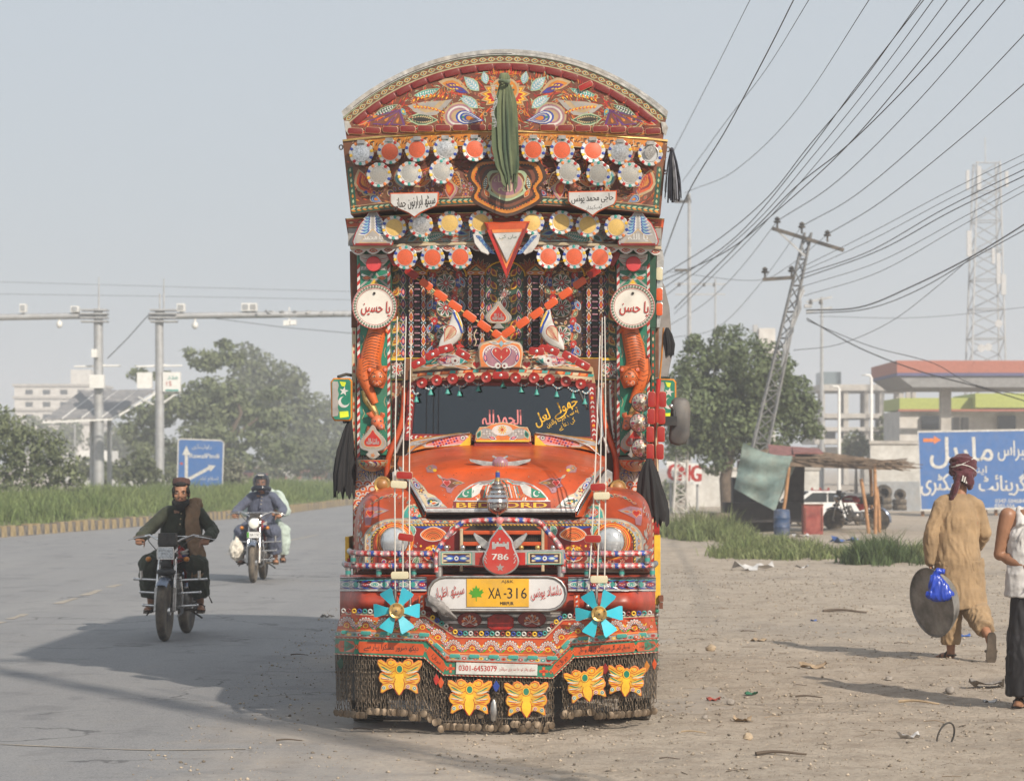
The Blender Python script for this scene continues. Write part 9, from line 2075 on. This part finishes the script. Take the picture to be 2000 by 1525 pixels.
def rider(label,loc,cloth,skin,helmet=False,dy=.0,lean=0,face_on=True):
 r=empty("person",loc,label=label,cat="person");mb=MB();HM=Matrix.Translation((-.02+lean,.04+dy,1.50))@Matrix.Rotation(radians(-4),4,'X')@Matrix.Rotation(radians(3),4,'Z')@Matrix.Scale(1.07,4)
 mb.tube([(0,.30+dy,.82),(lean*.3,.26+dy,1.0),(lean*.6,.20+dy,1.2),(lean*.8,.15+dy,1.34)],[.13,.12,.13,.09],14,sq=1.45);mb.tube([(lean*.8,.15+dy,1.32),(lean-.015,.08+dy,1.42),(lean-.02,.06+dy,1.47)],[.06,.055,.052],10);head(mb,HM)
 J={}
 for s in(-1,1):
  sh,el,wr=(s*.165+lean*.75,.15+dy,1.31),(s*.335+lean*.5,.10+dy,1.10),(s*.345,-.12,1.03);limb(mb,sh,el,wr,.042,.038,.028);hand(mb,wr,(s*-.10,-1,-.15),(0,-.15,-1),(-s,-.1,0),1.0)
  hp,kn,an=(s*.11,.28+dy,.82),(s*.24,-.12,.76),(s*.25,.06,.36);limb(mb,hp,kn,an,.085,.06,.038);foot(mb,an,(s*.15,-1,-.05));J[s]=(sh,el,wr,hp,kn,an)
 bd=organic("body",mb,.0085,skin,r,4)
 mb=MB();mb.tube([(0,.30+dy,.78),(lean*.2,.28+dy,.92),(lean*.5,.23+dy,1.12),(lean*.75,.18+dy,1.28),(lean*.85,.14+dy,1.38)],[.16,.155,.152,.128,.068],18,sq=1.38)
 for s in(-1,1):
  sh,el,wr,hp,kn,an=J[s];w2=V3(el).lerp(V3(wr),.72);limb(mb,(s*.163+lean*.75,sh[1],sh[2]-.015),el,w2,.068,.064,.058,12);mb.sph((s*.12+lean*.75,.16+dy,1.31),(.10,.085,.065),12)
  mb.tube([hp,V3(hp).lerp(V3(kn),.6),V3(hp).lerp(V3(kn),.86)+V3((0,0,-.02))],[.13,.11,.095],12)
 mb.tube([(0,.25+dy,.84),(0,.05,.84),(0,-.06,.80)],[.13,.10,.07],12,sq=1.5)
 organic("kameez",mb,.010,cloth,r,5,.008,(15,15,6),3,lambda c:np.clip((1.40-c[:,2])*6,.1,1))
 mb=MB()
 for s in(-1,1):
  sh,el,wr,hp,kn,an=J[s];sh2=V3(kn).lerp(V3(an),.80);mb.tube([hp,V3(hp).lerp(V3(kn),.5),V3(kn)+V3((0,0,-.01)),V3(kn).lerp(V3(an),.3),sh2],[.125,.118,.108,.105,.092],14);mb.sph(kn,.106,12)
 organic("shalwar",mb,.012,cloth,r,4,.013,(12,12,5),8)
 for s in(-1,1):sandal(r,J[s][5],(s*.15,-1,-.05))
 mb=MB()
 for s in(-1,1):mb.bar((s*.012+lean,.06+dy,1.40),(s*.062+lean*.9,.055+dy,1.345),.05,.012);
 mb.bar((lean*.85,.05+dy,1.33),(lean*.5,.035+dy,1.12),.045,.01);mb.build("collar",cloth,r)
 mb=MB()
 for q in range(3):mb.sph((lean*(.8-q*.08),.026+dy+q*.004,1.29-q*.055),.008,6)
 mb.build("button",PAL['cream'],r,kind='stuff')
 return r,bd,HM,J
OLIVE=mat("olive_cotton",(.034,.040,.024),.85,var=.2,vscale=5,sheen=.05,bump=.55,bscale=13)
r1,bd1,HM1,J1=rider("bearded man in dark olive shalwar kameez and patterned cap riding towards the viewer",(-3.40,25.05,.0),OLIVE,SKIN,lean=.075);r1.scale=(1,1,.965)
face(bd1,HM1)
mb=MB()
def hs(c,r,n=10):mb.sph(HM1@V3(c),r,n,0,HM1.to_3x3())
for t in np.linspace(-1.9,1.9,13):hs((.066*sin(t),-.022-.056*cos(t),-.088-.022*cos(t)),(.018,.018,.030))
for z in(-.10,-.125,-.145):hs((0,-.06+(-.145-z)*.0,z),(.042,.034,.03))
for x in(-.03,.03):hs((x,-.066,-.118),(.026,.024,.026));hs((x*.6,-.0905,-.055),(.017,.006,.0045))
organic("beard",mb,.006,HAIR,bd1,2,.003,(60,60,30))
mb=MB();hs((0,.03,.05),(.079,.082,.078));
for sx in(-1,1):hs((sx*.07,.03,.0),(.014,.045,.05));hs((sx*.066,-.03,.03),(.016,.03,.035))
hs((0,-.05,.085),(.06,.04,.025));organic("hair",mb,.007,HAIR,bd1,2,.003,(60,60,60))
CAPM=mat("cap_pattern",(.03,.009,.009),.9,var=.2,vscale=75,col2=(.11,.06,.05));mb=MB();mb.lathe([(.083,.0),(.086,.03),(.080,.055),(.05,.066),(0,.068)],24,0,HM1@Matrix.Translation((0,.03,.085))@Matrix.Rotation(radians(-10),4,'X'));mb.build("cap",CAPM,bd1,60)
SHW=mat("shawl_brown",(.24,.15,.085),.85,var=.15,vscale=10,bump=.2,bscale=50);mb=MB()
for q,o in enumerate((-.035,0,.035)):mb.tube([(.18+o,.27,1.36),(.18+o,.14,1.42),(.175+o,.03,1.33),(.18+o,-.005,1.18),(.19+o,.0,1.02),(.235+o,-.05,.88),(.25+o*.9,-.13,.74),(.235+o*.6,-.15,.63)],[.03,.032,.034,.036,.04,.042,.045,.03],10)
organic("shawl",mb,.010,SHW,r1,3,.010,(26,26,5),5)
SLATE=mat("slate_cotton",(.085,.098,.145),.85,var=.15,vscale=5,sheen=.1,bump=.5,bscale=13)
r2,bd2,HM2,J2=rider("rider in slate blue shalwar kameez and a dark full face helmet",(-3.78,37.0,.0),SLATE,SKIN,lean=.06);r2.scale=(1,1,.97)
face(bd2,HM2);HELM=mat("helmet_black",(.02,.024,.035),.15,var=.2)
mb=MB();mb.sph(HM2@V3((0,.015,.02)),(.128,.145,.138),20,0);hm=mb.mesh("helmet",HELM,60);bmh=bmesh.new();bmh.from_mesh(hm)
inv=HM2.inverted();bmesh.ops.delete(bmh,geom=[f for f in bmh.faces if(lambda c:c.y<-.06 and-.055<c.z<.075 and abs(c.x)<.10 or c.z<-.10)(inv@f.calc_center_median())],context='FACES');bmh.to_mesh(hm);bmh.free();hel=link("helmet",hm,bd2);sm_=hel.modifiers.new("s",'SOLIDIFY');sm_.thickness=.018;sm_.offset=-1
mb=MB();mb.tube([HM2@V3((.118*sin(t),-.13*cos(t)+.01,-.085+.012*cos(t)))for t in np.linspace(-1.5,1.5,12)],.030,10,sq=1.3);mb.build("chin_guard",HELM,hel,60)
VIS,n_,b_=newmat("visor_glass");N=n_.nodes;N.remove(b_);t1=N.new('ShaderNodeBsdfTransparent');t1.inputs[0].default_value=(.80,.78,.78,1);g1=N.new('ShaderNodeBsdfGlossy');g1.inputs['Roughness'].default_value=.05;ms_=N.new('ShaderNodeMixShader');ms_.inputs[0].default_value=.10;n_.links.new(t1.outputs[0],ms_.inputs[1]);n_.links.new(g1.outputs[0],ms_.inputs[2]);n_.links.new(ms_.outputs[0],N['Material Output'].inputs[0])
mb=MB();a_=np.linspace(-1.15,1.15,12);V=[HM2@V3((.126*sin(t),-.142*cos(t)+.015,z))for z in(-.055,.01,.075)for t in a_];mb.add(V,[(i*12+j,i*12+j+1,(i+1)*12+j+1,(i+1)*12+j)for i in range(2)for j in range(11)]);mb.build("visor",VIS,hel,80)
mb=MB();mb.box(HM2@V3((.0,-.118,.112)),(.09,.02,.018));mb.build("helmet_sticker",PAL['white'],hel)
MINT=mat("mint_cotton",(.42,.50,.45),.85,var=.1,vscale=5,sheen=.2)
r3=empty("person",(-3.79,37.0,0),label="passenger in pale mint clothes sitting behind the helmeted rider",cat="person");mb=MB();HM3=Matrix.Translation((.01,.46,1.42));mb.tube([(.04,.62,.84),(.06,.58,1.05),(.08,.52,1.30)],[.12,.12,.10],14,sq=1.45);mb.tube([(.07,.5,1.28),(.01,.48,1.38)],.05,8);head(mb,HM3)
for s in(-1,1):limb(mb,(.08+s*.19,.5,1.28),(.08+s*.30,.44,1.04),(.08+s*.2,.24,1.0),.05,.04,.028);hand(mb,(.08+s*.2,.24,1.0),(-s*.5,-1,0),(-s,0,0),(0,0,1),.8);limb(mb,(.06+s*.12,.58,.84),(.04+s*.33,.25,.74),(.02+s*.32,.38,.36),.08,.055,.036);foot(mb,(.02+s*.32,.38,.36),(s*.1,-1,0))
bd3=organic("body",mb,.0095,SKIN2,r3,4);face(bd3,HM3);mb=MB();mb.sph(HM3@V3((0,.03,.05)),(.08,.085,.08),12);mb.build("hair",HAIR,bd3,60)
mb=MB();mb.tube([(.04,.62,.74),(.06,.6,.95),(.08,.55,1.2),(.09,.5,1.36)],[.16,.15,.14,.07],16,sq=1.45)
for s in(-1,1):limb(mb,(.08+s*.18,.5,1.28),(.08+s*.30,.44,1.04),(.08+s*.22,.28,1.0),.08,.08,.06);mb.tube([(.06+s*.12,.58,.82),(.04+s*.33,.25,.73),(.03+s*.33,.31,.58),(.02+s*.32,.36,.40)],[.12,.10,.10,.085],12)
organic("kameez",mb,.012,MINT,r3,5,.011,(11,11,5),7)
for s in(-1,1):sandal(r3,(.02+s*.32,.38,.36),(s*.1,-1,0))
mb=MB();mb.sph((0,0,0),(.11,.08,.15),14);mb.sph((0,0,.13),(.03,.03,.06),8);organic("white_bag",mb,.009,mat("bag_white",(.62,.58,.50),.5,var=.15,vscale=12),None,2,.014,(16,16,10),2,loc=(-4.06,36.62,.47),label="stuffed white plastic bag hanging at the side of the second motorcycle",cat="bag")
# ---- man in tan walking away, carrying a pan ----
TAN=mat("tan_cotton",(.31,.208,.112),.85,var=.16,vscale=5,dust=.2,sheen=.1,bump=.55,bscale=13);pm=empty("person",(3.93,21.9,0),label="man in tan shalwar kameez and maroon turban walking away with a steel pan",cat="person");k=1
mb=MB();HM=Matrix.Translation((.05,.06,1.655))@Matrix.Rotation(pi+.45,4,'Z')@Matrix.Rotation(radians(4),4,'X')
mb.tube([(0,0,.88),(0,0,1.05),(.01,.01,1.25),(.02,.02,1.43)],[.125,.115,.13,.085],14,sq=1.5);mb.tube([(.02,.02,1.42),(.04,.04,1.58)],[.06,.055],10);head(mb,HM)
wl=(-.235,.02,.86);limb(mb,(-.155,.01,1.36),(-.245,-.03,1.12),wl,.05,.042,.028);hand(mb,wl,(.05,.12,-1),(1,.2,.1),(.3,1,.1),1.15)
wr_=(.20,.22,1.0);limb(mb,(.185,.03,1.36),(.235,.03,1.14),wr_,.05,.042,.028);hand(mb,wr_,(0,.5,-1),(-1,0,0),(0,1,.3),.5)
lh,lk,la=(-.08,0,.90),(-.06,.06,.50),(-.05,.05,.10);rh,rk,ra=(.10,0,.90),(.14,.03,.50),(.20,-.36,.26)
limb(mb,lh,lk,la,.085,.06,.038);foot(mb,la,(-.5,.8,0));limb(mb,rh,rk,ra,.085,.06,.038)
mb.sph(V3(ra)+V3((.01,-.02,-.03)),(.04,.04,.05),10);mb.tube([V3(ra)+V3((0,-.03,-.02)),V3(ra)+V3((.02,-.01,-.10)),V3(ra)+V3((.03,.03,-.19))],[.04,.042,.03],10,sq=.7)
pb_=organic("body",mb,.0085,SKIN,pm,4)
mb=MB();mb.tube([(.05,-.01,.47),(.02,0,.70),(0,0,.92),(0,0,1.08),(.01,.01,1.26),(.02,.02,1.40),(.03,.03,1.48)],[.140,.142,.148,.134,.138,.105,.058],18,sq=1.34)
limb(mb,(-.15,.01,1.375),(-.24,-.03,1.12),V3(wl).lerp(V3((-.24,-.03,1.12)),.16),.066,.062,.056,12);limb(mb,(.175,.03,1.375),(.238,.03,1.14),V3(wr_).lerp(V3((.235,.03,1.14)),.12),.066,.062,.056,12)
for s in(-1,1):mb.tube([(.02+s*.05,.02,1.44),(.0+s*.12,.02,1.415),(s*.165,.015,1.37)],[.055,.060,.062],12)
organic("kameez",mb,.009,TAN,pm,6,.007,(17,17,4),13,lambda c:np.clip((1.5-c[:,2])*4,.2,1.1))
mb=MB();mb.tube([lh,lk,V3(la)+V3((0,0,.055))],[.125,.112,.080],14);mb.tube([rh,rk,V3(rk).lerp(V3(ra),.35),V3(rk).lerp(V3(ra),.82)],[.13,.12,.112,.080],14);organic("shalwar",mb,.010,TAN,pm,4,.009,(18,18,7),17)
mb=MB();mb.tube([V3(lk).lerp(V3(la),.82),V3(lk).lerp(V3(la),.87)],.081,14);mb.build("cuff",TAN,pm,60)
sandal(pm,la,(-.5,.8,0))
mb=MB();o_=V3(ra)+V3((.015,-.075,-.005));O=[(q.x,q.y)for q in cr([V3(p+(0,))for p in((-.02,.035),(.02,.035),(.038,.0),(.040,-.07),(.048,-.15),(.042,-.21),(.012,-.245),(-.025,-.235),(-.044,-.17),(-.036,-.08),(-.036,.0))],3,True)];A_=[o_+V3((x,-.02+(.03-z)*.16,z))for x,z in O];mb.prism(A_,[p+V3((0,.022,0))for p in A_]);mb.tube([o_+V3((.047*cos(t),.02+.075*sin(t),-.13))for t in np.linspace(0,pi,8)],.012,6);mb.build("sandal",mat("dusty_sole",(.09,.07,.052),.9,var=.3,vscale=9),pm,40)
TUR=mat("turban_maroon",(.075,.012,.020),.8,var=.2,vscale=9,sheen=.2,bump=.2,bscale=60);mb=MB();hc=V3((.055,.045,1.715))
mb.sph(hc+V3((0,0,.015)),(.108,.116,.112),14)
for q in range(5):a0=q*.9;mb.tube([hc+V3((.100*cos(t),.108*sin(t),-.045+q*.022+.034*sin(t+a0)))for t in[2*pi*j/20 for j in range(20)]],.022,8,closed=True)
mb.tube([hc+V3(p)for p in((-.05,-.085,-.06),(-.075,-.085,-.16),(-.11,-.06,-.27),(-.15,-.04,-.38))],[.045,.05,.045,.015],10,sq=.6);mb.tube([hc+V3(p)for p in((.02,-.09,-.05),(.04,-.09,-.14),(.05,-.07,-.19))],[.05,.045,.02],10)
tb=organic("turban",mb,.009,TUR,pb_,2,.006,(20,20,34),3)
mb=MB()
for q in range(2):mb.tube([hc+V3((.119*cos(t),.127*sin(t),.05-q*.07+.045*sin(t*1.3+q*2.2)))for t in np.linspace(3.5+q*.5,5.6+q*.3,12)],.0042,6)
for q in range(4):mb.bar(hc+V3((-.02+q*.018,-.13,-.07-q*.012)),hc+V3((-.03+q*.018,-.128,-.12-q*.01)),.012,.006)
mb.build("turban_stripe",PAL['white'],tb,60)
pn=mb=MB();PM=Matrix.Translation((3.93-.25,21.9-.16,.535))@Matrix.Rotation(radians(-60),4,'Z')@Matrix.Rotation(radians(10),4,'Y')@Matrix.Rotation(radians(10),4,'X')@AXF@Matrix.Diagonal((1.12,1.15,1.25,1))
pr=[(.268,.0),(.272,.008),(.264,.010),(.245,-.03),(.19,-.095),(.10,-.135),(0,-.145),(0,-.150),(.105,-.141),(.195,-.10),(.252,-.03),(.268,.0)]
mb.lathe(pr,40,0,PM);mb.build("steel_pan",mat("pan_steel",(.24,.24,.235),.5,.3,var=.35,vscale=5,dust=.3),None,50,label="large shallow steel pan hanging from the hand of the man in tan",cat="pan")
BLUE=mat("bag_blue",(.012,.05,.42),.28,var=.2,vscale=8);mb=MB();mb.sph((.01,0,-.205),(.125,.05,.060),14);mb.tube([(-.04,0,-.03),(-.03,0,-.07),(-.01,0,-.13),(.01,0,-.19)],[.018,.030,.045,.05],12,sq=1.9);mb.tube([(-.04,0,-.04),(-.01,0,.0),(.05,-.01,-.005)],[.02,.03,.02],8)
organic("blue_bag",mb,.007,BLUE,None,2,.006,(30,30,5),5,loc=(3.93-.235,21.9-.40,.82),label="shiny blue plastic bag held in front of the steel pan",cat="bag")
# ---- man in white vest and dark lungi, cut by the right edge ----
pv_=empty("person",(3.735,17.75,0),label="bare armed man in white vest and dark lungi at the right edge",cat="person");mb=MB();HM=Matrix.Translation((.02,.0,1.63))@Matrix.Rotation(radians(25),4,'Z')
mb.tube([(0,.02,.90),(0,.02,1.05),(0,.02,1.25),(0,.03,1.42)],[.12,.11,.125,.08],14,sq=1.5);mb.tube([(0,.03,1.40),(.01,.01,1.54)],.055,10);head(mb,HM)
limb(mb,(-.185,.03,1.375),(-.235,.06,1.10),(-.02,-.14,.985),.062,.047,.032,12);hand(mb,(-.02,-.14,.985),(1,-.2,-.25),(0,.3,-1),(0,-1,0),.6);limb(mb,(.185,.03,1.39),(.25,.05,1.12),(.08,-.18,1.0),.055,.045,.03);hand(mb,(.08,-.18,1.0),(-1,-.3,0),(0,0,-1),(0,-1,0),.6)
for s in(-1,1):limb(mb,(s*.09,.02,.9),(s*.10,.0,.50),(s*.10,.03,.09),.08,.058,.036);foot(mb,(s*.10,.03,.09),(s*.2-.1,-1,0))
vb_=organic("body",mb,.0085,mat("skin_arm",(.30,.15,.085),.45,var=.12,vscale=9),pv_,4);face(vb_,HM);mb=MB();mb.sph(HM@V3((0,.03,.05)),(.08,.085,.08),12);mb.build("hair",HAIR,vb_,60)
mb=MB();mb.tube([(0,.02,.80),(0,.02,.92),(0,.02,1.08),(0,.02,1.24),(.0,.03,1.33)],[.158,.156,.142,.140,.11],18,sq=1.32)
for s in(-1,1):mb.tube([(s*.10,-.06,1.30),(s*.10,.03,1.425),(s*.10,.10,1.30)],[.04,.026,.04],10)
organic("vest",mb,.009,mat("vest_white",(.56,.55,.54),.85,var=.12,vscale=6,dust=.15,bump=.5,bscale=14),pv_,4,.008,(12,12,8),9)
mb=MB();mb.tube([(0,.01,.10),(0,.01,.35),(0,.01,.62),(0,.02,.94)],[.165,.160,.150,.126],20,sq=1.22);organic("lungi",mb,.010,mat("lungi_black",(.018,.017,.020),.8,var=.3,vscale=4,bump=.5,bscale=11),pv_,4,.012,(13,13,2.4),11)
for s in(-1,1):sandal(pv_,(s*.10,.03,.09),(s*.2-.1,-1,0))
# =================================================================== haze
HZM,n_,b_=newmat("haze_air");n_.nodes.remove(b_);pv=n_.nodes.new('ShaderNodeVolumePrincipled')
pv.inputs['Color'].default_value=(.92,.95,1,1);pv.inputs['Density'].default_value=.0017;pv.inputs['Anisotropy'].default_value=.2
n_.links.new(pv.outputs[0],n_.nodes['Material Output'].inputs['Volume'])
mb=MB();mb.box((0,420,14.5),(1640,980,33));tag(mb.build("haze",HZM),"pale dusty haze thickening with distance",None,None,'stuff')
# =================================================================== litter
def litter(name,px,py,sz,m,label,cat,kind=0,rz=0.0,seed=0):
 rnd=random.Random(seed+int(px));p=G(px,py);p.z=max(.006,dz(p.x,p.y)if p.x>-1 else .006)-.002;mb=MB()
 if kind==0:
  n=6;V=[(sz*(i/n-.5)+rnd.uniform(-.1,.1)*sz,sz*.5*(j/3-.5)*rnd.uniform(.6,1.3),rnd.uniform(.0,.28)*sz*(.4+abs(i-3)/4))for j in range(4)for i in range(n+1)];f_=[(j*7+i,j*7+i+1,j*7+i+8,j*7+i+7)for j in range(3)for i in range(6)];V2=[(x,y,z+.004)for x,y,z in V];mb.add(V,[tuple(reversed(f))for f in f_]);mb.add(V2,f_)
 elif kind==1:mb.tube([(sz*(t-.5),.06*sz*sin(t*5),.02+.03*sz*sin(t*4))for t in np.linspace(0,1,7)],[sz*.035*(1.2-t*.6)for t in np.linspace(0,1,7)],6)
 elif kind==2:
  mb.sph((0,0,sz*.3),(sz*.5,sz*.42,sz*.36),8);mb.v=[(x*rnd.uniform(.8,1.15),y*rnd.uniform(.8,1.15),z*rnd.uniform(.85,1.15))for x,y,z in mb.v]
 elif kind==3:mb.tube([(sz*1.05*cos(t)+.02*sin(t),.03*cos(t),sz*.75+sz*1.5*sin(t))for t in np.linspace(-.5,3.5,26)],.006,6)
 mb.build(name,m,None,45 if kind else 70,p,(0,0,rz),label=label,cat=cat)
LW=mat("litter_white",(.62,.60,.58),.6,var=.1);LT=mat("litter_tan",(.42,.31,.20),.8,var=.2);LB=mat("litter_blue",(.06,.14,.42),.4,var=.2);LR=mat("litter_red",(.42,.09,.06),.6);LG=mat("litter_green",(.04,.18,.10),.6);STN=mat("stone",(.42,.33,.23),.9,var=.2,vscale=12,bump=.4,bscale=30);STG=mat("grey_stone",(.30,.27,.24),.9,var=.2,vscale=12,bump=.4,bscale=30);TW=mat("dry_twig",(.10,.075,.055),.9);TW2=mat("pale_wood",(.40,.30,.19),.8,var=.2)
for a in(("stone",1389,1274,.10,STN,"rounded ochre stone alone on the dirt right of the truck","stone",2),("stone",1428,1378,.07,STG,"small grey stone below the ochre stone","stone",2),("stone",1376,1411,.045,STG,"dark pebble sized stone near the red wrapper","stone",2),("stone",1736,1331,.06,STG,"grey stone on the shadow of the white vest man","stone",2),("stone",1461,1452,.07,STN,"flat pale stone in the dirt near the bottom edge","stone",2),("stone",1856,1355,.08,STG,"grey stone left of the dark lungi","stone",2),("stone",1402,1218,.05,STG,"tiny dark stone near the long tyre mark","stone",2),("paper_scrap",1776,1452,.14,LW,"torn white paper scrap left of the bent wire hoop","paper scrap",0),("paper_scrap",1470,1118,.55,LW,"long white plastic sheet scrap below the grass strip","plastic scrap",0),("paper_scrap",1566,1115,.22,LW,"pale crumpled paper at the foot of the grass strip","paper scrap",0),("plastic_scrap",1649,1062,.55,LB,"blue plastic sheet lying behind the grass strip","plastic scrap",0),("plastic_scrap",1671,1098,.26,LB,"small blue plastic rag in the grass strip","plastic scrap",0),("paper_scrap",1445,1085,.35,LW,"white litter beside the sparse weeds","paper scrap",0),("paper_scrap",1565,1052,.4,LW,"white litter in front of the red tin box","paper scrap",0),("paper_scrap",1588,1313,.22,LT,"flat pale cardboard piece in the middle of the dirt","cardboard",0),("paper_scrap",1482,1253,.14,LT,"tan leaf litter scrap near the tip of the shadow","paper scrap",0),("wrapper",1394,1369,.10,LR,"red wrapper scrap on the dirt near the truck","wrapper",0),("wrapper",1467,1357,.09,LG,"green wrapper scrap right of the red one","wrapper",0),("wrapper",1589,1217,.07,LB,"tiny blue scrap on the open dirt","wrapper",0),("wrapper",1882,1248,.14,LB,"pale blue scrap behind the raised sandal","wrapper",0),("rag",1928,1343,.26,STG,"dusty grey rag left of the dark lungi","rag",0),("paper_scrap",1935,1373,.10,LW,"white scrap beside the sandal at the right edge","paper scrap",0),("paper_scrap",1450,1420,.13,LT,"curled dry tan leaf near the bottom edge","leaf",0),("plastic_scrap",585,1283,.16,TW,"flat dark twig bundle lying in the truck shadow on the road","twig",1),("road_patch",640,1206,.14,DARK,"dark flattened scrap on the road beside the bumper","scrap",0),("stick",1795,1377,.30,TW2,"pale split stick in front of the white vest man","stick",1),("stick",1355,1453,.16,TW2,"pale short stick at the bottom of the dirt","stick",1),("stick",1525,1487,.30,TW,"dark weathered board stick at the bottom edge","stick",1),("stick",1308,1498,.12,TW,"small dark bent twig at the bottom edge near the truck","stick",1),("stick",1580,1366,.20,TW,"dark twig scraps in the middle of the dirt","stick",1),("stick",1462,1238,.16,TW,"short thin twig near the tan leaf scrap","stick",1),("stick",1650,1200,.5,TW,"dark clod streak of earth on the open dirt","stick",1),("stick",1562,1346,.10,TW,"tiny twig near the shadow of the white vest man","stick",1),("stick",1760,1260,.14,TW,"short twig in front of the steel pan","stick",1),("stick",565,1452,.16,TW,"thin dark twig on the road near the bottom edge","stick",1),("stick",710,1430,.14,TW,"thin twig on the dust left of the chains","stick",1),("wire_hoop",1847,1458,.055,DARK,"bent rusty wire hoop sticking out of the dirt","wire",3)):litter(*a,rz=random.uniform(-.4,.4))
